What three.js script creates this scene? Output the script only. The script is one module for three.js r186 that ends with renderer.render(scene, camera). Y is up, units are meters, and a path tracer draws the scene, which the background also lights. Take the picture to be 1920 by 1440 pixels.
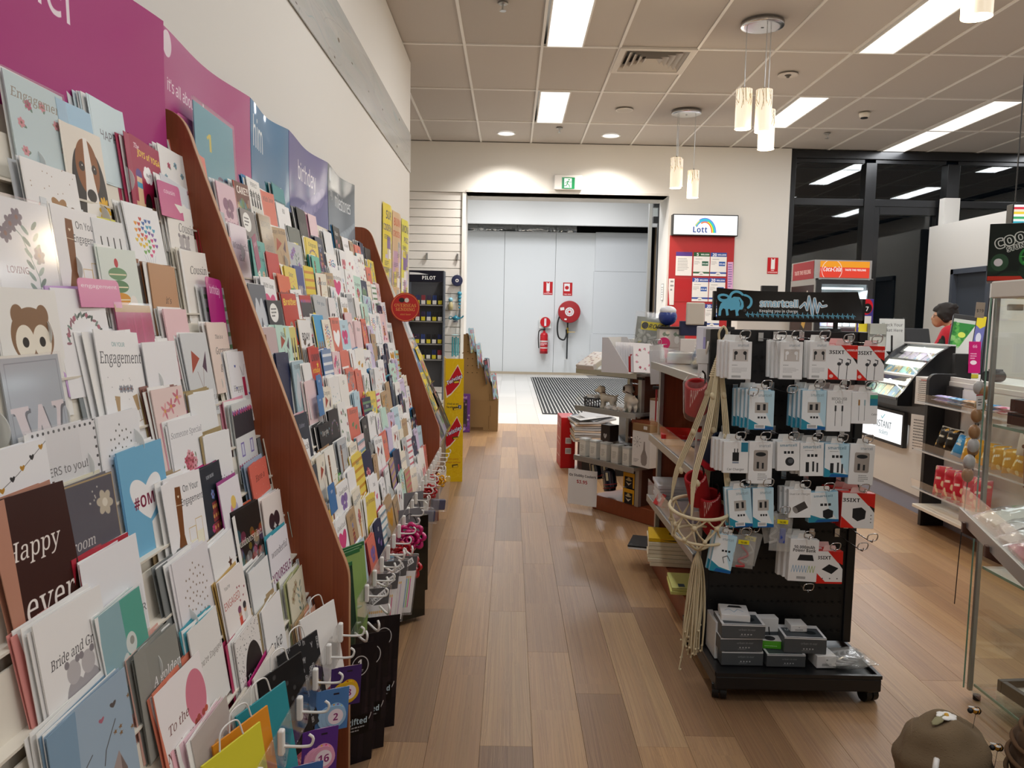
import * as THREE from 'three';
import { RoundedBoxGeometry } from 'three/addons/geometries/RoundedBoxGeometry.js';
import { mergeGeometries, mergeVertices } from 'three/addons/utils/BufferGeometryUtils.js';
import { MarchingCubes } from 'three/addons/objects/MarchingCubes.js';
import { RectAreaLightUniformsLib } from 'three/addons/lights/RectAreaLightUniformsLib.js';

// ---------- camera, light levels, exposure ----------
const scene = new THREE.Scene();
scene.background = new THREE.Color(0x05070a);            // night outside
const camera = new THREE.PerspectiveCamera(51.81, 1920 / 1440, 0.05, 80);
camera.position.set(0, 1.239, 0);
camera.rotation.set(-0.0853, -0.0032, 0.0201, 'YXZ');
const renderer = new THREE.WebGLRenderer({ antialias: true });
renderer.toneMapping = THREE.LinearToneMapping;
renderer.toneMappingExposure = 0.92;
renderer.shadowMap.enabled = true;
RectAreaLightUniformsLib.init();
const PANEL = 15, DOWN = 4, PENDANT = 0.8, GLOW = 1.6;  // ceiling panels, downlights, pendants, and how bright their faces look
const CEIL = 3.464, WL = -0.93, WB = -10.4;              // ceiling height, left wall, back wall

// ---------- helpers ----------
let seed = 7;
const rnd = () => { seed = (seed + 0x6d2b79f5) | 0; let t = Math.imul(seed ^ (seed >>> 15), 1 | seed); t = (t + Math.imul(t ^ (t >>> 7), 61 | t)) ^ t; return ((t ^ (t >>> 14)) >>> 0) / 4294967296; };
const rr = (a, b) => a + (b - a) * rnd(), pick = (l) => l[Math.floor(rnd() * l.length)];
const used = new Map();
function numbered(n) { const k = used.get(n) ?? 0; used.set(n, k + 1); return k ? n + '_' + String(k).padStart(3, '0') : n; }
function tag(o, label, category, group) { if (label) o.userData.label = label; if (category) o.userData.category = category; if (group) o.userData.group = group; return o; }
function place(o, p, r) { if (p) o.position.set(p[0], p[1], p[2]); if (r) o.rotation.set(r[0] || 0, r[1] || 0, r[2] || 0, r[3] || 'YXZ'); return o; }
function mesh(name, geo, mat, parent, p, r) {
  const o = new THREE.Mesh(geo, mat); o.castShadow = o.receiveShadow = true; place(o, p, r);
  o.name = parent === scene ? numbered(name) : name; (parent || scene).add(o); return o;
}
function part(parent, name, geo, mat, p, r) {
  const k = '#' + name; const n = (parent.userData2 ??= {}); const i = n[k] = (n[k] ?? -1) + 1;
  return mesh(i ? name + '_' + String(i).padStart(3, '0') : name, geo, mat, parent, p, r);
}
function thing(name, label, category, p, r, group) { const o = new THREE.Group(); o.name = numbered(name); scene.add(o); place(o, p, r); return tag(o, label, category, group); }
function solo(name, geo, mat, label, category, p, r, group) { return tag(mesh(name, geo, mat, scene, p, r), label, category, group); }
function struct(name, geo, mat, p, r) { const o = mesh(name, geo, mat, scene, p, r); o.userData.kind = 'structure'; return o; }
function structG(name, p, r) { const o = new THREE.Group(); o.name = name; o.userData.kind = 'structure'; place(o, p, r); scene.add(o); return o; }
const geos = new Map();
const memo = (k, f) => { if (!geos.has(k)) geos.set(k, f()); return geos.get(k); };
const box = (w, h, d) => memo(`b${w},${h},${d}`, () => new THREE.BoxGeometry(w, h, d));
const rbox = (w, h, d, r = 0.004, s = 1) => memo(`r${w},${h},${d},${r},${s}`, () => new RoundedBoxGeometry(w, h, d, s, Math.min(r, w / 2.01, h / 2.01, d / 2.01)));
const cyl = (a, b, h, n = 20, open = false) => memo(`c${a},${b},${h},${n},${open}`, () => new THREE.CylinderGeometry(a, b, h, n, 1, open));
const sph = (r, a = 16, b = 12) => memo(`s${r},${a},${b}`, () => new THREE.SphereGeometry(r, a, b));
const lathe = (pts, n = 24) => new THREE.LatheGeometry(pts.map((p) => new THREE.Vector2(p[0], p[1])), n);
const tube = (pts, r, n = 24, k = 8, closed = false) => new THREE.TubeGeometry(new THREE.CatmullRomCurve3(pts.map((p) => new THREE.Vector3(...p)), closed), n, r, k, closed);
const shape = (pts) => { const s = new THREE.Shape(); pts.forEach((p, i) => (i ? s.lineTo(p[0], p[1]) : s.moveTo(p[0], p[1]))); s.closePath(); return s; };
const ext = (s, d, bev = 0) => new THREE.ExtrudeGeometry(s, { depth: d, bevelEnabled: bev > 0, bevelThickness: bev, bevelSize: bev, bevelSegments: 2, curveSegments: 16 });
const tf = (g, p, r, s) => { const o = new THREE.Object3D(); place(o, p, r); if (s) o.scale.set(...[].concat(s, s, s).slice(0, 3)); o.updateMatrix(); return g.clone().applyMatrix4(o.matrix); };
const merge = (l) => mergeGeometries(l.map((g) => { const h = g.index ? g.toNonIndexed() : g; for (const k of Object.keys(h.attributes)) if (!['position', 'normal', 'uv'].includes(k)) h.deleteAttribute(k); return h; }));
// box uv in metres
function metreUV(g, s = 1, ox = 0, oy = 0) {
  const p = g.attributes.position, n = g.attributes.normal, uv = g.attributes.uv;
  for (let i = 0; i < p.count; i++) {
    const ax = Math.abs(n.getX(i)), ay = Math.abs(n.getY(i)), az = Math.abs(n.getZ(i));
    if (ay >= ax && ay >= az) uv.setXY(i, p.getX(i) * s + ox, p.getZ(i) * s + oy);
    else if (ax >= az) uv.setXY(i, p.getZ(i) * s + ox, p.getY(i) * s + oy);
    else uv.setXY(i, p.getX(i) * s + ox, p.getY(i) * s + oy);
  }
  return g;
}
// ---------- canvases ----------
const sheets = []; // prints share a few 2048 sheets; each texture shows its own part of one
function sheetSpot(w, h) {
  for (const s of sheets) for (const r of s.rows) if (h <= r.h && h > r.h * 0.6 && r.x + w <= 2048) { const p = [s, r.x, r.y]; r.x += w + 4; return p; }
  for (const s of sheets) if (s.y + h <= 2048) { s.rows.push({ y: s.y, h, x: w + 4 }); const p = [s, 0, s.y]; s.y += h + 4; return p; }
  const c = document.createElement('canvas'); c.width = c.height = 2048; const t = new THREE.CanvasTexture(c); t.colorSpace = THREE.SRGBColorSpace; t.anisotropy = 8;
  const s = { g: c.getContext('2d'), t, rows: [], y: 0 }; sheets.push(s); return sheetSpot(w, h);
}
function cv(w, h, draw, wrap) {
  if (!wrap && w <= 1280) {
    const [s, x, y] = sheetSpot(w, h), g = s.g; g.save(); g.beginPath(); g.rect(x, y, w, h); g.clip(); g.translate(x, y); draw(g, w, h); g.restore();
    const t = s.t.clone(); t.repeat.set((w - 2) / 2048, (h - 2) / 2048); t.offset.set((x + 1) / 2048, 1 - (y + h - 1) / 2048); t.needsUpdate = true; return t;
  }
  const c = document.createElement('canvas'); c.width = w; c.height = h;
  draw(c.getContext('2d'), w, h);
  const t = new THREE.CanvasTexture(c); t.colorSpace = THREE.SRGBColorSpace; t.anisotropy = 8;
  if (wrap) t.wrapS = t.wrapT = THREE.RepeatWrapping;
  return t;
}
function txt(g, s, x, y, size, color, o = {}) {
  g.fillStyle = color; g.font = `${o.i ? 'italic ' : ''}${o.b ? 'bold ' : ''}${size}px ${o.f || 'sans-serif'}`; g.textAlign = o.a || 'center'; g.textBaseline = 'middle';
  if (o.s) { g.lineWidth = o.sw || size / 8; g.strokeStyle = o.s; g.lineJoin = 'round'; o.w ? g.strokeText(s, x, y, o.w) : g.strokeText(s, x, y); }
  o.w ? g.fillText(s, x, y, o.w) : g.fillText(s, x, y);
}
const rect = (g, c, x, y, w, h) => { g.fillStyle = c; g.fillRect(x, y, w, h); };
const disc = (g, c, x, y, r, r2 = r, a = 0) => { g.fillStyle = c; g.beginPath(); g.ellipse(x, y, r, r2, a, 0, 7); g.fill(); };
const poly = (g, c, pts) => { g.fillStyle = c; g.beginPath(); pts.forEach((p, i) => (i ? g.lineTo(p[0], p[1]) : g.moveTo(p[0], p[1]))); g.closePath(); g.fill(); };
const stroke = (g, c, lw, pts) => { g.strokeStyle = c; g.lineWidth = lw; g.lineCap = g.lineJoin = 'round'; g.beginPath(); pts.forEach((p, i) => (i ? g.lineTo(p[0], p[1]) : g.moveTo(p[0], p[1]))); g.stroke(); };
const heart = (g, c, x, y, s) => { g.fillStyle = c; g.beginPath(); g.moveTo(x, y + s); g.bezierCurveTo(x - 2 * s, y - s * 0.2, x - s, y - 1.4 * s, x, y - s * 0.4); g.bezierCurveTo(x + s, y - 1.4 * s, x + 2 * s, y - s * 0.2, x, y + s); g.fill(); };
const star = (g, c, x, y, r) => poly(g, c, [...Array(10)].map((_, i) => { const a = (i * Math.PI) / 5 - 1.57, q = i % 2 ? r * 0.42 : r; return [x + q * Math.cos(a), y + q * Math.sin(a)]; }));
const scrawl = (g, c, x, y, w, n, lh, lw = 1) => { for (let i = 0; i < n; i++) { const q = w * (i === n - 1 ? 0.6 : rr(0.8, 1)); for (let u = 0; u < q;) { const k = rr(3, 9) * lw * 1.2; rect(g, c, x + u, y + i * lh, Math.min(k, q - u), lh * 0.42); u += k + 2 * lw; } } };
// ---------- materials ----------
const S = (color, roughness = 0.6, o = {}) => new THREE.MeshStandardMaterial({ color, roughness, ...o });
const P = (color, roughness, o) => new THREE.MeshPhysicalMaterial({ color, roughness, ...o });
const TX = (map, roughness = 0.5, o = {}) => new THREE.MeshStandardMaterial({ map, roughness, ...o });
const glow = (color, k, o = {}) => new THREE.MeshStandardMaterial({ color: 0x222222, emissive: color, emissiveIntensity: k, roughness: 0.5, ...o });
const grain = (() => { // fine speckle used as bump on painted surfaces
  const t = cv(512, 512, (g) => { rect(g, '#808080', 0, 0, 512, 512); for (let i = 0; i < 9000; i++) { const v = Math.floor(rr(96, 160)); rect(g, `rgb(${v},${v},${v})`, rr(0, 512), rr(0, 512), rr(1, 4), rr(1, 3)); } }, true);
  t.colorSpace = THREE.NoColorSpace; return t;
})();
const woodTex = cv(2048, 1024, (g, w, h) => { // long grain runs along u
  rect(g, '#ae9270', 0, 0, w, h);
  for (let i = 0; i < 46; i++) { g.globalAlpha = rr(0.06, 0.16); disc(g, pick(['#8a745c', '#93795f', '#c9a97e', '#806c5c', '#bfa27a']), rr(0, w), rr(0, h), rr(150, 500), rr(12, 60)); }
  for (let i = 0; i < 1500; i++) { const y = rr(0, h), l = rr(200, 1500), x = rr(-300, w); g.globalAlpha = rr(0.05, 0.24); rect(g, pick(['#806350', '#8a6d58', '#c8a983', '#c0a17c', '#967864', '#8f7a6c']), x, y, l, rr(0.7, 5)); }
  for (let i = 0; i < 26; i++) { // cathedral figure
    const y0 = rr(0, h), x0 = rr(0, w); g.globalAlpha = 0.2;
    for (let k = 0; k < 7; k++) { g.strokeStyle = pick(['#765844', '#d3b48c']); g.lineWidth = rr(1, 2.6); g.beginPath(); const a = 14 + k * 9, L = rr(300, 620); g.moveTo(x0 - L, y0 - a * 0.5); g.bezierCurveTo(x0 + L * 0.5, y0 - a, x0 + L, y0 - a * 0.2, x0 + L * 0.9, y0); g.bezierCurveTo(x0 + L, y0 + a * 0.2, x0 + L * 0.5, y0 + a, x0 - L, y0 + a * 0.5); g.stroke(); }
  }
  for (let i = 0; i < 900; i++) { g.globalAlpha = rr(0.12, 0.35); rect(g, '#5d4535', rr(0, w), rr(0, h), rr(4, 40), 1); }
  g.globalAlpha = 1;
}, true);
const cherryTex = cv(1024, 1024, (g, w, h) => { // red-brown laminate, grain along v
  rect(g, '#8a4527', 0, 0, w, h);
  for (let i = 0; i < 900; i++) { g.globalAlpha = rr(0.04, 0.2); rect(g, pick(['#6b3119', '#a35a36', '#7b3c21', '#935030']), rr(0, w), rr(-300, h), rr(1, 9), rr(200, 900)); }
  g.globalAlpha = 1;
}, true);
const M = {
  wall: S(0xdedcd6, 0.75, { bumpMap: grain, bumpScale: 0.0003 }), white: S(0xe4e2dd, 0.5), cream: S(0xe6dfd0, 0.55), tile: S(0xbdb7b0, 0.95, { bumpMap: grain, bumpScale: 0.0008 }),
  black: S(0x111112, 0.45), satin: S(0x17181a, 0.3), dark: S(0x26282b, 0.6), grey: S(0x8c8d8c, 0.45, { metalness: 0.3 }), steel: S(0xc9cacb, 0.22, { metalness: 1 }), alu: S(0xb7b8b6, 0.38, { metalness: 0.85 }),
  cherry: TX(cherryTex, 0.42), wood: TX(woodTex, 0.4), brownDark: S(0x4b2a1c, 0.5), edge: S(0xb98a66, 0.5), navy: S(0x1d2547, 0.5), red: S(0xb01f22, 0.5), slate: S(0x4b525d, 0.6),
  glass: P(0xfcfffe, 0.02, { transmission: 1, thickness: 0, ior: 1.5 }), acrylic: P(0xffffff, 0.06, { transmission: 1, thickness: 0, ior: 1.4 }), frost: P(0xeef0ef, 0.55, { transmission: 0.55, thickness: 0 }),
  sleeve: P(0xffffff, 0.12, { transmission: 0.94, thickness: 0, ior: 1.35 }), card: S(0x96794f, 0.85), paper: S(0xf0efec, 0.7), rope: S(0xd8c9a6, 0.95), pink: S(0xc5207c, 0.45), glassEdge: P(0x9cc4b4, 0.1, { transmission: 0.5, thickness: 0 }),
};
// ---------- ceiling lights (grid cell 0.6426 x 1.285) ----------
const GX = (i) => -0.428 + 0.6426 * i, GZ = (k) => -6.745 - 1.285 * k;
const litMat = glow(0xfffaf2, GLOW), litWarm = glow(0xfff3dd, GLOW);
const lightAt = (x, y, z, w, h, k, c = 0xf7faff) => { const l = new THREE.RectAreaLight(c, k, w, h); l.position.set(x, y, z); l.lookAt(x, y - 1, z); scene.add(l); return l; };
const whereX = { 1: 'over the card aisle', 5: 'over the shelving behind the phone stand', 8: 'over the service counter', 11: 'by the far window side' };
const panelCells = [];
function ceilingPanel(i, k, label) {
  const x = GX(i) + 0.185, z = GZ(k) + 0.6425, p = thing('ceiling_light', label, 'ceiling light', [x, CEIL, z], null, 'ceiling light panels');
  const f = [[0.31, 0.012, 1.28, 0, 0.0, 0]];
  part(p, 'frame', merge([tf(box(0.31, 0.02, 0.012), [0, 0, 0.634]), tf(box(0.31, 0.02, 0.012), [0, 0, -0.634]), tf(box(0.012, 0.02, 1.256), [0.149, 0, 0]), tf(box(0.012, 0.02, 1.256), [-0.149, 0, 0])]), M.white, [0, 0.004, 0]);
  part(p, 'diffuser', box(0.286, 0.006, 1.256), litMat, [0, 0.003, 0]);
  lightAt(x, CEIL - 0.012, z, 0.284, 1.25, PANEL);
  panelCells.push(i + ',' + k);
}
ceilingPanel(1, 0, 'long ceiling light panel over the card aisle, cut by the picture top');
ceilingPanel(1, 2, 'long ceiling light panel over the aisle nearest the exit sign');
ceilingPanel(5, 0, 'long ceiling light panel above the counter beside the hanging pendants');
ceilingPanel(5, 2, 'long ceiling light panel behind the hanging pendant cylinders');
ceilingPanel(8, 2, 'front one of two joined ceiling panels before the dark windows');
ceilingPanel(8, 3, 'rear one of two joined ceiling panels touching the dark windows');
ceilingPanel(11, 3, 'ceiling light panel in the far corner by the last window');
for (const [i, k] of [[1, -2], [1, -4], [1, -6], [5, -2], [5, -1], [5, -4], [5, -6], [8, 0], [8, -2], [8, -4], [11, 1], [11, -1]]) ceilingPanel(i, k, 'long ceiling light panel nearer the camera, outside the picture');
// ---------- floor ----------
const floor = structG('floor');
{
  const t1 = woodTex.clone(); t1.repeat.set(0.5, 1); t1.needsUpdate = true;
  part(floor, 'subfloor', metreUV(box(9.6, 0.1, 13.6).clone(), 0.8), TX(woodTex, 0.42, { color: 0xf2e6dc }), [3.3, -0.0545, -2.3]);
  const tones = [0xfff8ee, 0xf2e6dc, 0xf8ecdf, 0xeadcd2, 0xfff2e2, 0xf0e4dc, 0xe6d8ce, 0xd6c8c0, 0xcec4c0].map((c) => new THREE.MeshPhysicalMaterial({ map: woodTex, color: c, roughness: 0.36, specularIntensity: 0.55, bumpMap: woodTex, bumpScale: 0.00025 }));
  const L = 1.05, W = 0.152, starts = { 0: -2.19, 1: -2.84, 2: -2.52, 3: -3.25 };
  const plankGeo = [...Array(14)].map((_, q) => { const g = new RoundedBoxGeometry(W - 0.0007, 0.005, L - 0.0007, 1, 0.0005), p = g.attributes.position, uv = g.attributes.uv, ox = rnd(), oy = rnd(); for (let i = 0; i < p.count; i++) uv.setXY(i, p.getZ(i) / 1.55 + ox, p.getX(i) / 0.62 + oy); return g; });
  for (let c = -4; c < 19; c++) {
    const x = -0.065 + W * c + W / 2; let z = starts[c] ?? -2.2 - L * rnd(); z += 2 * L;
    for (; z > -9.1; z -= L) {
      let z1 = Math.max(-9.1, z - L), z0 = Math.min(z, -1.55); if (z1 > -1.6 || z0 - z1 < 0.1) continue;
      const o = part(floor, 'plank', pick(plankGeo), pick(tones), [x, -0.0025, (z0 + z1) / 2]); o.scale.z = (z0 - z1) / L;
    }
  }
  const tmat = [0xcfcbc4, 0xc9c5be, 0xd4d0c9].map((c) => S(c, 0.3, { bumpMap: grain, bumpScale: 0.0002 }));
  part(floor, 'tile_bed', box(9, 0.1, 9), S(0x9b9690, 0.8), [1.4, -0.0565, -13.6]);
  for (let i = 0; i < 10; i++) for (let k = 0; k < 8; k++) part(floor, 'tile', rbox(0.2565, 0.006, 1.0165, 0.0015), pick(tmat), [-0.93 + 0.2578 * (i + 0.5), -0.003, -9.1 - 1.018 * (k + 0.5)]);
}
{
  const m = thing('entrance_mat', 'black ribbed entrance mat with pale metal strips, recessed in tiles', 'door mat', [1.5, 0, -13.1]);
  part(m, 'base', rbox(2.14, 0.01, 6.1, 0.002), S(0x1b1c1d, 0.9), [0, 0.004, 0]);
  for (let i = 0; i < 45; i++) { part(m, 'strip', box(0.013, 0.006, 6.06), S(0xb6b5b0, 0.45), [-1.05 + i * 0.0477, 0.011, 0]); }
}
// ---------- ceiling ----------
{
  const c = structG('ceiling');
  part(c, 'slab', box(11, 0.12, 15), S(0x9f9a93, 0.9), [3.2, CEIL + 0.22, -3.4]);
  const bars = [];
  for (let i = -3; i <= 13; i++) bars.push(tf(box(0.022, 0.02, 14.6), [GX(i), CEIL + 0.01, -3.2]));
  for (let k = -8; k <= 2; k++) bars.push(tf(box(10.8, 0.02, 0.022), [3.2, CEIL + 0.0095, GZ(k)]));
  part(c, 'grid', merge(bars), M.white);
  const tl = rbox(0.628, 0.012, 1.269, 0.003), th = box(0.312, 0.012, 1.269), tones = [0xbab4ad, 0xb6b0a9, 0xbeb8b1].map((q) => S(q, 0.95, { bumpMap: grain, bumpScale: 0.0006 }));
  for (let i = -3; i < 13; i++) for (let k = -8; k < 3; k++) {
    const half = panelCells.includes(i + ',' + k);
    if (i === 2 && k === 1) continue;                                       // the air vent's cell
    const seen = k >= -1; const o = part(c, 'tile', half ? th : tl, pick(tones), [GX(i) + (half ? 0.487 : 0.3213), CEIL + 0.017, GZ(k) + 0.6425]);
  }
  for (let i = -3; i < 13; i++) { if (i === 8 || i === 11) { part(c, 'tile', th, tones[0], [GX(i) + 0.487, CEIL + 0.017, GZ(3) + 0.6425]); continue; } part(c, 'tile', tl, pick(tones), [GX(i) + 0.3213, CEIL + 0.017, GZ(3) + 0.6425]); }
}
{ // square four-way air vent with nested louvres, half a tile deep in z
  const v = thing('air_vent', 'grey ceiling air vent with nested square louvres', 'air vent', [1.18, CEIL, -7.055]);
  part(v, 'backing', box(0.6, 0.01, 0.6), S(0xa9a9a6, 0.6), [0, 0.14, 0]);
  const ring = (s, y0, y1, w, n) => { const a = s / 2, b = a - w, pts = []; const g = new THREE.BufferGeometry(), p = [], ix = [];
    const q = [[-a, y0, -a], [a, y0, -a], [a, y0, a], [-a, y0, a], [-b, y1, -b], [b, y1, -b], [b, y1, b], [-b, y1, b]];
    for (const dy of [0, 0.006]) for (const e of q) p.push(e[0], e[1] + dy, e[2]);
    for (let i = 0; i < 4; i++) { const j = (i + 1) % 4; ix.push(i, j, j + 4, i, j + 4, i + 4, i + 8, j + 12, j + 8, i + 8, i + 12, j + 12); }
    g.setAttribute('position', new THREE.Float32BufferAttribute(p, 3)); g.setIndex(ix); const h = g.toNonIndexed(); h.computeVertexNormals(); h.setAttribute('uv', new THREE.Float32BufferAttribute(new Float32Array(h.attributes.position.count * 2), 2)); return h; };
  part(v, 'frame', merge([tf(box(0.64, 0.018, 0.05), [0, 0, 0.305]), tf(box(0.64, 0.018, 0.05), [0, 0, -0.305]), tf(box(0.05, 0.018, 0.56), [0.295, 0, 0]), tf(box(0.05, 0.018, 0.56), [-0.295, 0, 0])]), S(0xcfcac2, 0.6));
  for (let i = 0; i < 5; i++) part(v, 'louvre', ring(0.55 - i * 0.1, -0.004, 0.04, 0.045), S(0xc6c1ba, 0.6));
  part(v, 'filler', box(0.63, 0.012, 0.6), M.tile, [-0.006, 0.018, -0.66]);
}
function discFixture(x, z, r, label) { const d = thing('ceiling_speaker', label, 'ceiling speaker', [x, CEIL, z]); part(d, 'rim', lathe([[0, 0], [r, 0], [r * 0.98, -0.008], [r * 0.86, -0.011], [r * 0.82, -0.006], [0, -0.006]], 28), S(0xd2cdc6, 0.6)); return d; }
{ const a = discFixture(1.17, -8.67, 0.095, 'round flush ceiling disc between two downlights and the pendant'); part(a, 'grille', cyl(0.078, 0.078, 0.004, 24), S(0xbdb8b0, 0.8), [0, -0.008, 0]);
  const b = discFixture(2.46, -7.35, 0.09, 'round ceiling disc with dark centre, beside the larger pendant'); part(b, 'sensor', lathe([[0, -0.03], [0.012, -0.028], [0.02, -0.012], [0.03, -0.006], [0, -0.006]], 16), S(0x55534f, 0.5)); }
{ const s = thing('smoke_detector', 'small white smoke detector above the counter side', 'smoke detector', [3.71, CEIL, -8.6]); part(s, 'body', lathe([[0, -0.05], [0.035, -0.05], [0.05, -0.035], [0.055, -0.012], [0.06, 0], [0, 0]], 24), S(0xe5e0d4, 0.5)); part(s, 'vent_ring', cyl(0.037, 0.037, 0.012, 16), M.dark, [0, -0.05, 0]); }
for (const [x, z, l] of [[0.53, -9.55, 'ceiling sprinkler head between the two round downlights'], [-0.1, -5.85, 'ceiling sprinkler head at the picture top over the card racks'], [3.69, -9.54, 'ceiling sprinkler head near the dark windows']]) {
  const s = thing('sprinkler', l, 'sprinkler', [x, CEIL, z], null, 'sprinkler heads');
  part(s, 'escutcheon', lathe([[0, 0], [0.04, 0], [0.03, -0.01], [0.012, -0.014], [0, -0.014]], 16), M.alu); part(s, 'nozzle', cyl(0.008, 0.008, 0.04, 10), M.alu, [0, -0.03, 0]); part(s, 'deflector', cyl(0.024, 0.024, 0.003, 14), M.alu, [0, -0.055, 0]);
}
for (const [x, w] of [[-0.1, 'farther from the pendant'], [1.18, 'nearer the pendant']]) {
  const d = thing('downlight', 'round glowing downlight above the exit doorway, the one ' + w, 'downlight', [x, CEIL, -9.89], null, 'downlights over the exit doorway');
  part(d, 'trim_ring', lathe([[0.1, 0], [0.118, -0.001], [0.116, -0.006], [0.1, -0.004]], 28), M.white); part(d, 'lamp_face', cyl(0.1, 0.1, 0.004, 28), litMat, [0, -0.001, 0]);
  const s = new THREE.SpotLight(0xfff8f0, DOWN * 6, 0, 1.15, 0.8); s.position.set(x, CEIL - 0.02, -9.89); s.target.position.set(x, 0, -9.89); s.castShadow = true; s.shadow.radius = 4; scene.add(s, s.target);
}
// ---------- walls ----------
{
  struct('wall_left', box(0.266, CEIL, 10.9), M.wall, [WL - 0.137, CEIL / 2, -1.79]);
  struct('wall_recess', box(0.12, CEIL, 3.4), M.wall, [-2.5, CEIL / 2, -8.9]);
  struct('wall_return', box(1.45, CEIL, 0.12), M.wall, [-1.9, CEIL / 2, -7.3]);
  struct('wall_back_header', box(4.5, CEIL - 2.83, 0.66), M.wall, [-0.23, (CEIL + 2.83) / 2, WB - 0.33]);
  struct('wall_back_pier', box(1.56, CEIL, 0.66), M.wall, [2.8, CEIL / 2, WB - 0.33]);
  const wb = structG('wall_back');
  part(wb, 'end_pier', box(1.86, 2.83, 0.6), M.wall, [-1.55, 1.415, WB - 0.36]);
  for (let i = 0; i < 25; i++) part(wb, 'slat', rbox(1.82, 0.1015, 0.02, 0.003), M.white, [-1.56, 0.1 + 0.1092 * (i + 0.5), WB - 0.045]);
  part(wb, 'jamb_trim', rbox(0.05, 2.83, 0.04, 0.004), M.white, [-0.635, 1.415, WB - 0.03]);
  struct('trim_2', box(2.62, 0.03, 0.7), S(0xcfccc5, 0.5), [0.7, 2.845, -10.74]);
  struct('wall_right', box(0.12, CEIL, 14.2), M.wall, [8.3, CEIL / 2, -3.4]);
  struct('wall_rear', box(9.4, CEIL, 0.12), M.wall, [3.6, CEIL / 2, 3.6]);
  // marbled plastic border high on the card wall
  const mt = cv(2048, 256, (g, w, h) => { rect(g, '#c3c4c2', 0, 0, w, h); for (let i = 0; i < 260; i++) { g.globalAlpha = rr(0.03, 0.14); disc(g, pick(['#dfe0dd', '#a9b9bd', '#b7b8b6', '#8fb0b8', '#b9b9ae']), rr(0, w), rr(0, h), rr(20, 160), rr(6, 40), rr(-0.6, 0.6)); }
    for (let i = 0; i < 60; i++) { g.globalAlpha = rr(0.1, 0.35); const x = rr(0, w), y = rr(0, h); g.strokeStyle = pick(['#8e9a94', '#7f8f93', '#a3a794', '#86b2bd']); g.lineWidth = rr(1, 4); g.beginPath(); g.moveTo(x, y); g.bezierCurveTo(x + rr(-90, 90), y + rr(-60, 60), x + rr(-140, 140), y + rr(-90, 90), x + rr(-200, 200), y + rr(-110, 110)); g.stroke(); }
    g.globalAlpha = 1; for (let i = 0; i < 26; i++) disc(g, '#6d665f', rr(0, w), rr(0, h), rr(1.5, 5), rr(2, 8)); });
  struct('trim_1', box(0.006, 0.335, 9.6), TX(mt, 0.16), [WL + 0.0035, 2.67, -2.42]);
}
// window wall: black frames, real panes, the night behind
{
  const z = -10.5;
  const W1 = structG('window_1');
  const fr = (x0, x1, y0, y1, d = 0.12) => part(W1, 'frame', rbox(x1 - x0, y1 - y0, d, 0.004), M.satin, [(x0 + x1) / 2, (y0 + y1) / 2, z]);
  fr(3.58, 3.66, 0, 3.464); fr(4.56, 4.7, 0, 3.31, 0.16); fr(5.62, 5.78, 0, 3.31, 0.16); fr(6.9, 7.04, 0, 3.31, 0.16); fr(8.16, 8.24, 0, 3.31);
  fr(3.66, 8.24, 3.36, 3.464); for (const [a, b] of [[3.66, 4.56], [4.7, 5.62], [5.78, 6.9], [7.04, 8.16]]) { fr(a, b, 2.76, 2.85); fr(a, b, 0, 0.12); fr(a, b, 3.31, 3.36, 0.06);
    part(W1, 'pane', box(b - a, 0.46, 0.008), M.glass, [(a + b) / 2, 3.08, z]); if (a !== 4.7) part(W1, 'pane', box(b - a, 2.64, 0.008), M.glass, [(a + b) / 2, 1.44, z]); }
  const D = structG('door_1');
  part(D, 'door_frame', merge([tf(box(0.1, 2.76, 0.1), [5.57, 1.38, z]), tf(box(0.08, 2.76, 0.1), [4.74, 1.38, z]), tf(box(0.75, 0.1, 0.1), [5.15, 2.71, z]), tf(box(0.75, 0.16, 0.1), [5.15, 0.08, z])]), M.satin);
  part(D, 'pane', box(0.75, 2.5, 0.008), M.glass, [5.15, 1.41, z]);
  struct('ground_outside', box(20, 0.1, 14), S(0x16181a, 0.9), [10, -0.1, -18.2]);
}
// partition beside the counter, with a slate door
{
  const p = structG('wall_partition');
  part(p, 'lining', box(0.12, 2.5, 0.6), M.wall, [5.47, 1.25, -10.09]); part(p, 'lining', box(0.12, 0.58, 0.8), M.wall, [5.47, 2.21, -9.39]); part(p, 'lining', box(0.12, 2.5, 5.8), M.wall, [5.47, 1.25, -6.09]);
  part(p, 'post', box(0.2, 2.86, 0.12), M.wall, [5.62, 1.43, -10.33]);
  const d = structG('door_2');
  part(d, 'door_frame', merge([tf(box(0.14, 1.92, 0.06), [5.46, 0.96, -9.76]), tf(box(0.14, 1.92, 0.06), [5.46, 0.96, -9.02]), tf(box(0.14, 0.06, 0.8), [5.46, 1.89, -9.39])]), M.slate);
  part(d, 'door_leaf', rbox(0.04, 1.86, 0.69, 0.003), S(0x414852, 0.55), [5.47, 0.93, -9.39]); part(d, 'handle', merge([tf(cyl(0.008, 0.008, 0.1, 10), [5.42, 1.0, -9.12], [1.57, 0, 0]), tf(cyl(0.02, 0.02, 0.02, 12), [5.44, 1.0, -9.07], [0, 0, 1.57])]), M.steel);
}
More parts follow.
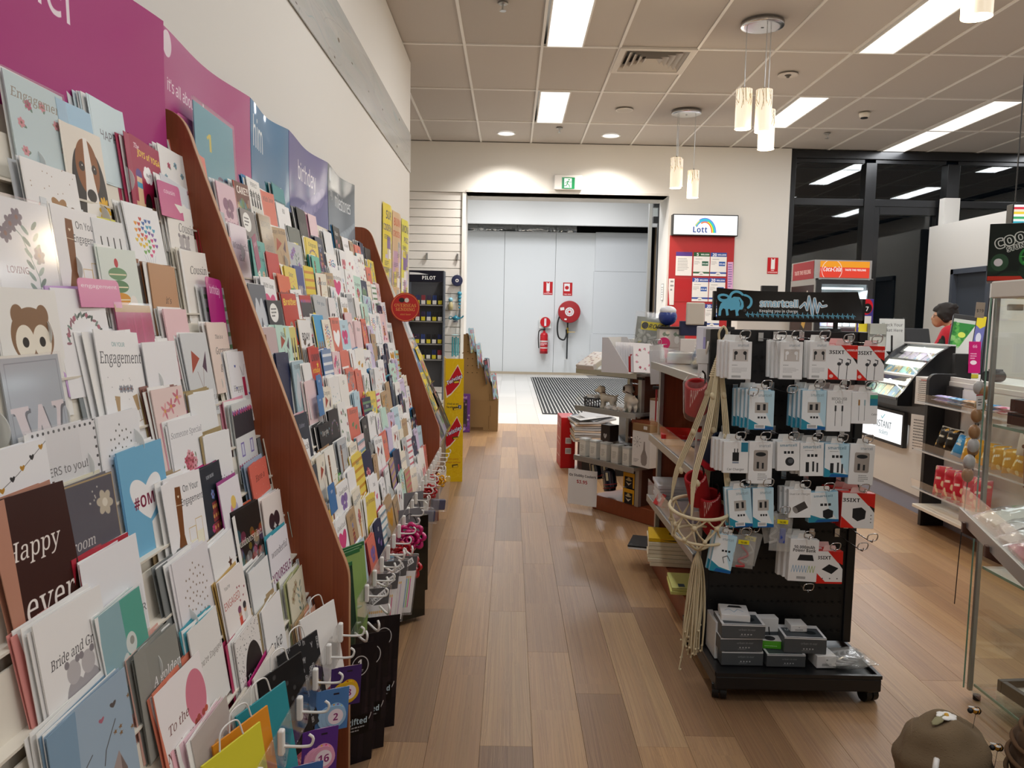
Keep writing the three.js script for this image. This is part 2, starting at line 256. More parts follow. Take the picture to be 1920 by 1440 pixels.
// ---------- the mall corridor through the doorway ----------
{
  const h = structG('wall_hoarding');
  const sheet = (x0, x1, y0, y1, z, m = M.white) => part(h, 'panel', rbox(x1 - x0 - 0.006, y1 - y0 - 0.004, 0.03, 0.003), m, [(x0 + x1) / 2, (y0 + y1) / 2, z]);
  const hw = S(0xdfe2e2, 0.6), hv = S(0xd9dcdd, 0.55);
  sheet(-2.6, -1.38, 0, 3.06, -17.2, hw); sheet(-1.38, -0.16, 0, 3.06, -17.2, hw); sheet(-0.16, 0.94, 0, 3.06, -17.2, hw); sheet(0.94, 1.8, 0, 3.06, -17.2, hw);
  sheet(1.78, 2.92, 2.24, 3.07, -17.12, hv); sheet(1.76, 2.9, 0.9, 2.24, -17.12, hv); sheet(1.72, 2.9, 0, 0.9, -17.1, hv);
  part(h, 'skirting', box(5.6, 0.05, 0.02), S(0xb3a58f, 0.7), [0, 0.025, -17.07]);
  part(h, 'stud', merge([tf(box(0.05, 3.2, 0.08), [2.95, 1.6, -17.2]), tf(box(0.05, 3.2, 0.08), [3.1, 1.6, -17.24])]), S(0x8d7a62, 0.8));
  struct('wall_corridor_bulkhead', box(6, 1.2, 0.12), S(0xe0e0dd, 0.6), [0.1, 3.74, -16.6]);
  struct('ceiling_corridor', box(6.4, 0.1, 7.8), M.wall, [0.1, 3.9, -14.9]);
  struct('wall_corridor', box(0.1, 4, 6.4), M.wall, [-2.8, 2, -14]); 
  struct('wall_corridor_backing', box(7, 4.4, 0.1), S(0x2d2c2b, 0.9), [0.4, 2.2, -18.6]);
  const duct = thing('foil_duct', 'crumpled silver foil duct lying in the gap above the white hoarding', 'duct', [0.2, 3.12, -17.55]);
  const g = cyl(0.13, 0.13, 3.4, 40, true).clone(); { const dense = new THREE.CylinderGeometry(0.13, 0.13, 3.4, 40, 90, true), p = dense.attributes.position; for (let i = 0; i < p.count; i++) { const y = p.getY(i), a = Math.atan2(p.getZ(i), p.getX(i)), k = 1 + 0.09 * Math.sin(y * 41 + 3 * Math.sin(a * 3 + y * 9)) * Math.sin(a * 5 + y * 17) + 0.05 * Math.sin(y * 83 + a * 7); p.setX(i, p.getX(i) * k); p.setZ(i, p.getZ(i) * k); } dense.computeVertexNormals(); part(duct, 'foil', dense, S(0xd8dadb, 0.25, { metalness: 0.9, side: 2 }), [-0.5, 0, 0], [0, 0, Math.PI / 2]); }
  for (let i = 0; i < 4; i++) part(duct, 'hanger', cyl(0.006, 0.006, 0.62, 6), M.alu, [-1.8 + i * 0.85, 0.44, 0]), part(duct, 'strap', new THREE.TorusGeometry(0.145, 0.006, 6, 20), M.alu, [-1.8 + i * 0.85, 0, 0], [0, Math.PI / 2, 0]);
  for (const [x, z] of [[-0.3, -12.6], [1.6, -12.6], [-0.3, -14.8], [1.6, -14.8]]) { const c = thing('corridor_light', 'ceiling light panel in the mall corridor, hidden above the doorway', 'ceiling light', [x, 3.84, z], null, 'corridor ceiling lights'); part(c, 'diffuser', rbox(0.6, 0.02, 1.2, 0.004), litMat); lightAt(x, 3.82, z, 0.58, 1.18, PANEL * 1.8, 0xf6f9ff); }
  // shop front beside the doorway
  const s = structG('window_2');
  for (const [x, w] of [[2.06, 0.05], [2.2, 0.06], [2.62, 0.06]]) part(s, 'mullion', rbox(w, 3, 0.08, 0.004), x < 2.1 ? M.alu : M.satin, [x, 1.5, -12.0]);
  part(s, 'pane', box(0.36, 2.6, 0.008), M.glass, [2.42, 1.3, -12.0]); part(s, 'transom', merge([tf(box(0.8, 0.09, 0.1), [2.5, 2.72, -12]), tf(box(0.8, 0.09, 0.1), [2.5, 2.95, -12])]), M.satin); part(s, 'pane', box(0.8, 0.16, 0.008), M.glass, [2.5, 2.84, -12]);
  struct('wall_corridor_side', box(0.1, 3.9, 5), M.slate, [3.4, 1.95, -13.6]);
}
// ---------- card art ----------
const PAL = ['#d8437f', '#e89a2f', '#3f9fc0', '#6aa84f', '#c0392b', '#7a4fa0', '#e6c32f', '#2f5fa8'];
const blossom = (g, c, x, y, s) => { for (let i = 0; i < 6; i++) { const a = i * 1.05 + x; disc(g, c, x + s * 0.6 * Math.cos(a), y + s * 0.6 * Math.sin(a), s * 0.5, s * 0.36, a); } disc(g, '#7d4a3a', x, y, s * 0.28); };
const leaf = (g, c, x, y, s, a) => disc(g, c, x, y, s, s * 0.38, a);
const MOT = { // motifs drawn in a unit cell 0..w, 0..h
  floral(g, w, h, c) { for (let i = 0; i < 9; i++) { const a = i * 0.7, x = w * (0.5 + 0.36 * Math.cos(a)), y = h * (0.52 + 0.34 * Math.sin(a)); leaf(g, '#5d7f6c', x + 6, y + 5, w * 0.06, a); leaf(g, '#8fae8b', x - 7, y + 3, w * 0.05, a + 1); blossom(g, i % 3 ? c : '#b8496a', x, y, w * 0.055); } },
  bouquet(g, w, h, c) { poly(g, c, [[w * 0.42, h * 0.66], [w * 0.58, h * 0.66], [w * 0.56, h * 0.92], [w * 0.44, h * 0.92]]); for (let i = 0; i < 16; i++) { const a = i * 2.4, r = w * 0.03 * Math.sqrt(i) * 1.4; leaf(g, '#6c7f57', w * 0.5 + r * 1.4 * Math.cos(a + 1), h * 0.54 + r * 1.4 * Math.sin(a + 1), w * 0.04, a); blossom(g, pick([c, '#c25a6d', '#e0a3ad', '#a83f54']), w * 0.5 + r * Math.cos(a), h * 0.52 + r * Math.sin(a), w * 0.06); } },
  bottle(g, w, h) { g.save(); g.translate(w * 0.33, h * 0.1); g.rotate(0.06); poly(g, '#7c4a22', [[-w * 0.07, 0], [w * 0.07, 0], [w * 0.08, h * 0.1], [w * 0.06, h * 0.45], [w * 0.13, h * 0.62], [w * 0.13, h], [-w * 0.13, h], [-w * 0.13, h * 0.62], [-w * 0.06, h * 0.45], [-w * 0.08, h * 0.1]]); stroke(g, '#e8d6bb', 2, [[-w * 0.075, h * 0.17], [w * 0.075, h * 0.17]]); disc(g, '#c77f3f', 0, h * 0.68, w * 0.1, h * 0.09); disc(g, '#e2a25a', 0, h * 0.68, w * 0.06, h * 0.06); heart(g, '#e8d6bb', 0, h * 0.09, w * 0.02); g.restore(); for (const [x, y] of [[0.58, 0.52], [0.78, 0.46]]) { poly(g, '#f3efd8', [[w * (x - 0.08), h * (y + 0.12)], [w * (x + 0.1), h * (y + 0.12)], [w * (x + 0.07), h], [w * (x - 0.06), h]]); g.strokeStyle = '#cfae6d'; g.lineWidth = 2; g.strokeRect(w * (x - 0.09), h * y, w * 0.19, h * 0.6); } },
  bottles(g, w, h) { for (let i = 0; i < 4; i++) { const x = w * (0.2 + i * 0.2); poly(g, '#23262a', [[x - 4, h * 0.2], [x + 4, h * 0.2], [x + 5, h * 0.32], [x + w * 0.06, h * 0.4], [x + w * 0.06, h * 0.7], [x - w * 0.06, h * 0.7], [x - w * 0.06, h * 0.4], [x - 5, h * 0.32]]); rect(g, '#e4e1d4', x - w * 0.05, h * 0.48, w * 0.1, h * 0.09); } },
  hearttree(g, w, h) { for (let i = 0; i < 34; i++) { const a = i * 2.4, r = w * 0.055 * Math.sqrt(i); heart(g, PAL[i % 8], w * 0.5 + r * Math.cos(a), h * 0.34 + r * Math.sin(a) * 0.95, w * 0.035); } for (const x of [-0.16, -0.08, 0, 0.09, 0.17]) stroke(g, '#9fb0c6', 1.5, [[w * (0.5 + x), h * 0.56], [w * 0.5, h * 0.82]]); },
  dog(g, w, h) { disc(g, '#231c1a', w * 0.28, h * 0.5, w * 0.2, h * 0.32, 0.15); disc(g, '#231c1a', w * 0.76, h * 0.5, w * 0.18, h * 0.3, -0.2); disc(g, '#8e5424', w * 0.5, h * 0.36, w * 0.3, h * 0.27); poly(g, '#f4efe8', [[w * 0.46, h * 0.08], [w * 0.56, h * 0.08], [w * 0.62, h * 0.46], [w * 0.74, h * 0.86], [w * 0.6, h], [w * 0.36, h], [w * 0.3, h * 0.82], [w * 0.4, h * 0.46]]); disc(g, '#181413', w * 0.5, h * 0.62, w * 0.12, h * 0.06); for (const x of [0.34, 0.66]) { disc(g, '#2b1a10', w * x, h * 0.36, w * 0.07, h * 0.045); disc(g, '#fff', w * x + 2, h * 0.35, 3); } for (let i = 0; i < 12; i++) disc(g, '#e8b21c', w * (0.82 + 0.12 * Math.cos(i * 0.53)), h * (0.74 + 0.1 * Math.sin(i * 0.53)), w * 0.06, h * 0.025, i * 0.53); disc(g, '#5d3512', w * 0.82, h * 0.74, w * 0.06); },
  yoga(g, w, h) { rect(g, '#d8b48c', 0, h * 0.72, w, h * 0.28); disc(g, '#5d3b8c', w * 0.2, h * 0.42, w * 0.1, h * 0.07); rect(g, '#e7c59d', w * 0.12, h * 0.44, w * 0.17, h * 0.34); rect(g, '#4aa3c4', w * 0.12, h * 0.5, w * 0.17, h * 0.06); disc(g, '#19130f', w * 0.44, h * 0.72, w * 0.11, h * 0.14, 0.2); disc(g, '#19130f', w * 0.76, h * 0.56, w * 0.1, h * 0.13, 0.2); disc(g, '#6d3a7c', w * 0.72, h * 0.92, w * 0.17, h * 0.1); disc(g, '#d8a05f', w * 0.74, h * 0.76, w * 0.07, h * 0.1); for (const a of [0, 1, 2, 3, 4, 5]) disc(g, '#fff', w * (0.52 + 0.1 * Math.cos(a)), h * (0.37 + 0.05 * Math.sin(a)), w * 0.07); txt(g, 'Nuff!', w * 0.52, h * 0.37, w * 0.07, '#333', { i: 1 }); },
  hearts(g, w, h, c) { for (const [x, y, k, s] of [[0.32, 0.44, '#e9cfc9', 0.13], [0.56, 0.36, '#a67a4b', 0.12], [0.75, 0.4, '#6b5a47', 0.09], [0.48, 0.58, '#efd6cf', 0.1], [0.16, 0.5, '#4e4138', 0.07]]) heart(g, k, w * x, h * y, w * s); for (let i = 0; i < 12; i++) disc(g, '#9c7f64', rr(0, w), rr(0, h * 0.3), 2); },
  vine(g, w, h, c) { stroke(g, '#7a9288', 3, [[w * 0.6, h], [w * 0.64, h * 0.6], [w * 0.45, h * 0.28], [w * 0.3, h * 0.2]]); for (let i = 0; i < 18; i++) { const y = h * (0.95 - i * 0.045); leaf(g, pick(['#7a9288', '#5f776c', '#95a79d']), w * (0.6 + (i % 2 ? 0.09 : -0.08)), y, w * 0.07, i % 2 ? -0.7 : 0.7); } for (const [x, y] of [[0.3, 0.2], [0.42, 0.14], [0.2, 0.28], [0.7, 0.42]]) blossom(g, c, w * x, h * y, w * 0.09); },
  wreath(g, w, h, c) { for (let i = 0; i < 22; i++) { const a = Math.PI + (i / 21) * Math.PI, x = w * (0.5 + 0.34 * Math.cos(a)), y = h * (0.5 + 0.26 * Math.sin(a)); leaf(g, pick(['#4e5c55', '#7f8f86', '#9a6d78']), x, y, w * 0.045, a + (i % 2)); if (i % 5 === 2) disc(g, c, x, y, w * 0.03); } },
  owls(g, w, h) { disc(g, '#8a6748', w * 0.5, h * 0.36, w * 0.34, h * 0.22); for (const x of [0.3, 0.7]) { disc(g, '#8a6748', w * x, h * 0.2, w * 0.1, h * 0.08); } for (const x of [0.37, 0.64]) { disc(g, '#f2ead8', w * x, h * 0.4, w * 0.15, h * 0.13); disc(g, '#211a16', w * x, h * 0.4, w * 0.05); } for (const x of [0.28, 0.42, 0.6, 0.76]) disc(g, '#b08b63', w * x, h * 0.6, w * 0.06, h * 0.06); for (let i = 0; i < 8; i++) disc(g, '#dfe2dc', w * (0.08 + i * 0.12), h * 0.72, w * 0.06); },
  macarons(g, w, h) { for (const [y, c] of [[0.28, '#6f9a70'], [0.42, '#5d8a60'], [0.56, '#e09a2e'], [0.7, '#dd8f22'], [0.86, '#d9543f']]) { disc(g, c, w * 0.42, h * y, w * 0.24, h * 0.07); rect(g, '#f3e3c2', w * 0.2, h * y, w * 0.44, h * 0.015); } disc(g, '#c3303c', w * 0.42, h * 0.16, w * 0.05, h * 0.05); disc(g, '#e3ddd0', w * 0.78, h * 0.8, w * 0.14, h * 0.2); disc(g, '#f1ede3', w * 0.74, h * 0.6, w * 0.1, h * 0.08); },
  monogram(g, w, h) { g.strokeStyle = '#8f959c'; g.lineWidth = 3; g.strokeRect(w * 0.06, h * 0.04, w * 0.88, h * 0.92); txt(g, 'W', w * 0.53, h * 0.62, w * 0.85, '#5b5d63', { f: 'serif', b: 1 }); txt(g, 'W', w * 0.5, h * 0.6, w * 0.85, '#e3d7d8', { f: 'serif', b: 1 }); },
  glasses(g, w, h) { for (let i = 0; i < 4; i++) blossom(g, '#8d9098', w * (0.4 + 0.08 * i), h * 0.52, w * 0.045); for (const [x, a] of [[0.28, 0.1], [0.72, -0.2]]) { g.save(); g.translate(w * x, h * 0.66); g.rotate(a); poly(g, '#b79a72', [[-w * 0.06, -h * 0.08], [w * 0.06, -h * 0.08], [w * 0.03, h * 0.06], [-w * 0.03, h * 0.06]]); stroke(g, '#a6886a', 2, [[0, h * 0.06], [0, h * 0.16]]); stroke(g, '#a6886a', 2, [[-w * 0.05, h * 0.16], [w * 0.05, h * 0.16]]); g.restore(); } blossom(g, '#b55a3d', w * 0.46, h * 0.84, w * 0.06); for (let i = 0; i < 16; i++) disc(g, '#777', rr(w * 0.1, w * 0.9), rr(h * 0.4, h * 0.9), 1.5); },
  balloons(g, w, h) { for (let i = 0; i < 8; i++) { const x = w * (0.12 + 0.11 * i), y = h * (0.22 + 0.12 * Math.sin(i * 1.9)); disc(g, ['#a14c9b', '#b5a52a', '#d4552f', '#e0b22a', '#6f9a2d', '#8f3f7c', '#d87a2b', '#7a3c86'][i], x, y, w * 0.055, h * 0.075); stroke(g, '#9aa', 1, [[x, y + h * 0.07], [w * 0.4, h * 0.9]]); } disc(g, '#d7a91f', w * 0.25, h * 0.82, w * 0.06, h * 0.1); },
  wine(g, w, h, c) { stroke(g, '#8a6a66', 3, [[w * 0.4, h * 0.45], [w * 0.52, h * 0.66], [w * 0.66, h * 0.4]]); stroke(g, '#8a6a66', 3, [[w * 0.52, h * 0.66], [w * 0.52, h]]); poly(g, '#a6432d', [[w * 0.2, h * 0.46], [w * 0.3, h * 0.2], [w * 0.56, h * 0.3]]); poly(g, '#4c3049', [[w * 0.62, h * 0.4], [w * 0.84, h * 0.22], [w * 0.76, h * 0.48]]); },
  gifts(g, w, h) { rect(g, '#bb2f55', w * 0.56, h * 0.36, w * 0.14, h * 0.26); stroke(g, '#555', 1.5, [[w * 0.6, h * 0.34], [w * 0.52, h * 0.2], [w * 0.64, h * 0.34], [w * 0.76, h * 0.18]]); g.strokeStyle = '#9a8'; for (const x of [0.16, 0.62]) g.strokeRect(w * x, h * 0.74, w * 0.2, h * 0.2); for (const [x, y] of [[0.3, 0.2], [0.24, 0.5], [0.8, 0.6]]) heart(g, '#4d5ca8', w * x, h * y, w * 0.03); },
  house(g, w, h) { rect(g, '#3b3a40', 0, h * 0.12, w, h * 0.3); rect(g, '#e3e6e6', 0, h * 0.42, w, h * 0.4); rect(g, '#3b3a40', 0, h * 0.82, w, h * 0.18); for (let i = 0; i < 18; i++) { blossom(g, pick(['#b84a78', '#c9577f', '#8a5aa8']), w * (0.03 + i * 0.055), h * (0.1 + 0.02 * (i % 2)), w * 0.035); blossom(g, '#b84a78', w * (0.03 + i * 0.055), h * (0.78 + 0.02 * (i % 2)), w * 0.035); } for (const x of [0.2, 0.66]) { rect(g, '#8477b8', w * x, h * 0.5, w * 0.16, h * 0.18); rect(g, '#d8dcea', w * (x + 0.03), h * 0.52, w * 0.1, h * 0.14); } },
  bigheart(g, w, h, c) { heart(g, c, w * 0.5, h * 0.46, w * 0.3); },
  stars(g, w, h, c) { for (let i = 0; i < 14; i++) star(g, c, rr(w * 0.06, w * 0.94), rr(h * 0.06, h * 0.94), w * rr(0.02, 0.06)); },
  star(g, w, h, c) { star(g, c, w * 0.72, h * 0.34, w * 0.1); },
  dots(g, w, h, c) { for (let i = 0; i < 40; i++) disc(g, c, w * (0.5 + 0.32 * Math.cos(i * 2.4) * Math.sqrt(i / 40)), h * (0.4 + 0.3 * Math.sin(i * 2.4) * Math.sqrt(i / 40)), w * 0.014); },
  dotborder(g, w, h, c) { for (let i = 0; i < 14; i++) { disc(g, c, w * i / 13, h * 0.03, 4); disc(g, c, w * 0.97, h * i / 13, 4); } stroke(g, c, 2, [[w * 0.45, h], [w * 0.45, h * 0.72], [w * 0.6, h * 0.7], [w * 0.72, h * 0.68], [w * 0.74, h * 0.52], [w * 0.7, h * 0.46]]); },
  bunting(g, w, h, c) { stroke(g, '#555', 1.5, [[0, h * 0.34], [w * 0.5, h * 0.2], [w, h * 0.02]]); for (let i = 0; i < 6; i++) heart(g, i % 2 ? '#b8862f' : '#333', w * (0.1 + i * 0.16), h * (0.33 - i * 0.055), w * 0.03); },
  lilies(g, w, h) { for (let i = 0; i < 8; i++) { const x = rr(w * 0.15, w * 0.85), y = rr(h * 0.1, h * 0.8); for (let k = 0; k < 5; k++) leaf(g, pick(['#d68a93', '#e5a9a9', '#c8707f']), x + w * 0.07 * Math.cos(k * 1.26), y + w * 0.07 * Math.sin(k * 1.26), w * 0.07, k * 1.26); disc(g, '#d9a24c', x, y, w * 0.03); } },
  icecream(g, w, h) { poly(g, '#c89558', [[w * 0.42, h * 0.5], [w * 0.7, h * 0.5], [w * 0.56, h * 0.95]]); disc(g, '#d9879b', w * 0.5, h * 0.42, w * 0.13); disc(g, '#b8b0d0', w * 0.62, h * 0.42, w * 0.12); disc(g, '#e8c76a', w * 0.56, h * 0.32, w * 0.12); },
  cake(g, w, h) { for (const [y, q] of [[0.62, 0.16], [0.5, 0.13], [0.4, 0.1]]) { rect(g, '#8a3c3f', w * (0.5 - q), h * y, w * q * 2, h * 0.11); for (let i = 0; i < 3; i++) disc(g, '#d0a05a', w * (0.5 - q * 0.7 + i * q * 0.7), h * (y + 0.05), w * 0.03); } for (let i = 0; i < 7; i++) blossom(g, pick(['#c23e75', '#8a4fa0', '#d76f8c', '#e0a03a']), w * rr(0.25, 0.75), h * rr(0.66, 0.86), w * 0.06); blossom(g, '#7d8fc9', w * 0.5, h * 0.32, w * 0.07); },
  taco(g, w, h) { disc(g, '#3e2b22', w * 0.55, h * 0.72, w * 0.32, h * 0.2); disc(g, '#e8c76a', w * 0.55, h * 0.74, w * 0.28, h * 0.17); for (let i = 0; i < 5; i++) stroke(g, '#4d7a3a', 3, [[w * (0.35 + i * 0.1), h * 0.58], [w * (0.4 + i * 0.1), h * 0.88]]); for (let i = 0; i < 10; i++) disc(g, '#f6d0c0', rr(0, w), rr(0, h * 0.5), 2); },
  couple(g, w, h) { for (const [x, c] of [[0.56, '#8a4f6a'], [0.78, '#3b3b40']]) { disc(g, '#c99a7d', w * x, h * 0.5, w * 0.06); rect(g, x < 0.6 ? '#d4523f' : '#d8d6d0', w * (x - 0.06), h * 0.54, w * 0.12, h * 0.22); rect(g, '#5a6f9a', w * (x - 0.05), h * 0.76, w * 0.1, h * 0.2); disc(g, c, w * x, h * 0.46, w * 0.07, h * 0.04); } for (let i = 0; i < 5; i++) heart(g, '#8f3040', w * rr(0.6, 0.9), h * rr(0.2, 0.4), w * 0.02); },
  figures(g, w, h, c) { const n = 2 + Math.floor(rnd() * 2); for (let i = 0; i < n; i++) { const x = w * ((i + 1) / (n + 1)); disc(g, c, x, h * 0.78, w * 0.13, h * 0.2); disc(g, pick(['#e0b89a', '#f3ede3', '#9a8a7a']), x, h * 0.6, w * 0.09); disc(g, '#222', x - 4, h * 0.59, 2); disc(g, '#222', x + 4, h * 0.59, 2); } },
  bears(g, w, h) { for (const x of [0.42, 0.64]) { disc(g, '#a9a4a6', w * x, h * 0.62, w * 0.15, h * 0.13); disc(g, '#bdb8b8', w * x, h * 0.45, w * 0.1, h * 0.08); disc(g, '#8d878a', w * (x - 0.08), h * 0.38, w * 0.035); disc(g, '#8d878a', w * (x + 0.08), h * 0.38, w * 0.035); } for (let i = 0; i < 5; i++) blossom(g, '#cfa0ae', w * (0.2 + i * 0.15), h * 0.86, w * 0.04); },
  roses(g, w, h, c) { for (const [x, y] of [[0.2, 0.24], [0.3, 0.16], [0.12, 0.36], [0.8, 0.14], [0.86, 0.24]]) { leaf(g, '#a5a094', w * x + 9, h * y + 9, w * 0.06, x * 9); blossom(g, c, w * x, h * y, w * 0.07); } },
  shoes(g, w, h) { for (const [x, a] of [[0.42, -0.12], [0.74, 0.1]]) { g.save(); g.translate(w * x, h * 0.75); g.rotate(a); poly(g, '#a59793', [[-w * 0.13, h * 0.3], [-w * 0.1, -h * 0.05], [0, -h * 0.18], [w * 0.1, 0], [w * 0.1, h * 0.3]]); poly(g, '#7b6c68', [[w * 0.02, -h * 0.14], [w * 0.1, 0], [w * 0.1, h * 0.3], [w * 0.05, h * 0.3]]); g.restore(); } stroke(g, '#4b4540', 2.5, [[w * 0.2, h * 0.66], [w * 0.38, h * 0.46], [w * 0.46, h * 0.42]]); stroke(g, '#4b4540', 2.5, [[w * 0.58, h * 0.58], [w * 0.62, h * 0.48], [w * 0.78, h * 0.32]]); for (let i = 0; i < 12; i++) star(g, '#8a6a4a', rr(0, w), rr(h * 0.1, h), w * 0.03); heart(g, '#5d5654', w * 0.78, h * 0.2, w * 0.035); heart(g, '#b06a7a', w * 0.62, h * 0.24, w * 0.03); },
  teal(g, w, h) { rect(g, '#8fb5bd', 0, 0, w * 0.5, h); rect(g, '#43a893', w * 0.5, 0, w * 0.5, h); disc(g, '#dfe5df', w * 0.6, h * 0.42, w * 0.12, h * 0.1); disc(g, '#dfe5df', w * 0.4, h * 0.6, w * 0.09, h * 0.14, 0.4); disc(g, '#9a9a92', w * 0.62, h * 0.4, w * 0.05); },
  balloonpink(g, w, h) { disc(g, '#d77f92', w * 0.76, h * 0.36, w * 0.22, h * 0.26); for (let i = 0; i < 12; i++) disc(g, pick(['#c0563d', '#d77f92', '#a8473a']), rr(w * 0.5, w * 0.95), rr(h * 0.55, h * 0.85), w * 0.04); },
  bow(g, w, h) { for (const s of [-1, 1]) poly(g, s > 0 ? '#7d8588' : '#98a1a4', [[w * 0.5, h * 0.5], [w * (0.5 + 0.28 * s), h * 0.28], [w * (0.5 + 0.3 * s), h * 0.7]]); poly(g, '#6a7174', [[w * 0.42, h * 0.1], [w * 0.58, h * 0.1], [w * 0.56, h * 0.95], [w * 0.44, h * 0.95]]); },
  foil(g, w, h) { rect(g, '#c49a5a', 0, 0, w, h * 0.1); for (let i = 0; i < 30; i++) { g.globalAlpha = 0.2; rect(g, pick(['#e04b93', '#8f0f4a']), rr(0, w), h * 0.1, rr(2, 12), h); } g.globalAlpha = 1; },
  speckle(g, w, h) { for (let i = 0; i < 220; i++) disc(g, '#333', rr(0, w), rr(0, h), rr(1, 3)); disc(g, '#1d1719', w * 0.6, h * 0.62, w * 0.38, h * 0.42); txt(g, 'Future', w * 0.6, h * 0.56, w * 0.2, '#eee', { i: 1, f: 'serif' }); txt(g, 'Mr & Mrs', w * 0.6, h * 0.72, w * 0.18, '#eee', { i: 1, f: 'serif' }); },
  jewel(g, w, h) { g.strokeStyle = '#b79d6b'; g.lineWidth = 5; g.strokeRect(4, 4, w - 8, h - 8); for (let i = 0; i < 12; i++) disc(g, '#c9c3b8', w * rr(0.5, 0.75), h * rr(0.08, 0.25), 3); blossom(g, '#c9bda6', w * 0.78, h * 0.24, w * 0.14); disc(g, '#e9e2d0', w * 0.78, h * 0.24, w * 0.05); },
  butterfly(g, w, h, c) { for (const s of [-1, 1]) { disc(g, c, w * (0.5 + 0.14 * s), h * 0.34, w * 0.15, h * 0.1, s * 0.6); disc(g, c, w * (0.5 + 0.1 * s), h * 0.5, w * 0.1, h * 0.07, -s * 0.5); } stroke(g, '#222', 3, [[w * 0.5, h * 0.26], [w * 0.5, h * 0.56]]); },
  bird(g, w, h, c) { for (const [x, y] of [[0.35, 0.4], [0.62, 0.48]]) { disc(g, c, w * x, h * y, w * 0.09, h * 0.05); disc(g, c, w * x + w * 0.08, h * y - h * 0.04, w * 0.04); stroke(g, '#555', 1.5, [[w * x, h * y + h * 0.05], [w * x, h * y + h * 0.1]]); } },
  plain() {}, photo(g, w, h, c) { rect(g, c, 0, 0, w, h); for (let i = 0; i < 60; i++) { g.globalAlpha = 0.4; disc(g, pick(PAL.concat('#333', '#555', '#ddd')), rr(0, w), rr(h * 0.3, h), rr(w * 0.03, w * 0.14)); } g.globalAlpha = 1; },
  stripe(g, w, h, c) { for (let i = 0; i < 5; i++) rect(g, c, 0, h * (0.1 + i * 0.18), w, h * 0.06); },
  penguin(g, w, h) { for (const x of [0.3, 0.68]) { disc(g, '#26303a', w * x, h * 0.72, w * 0.16, h * 0.26); disc(g, '#e9e9e4', w * x, h * 0.78, w * 0.1, h * 0.2); disc(g, '#e0962f', w * x, h * 0.6, w * 0.04, h * 0.02); } disc(g, '#f6f6f2', w * 0.4, h * 0.22, w * 0.28, h * 0.17); scrawl(g, '#444', w * 0.22, h * 0.14, w * 0.36, 3, h * 0.06); },
  wings(g, w, h) { for (const s of [-1, 1]) for (let i = 0; i < 6; i++) disc(g, '#c9cfd6', w * (0.5 + s * (0.1 + i * 0.035)), h * (0.35 + i * 0.06), w * 0.1, h * 0.16, s * 0.3); },
};
const WORDS = ['Happy Birthday', 'Thank you', 'For you', 'Congrats', 'Best wishes', 'With love', 'Hooray!', 'Mum', 'Dad', 'Sister', 'Nan', 'New Baby', 'Good luck', 'Wife', 'Husband', 'Son', 'Daughter', 'Sorry', '21', '40', '50', '60'];
// an atlas of card faces: add(design) -> uv rectangle
function Atlas(cw, ch) {
  const c = document.createElement('canvas'); c.width = c.height = 2048; const g = c.getContext('2d'); rect(g, '#f2f1ee', 0, 0, 2048, 2048);
  const nx = Math.floor(2048 / cw), ny = Math.floor(2048 / ch); let n = 0;
  const t = new THREE.CanvasTexture(c); t.colorSpace = THREE.SRGBColorSpace; t.anisotropy = 8;
  const mat = new THREE.MeshPhysicalMaterial({ map: t, roughness: 0.42, specularIntensity: 0.5 });
  return { mat, full: () => n >= nx * ny, add(d) {
    const X = (n % nx) * cw, Y = Math.floor(n / nx) * ch; n++;
    g.save(); g.beginPath(); g.rect(X, Y, cw - 2, ch - 2); g.clip(); g.translate(X, Y); rect(g, d.bg, 0, 0, cw, ch);
    (MOT[d.m] || MOT.plain)(g, cw, ch, d.c || '#c06a86');
    (d.t || []).forEach(([s, x, y, k, col, o]) => txt(g, s, cw * x, ch * y, cw * k, col || '#3a3a3c', { ...(o || { i: 1, f: 'serif' }), w: cw * 1.9 * Math.min(x, 1 - x) }));
    rect(g, d.bg, 0, ch - 8, 8, 8); g.restore();
    return { u0: X / 2048, v0: 1 - (Y + ch - 3) / 2048, u1: (X + cw - 3) / 2048, v1: 1 - Y / 2048, e: [(X + 4) / 2048, 1 - (Y + ch - 5) / 2048] };
  } };
}
// folded card: two leaves hinged on the left edge; base centre at the origin, face towards +z
function cardGeo(w, h, r, spread = 0.06, t = 0.0009, bow = 0) {
  const one = (ang, face) => { const g = new THREE.BoxGeometry(w, h, t, face && bow ? 6 : 1, 1, 1), p = g.attributes.position, n = g.attributes.normal, uv = g.attributes.uv;
    for (let i = 0; i < p.count; i++) { const x = p.getX(i) + w / 2, y = p.getY(i) + h / 2; if (face && n.getZ(i) > 0.5) uv.setXY(i, r.u0 + (r.u1 - r.u0) * (x / w), r.v0 + (r.v1 - r.v0) * (y / h)); else uv.setXY(i, r.e[0], r.e[1]);
      const q = bow ? bow * Math.sin((x / w) * Math.PI) : 0; p.setXYZ(i, x, y, p.getZ(i) + q); }
    if (bow) g.computeVertexNormals();
    return tf(g, [0, 0, 0], [0, ang, 0]); };
  return tf(merge([one(0, true), tf(one(spread, false), [0, 0, -0.0012])]), [-w / 2, 0, 0]);
}
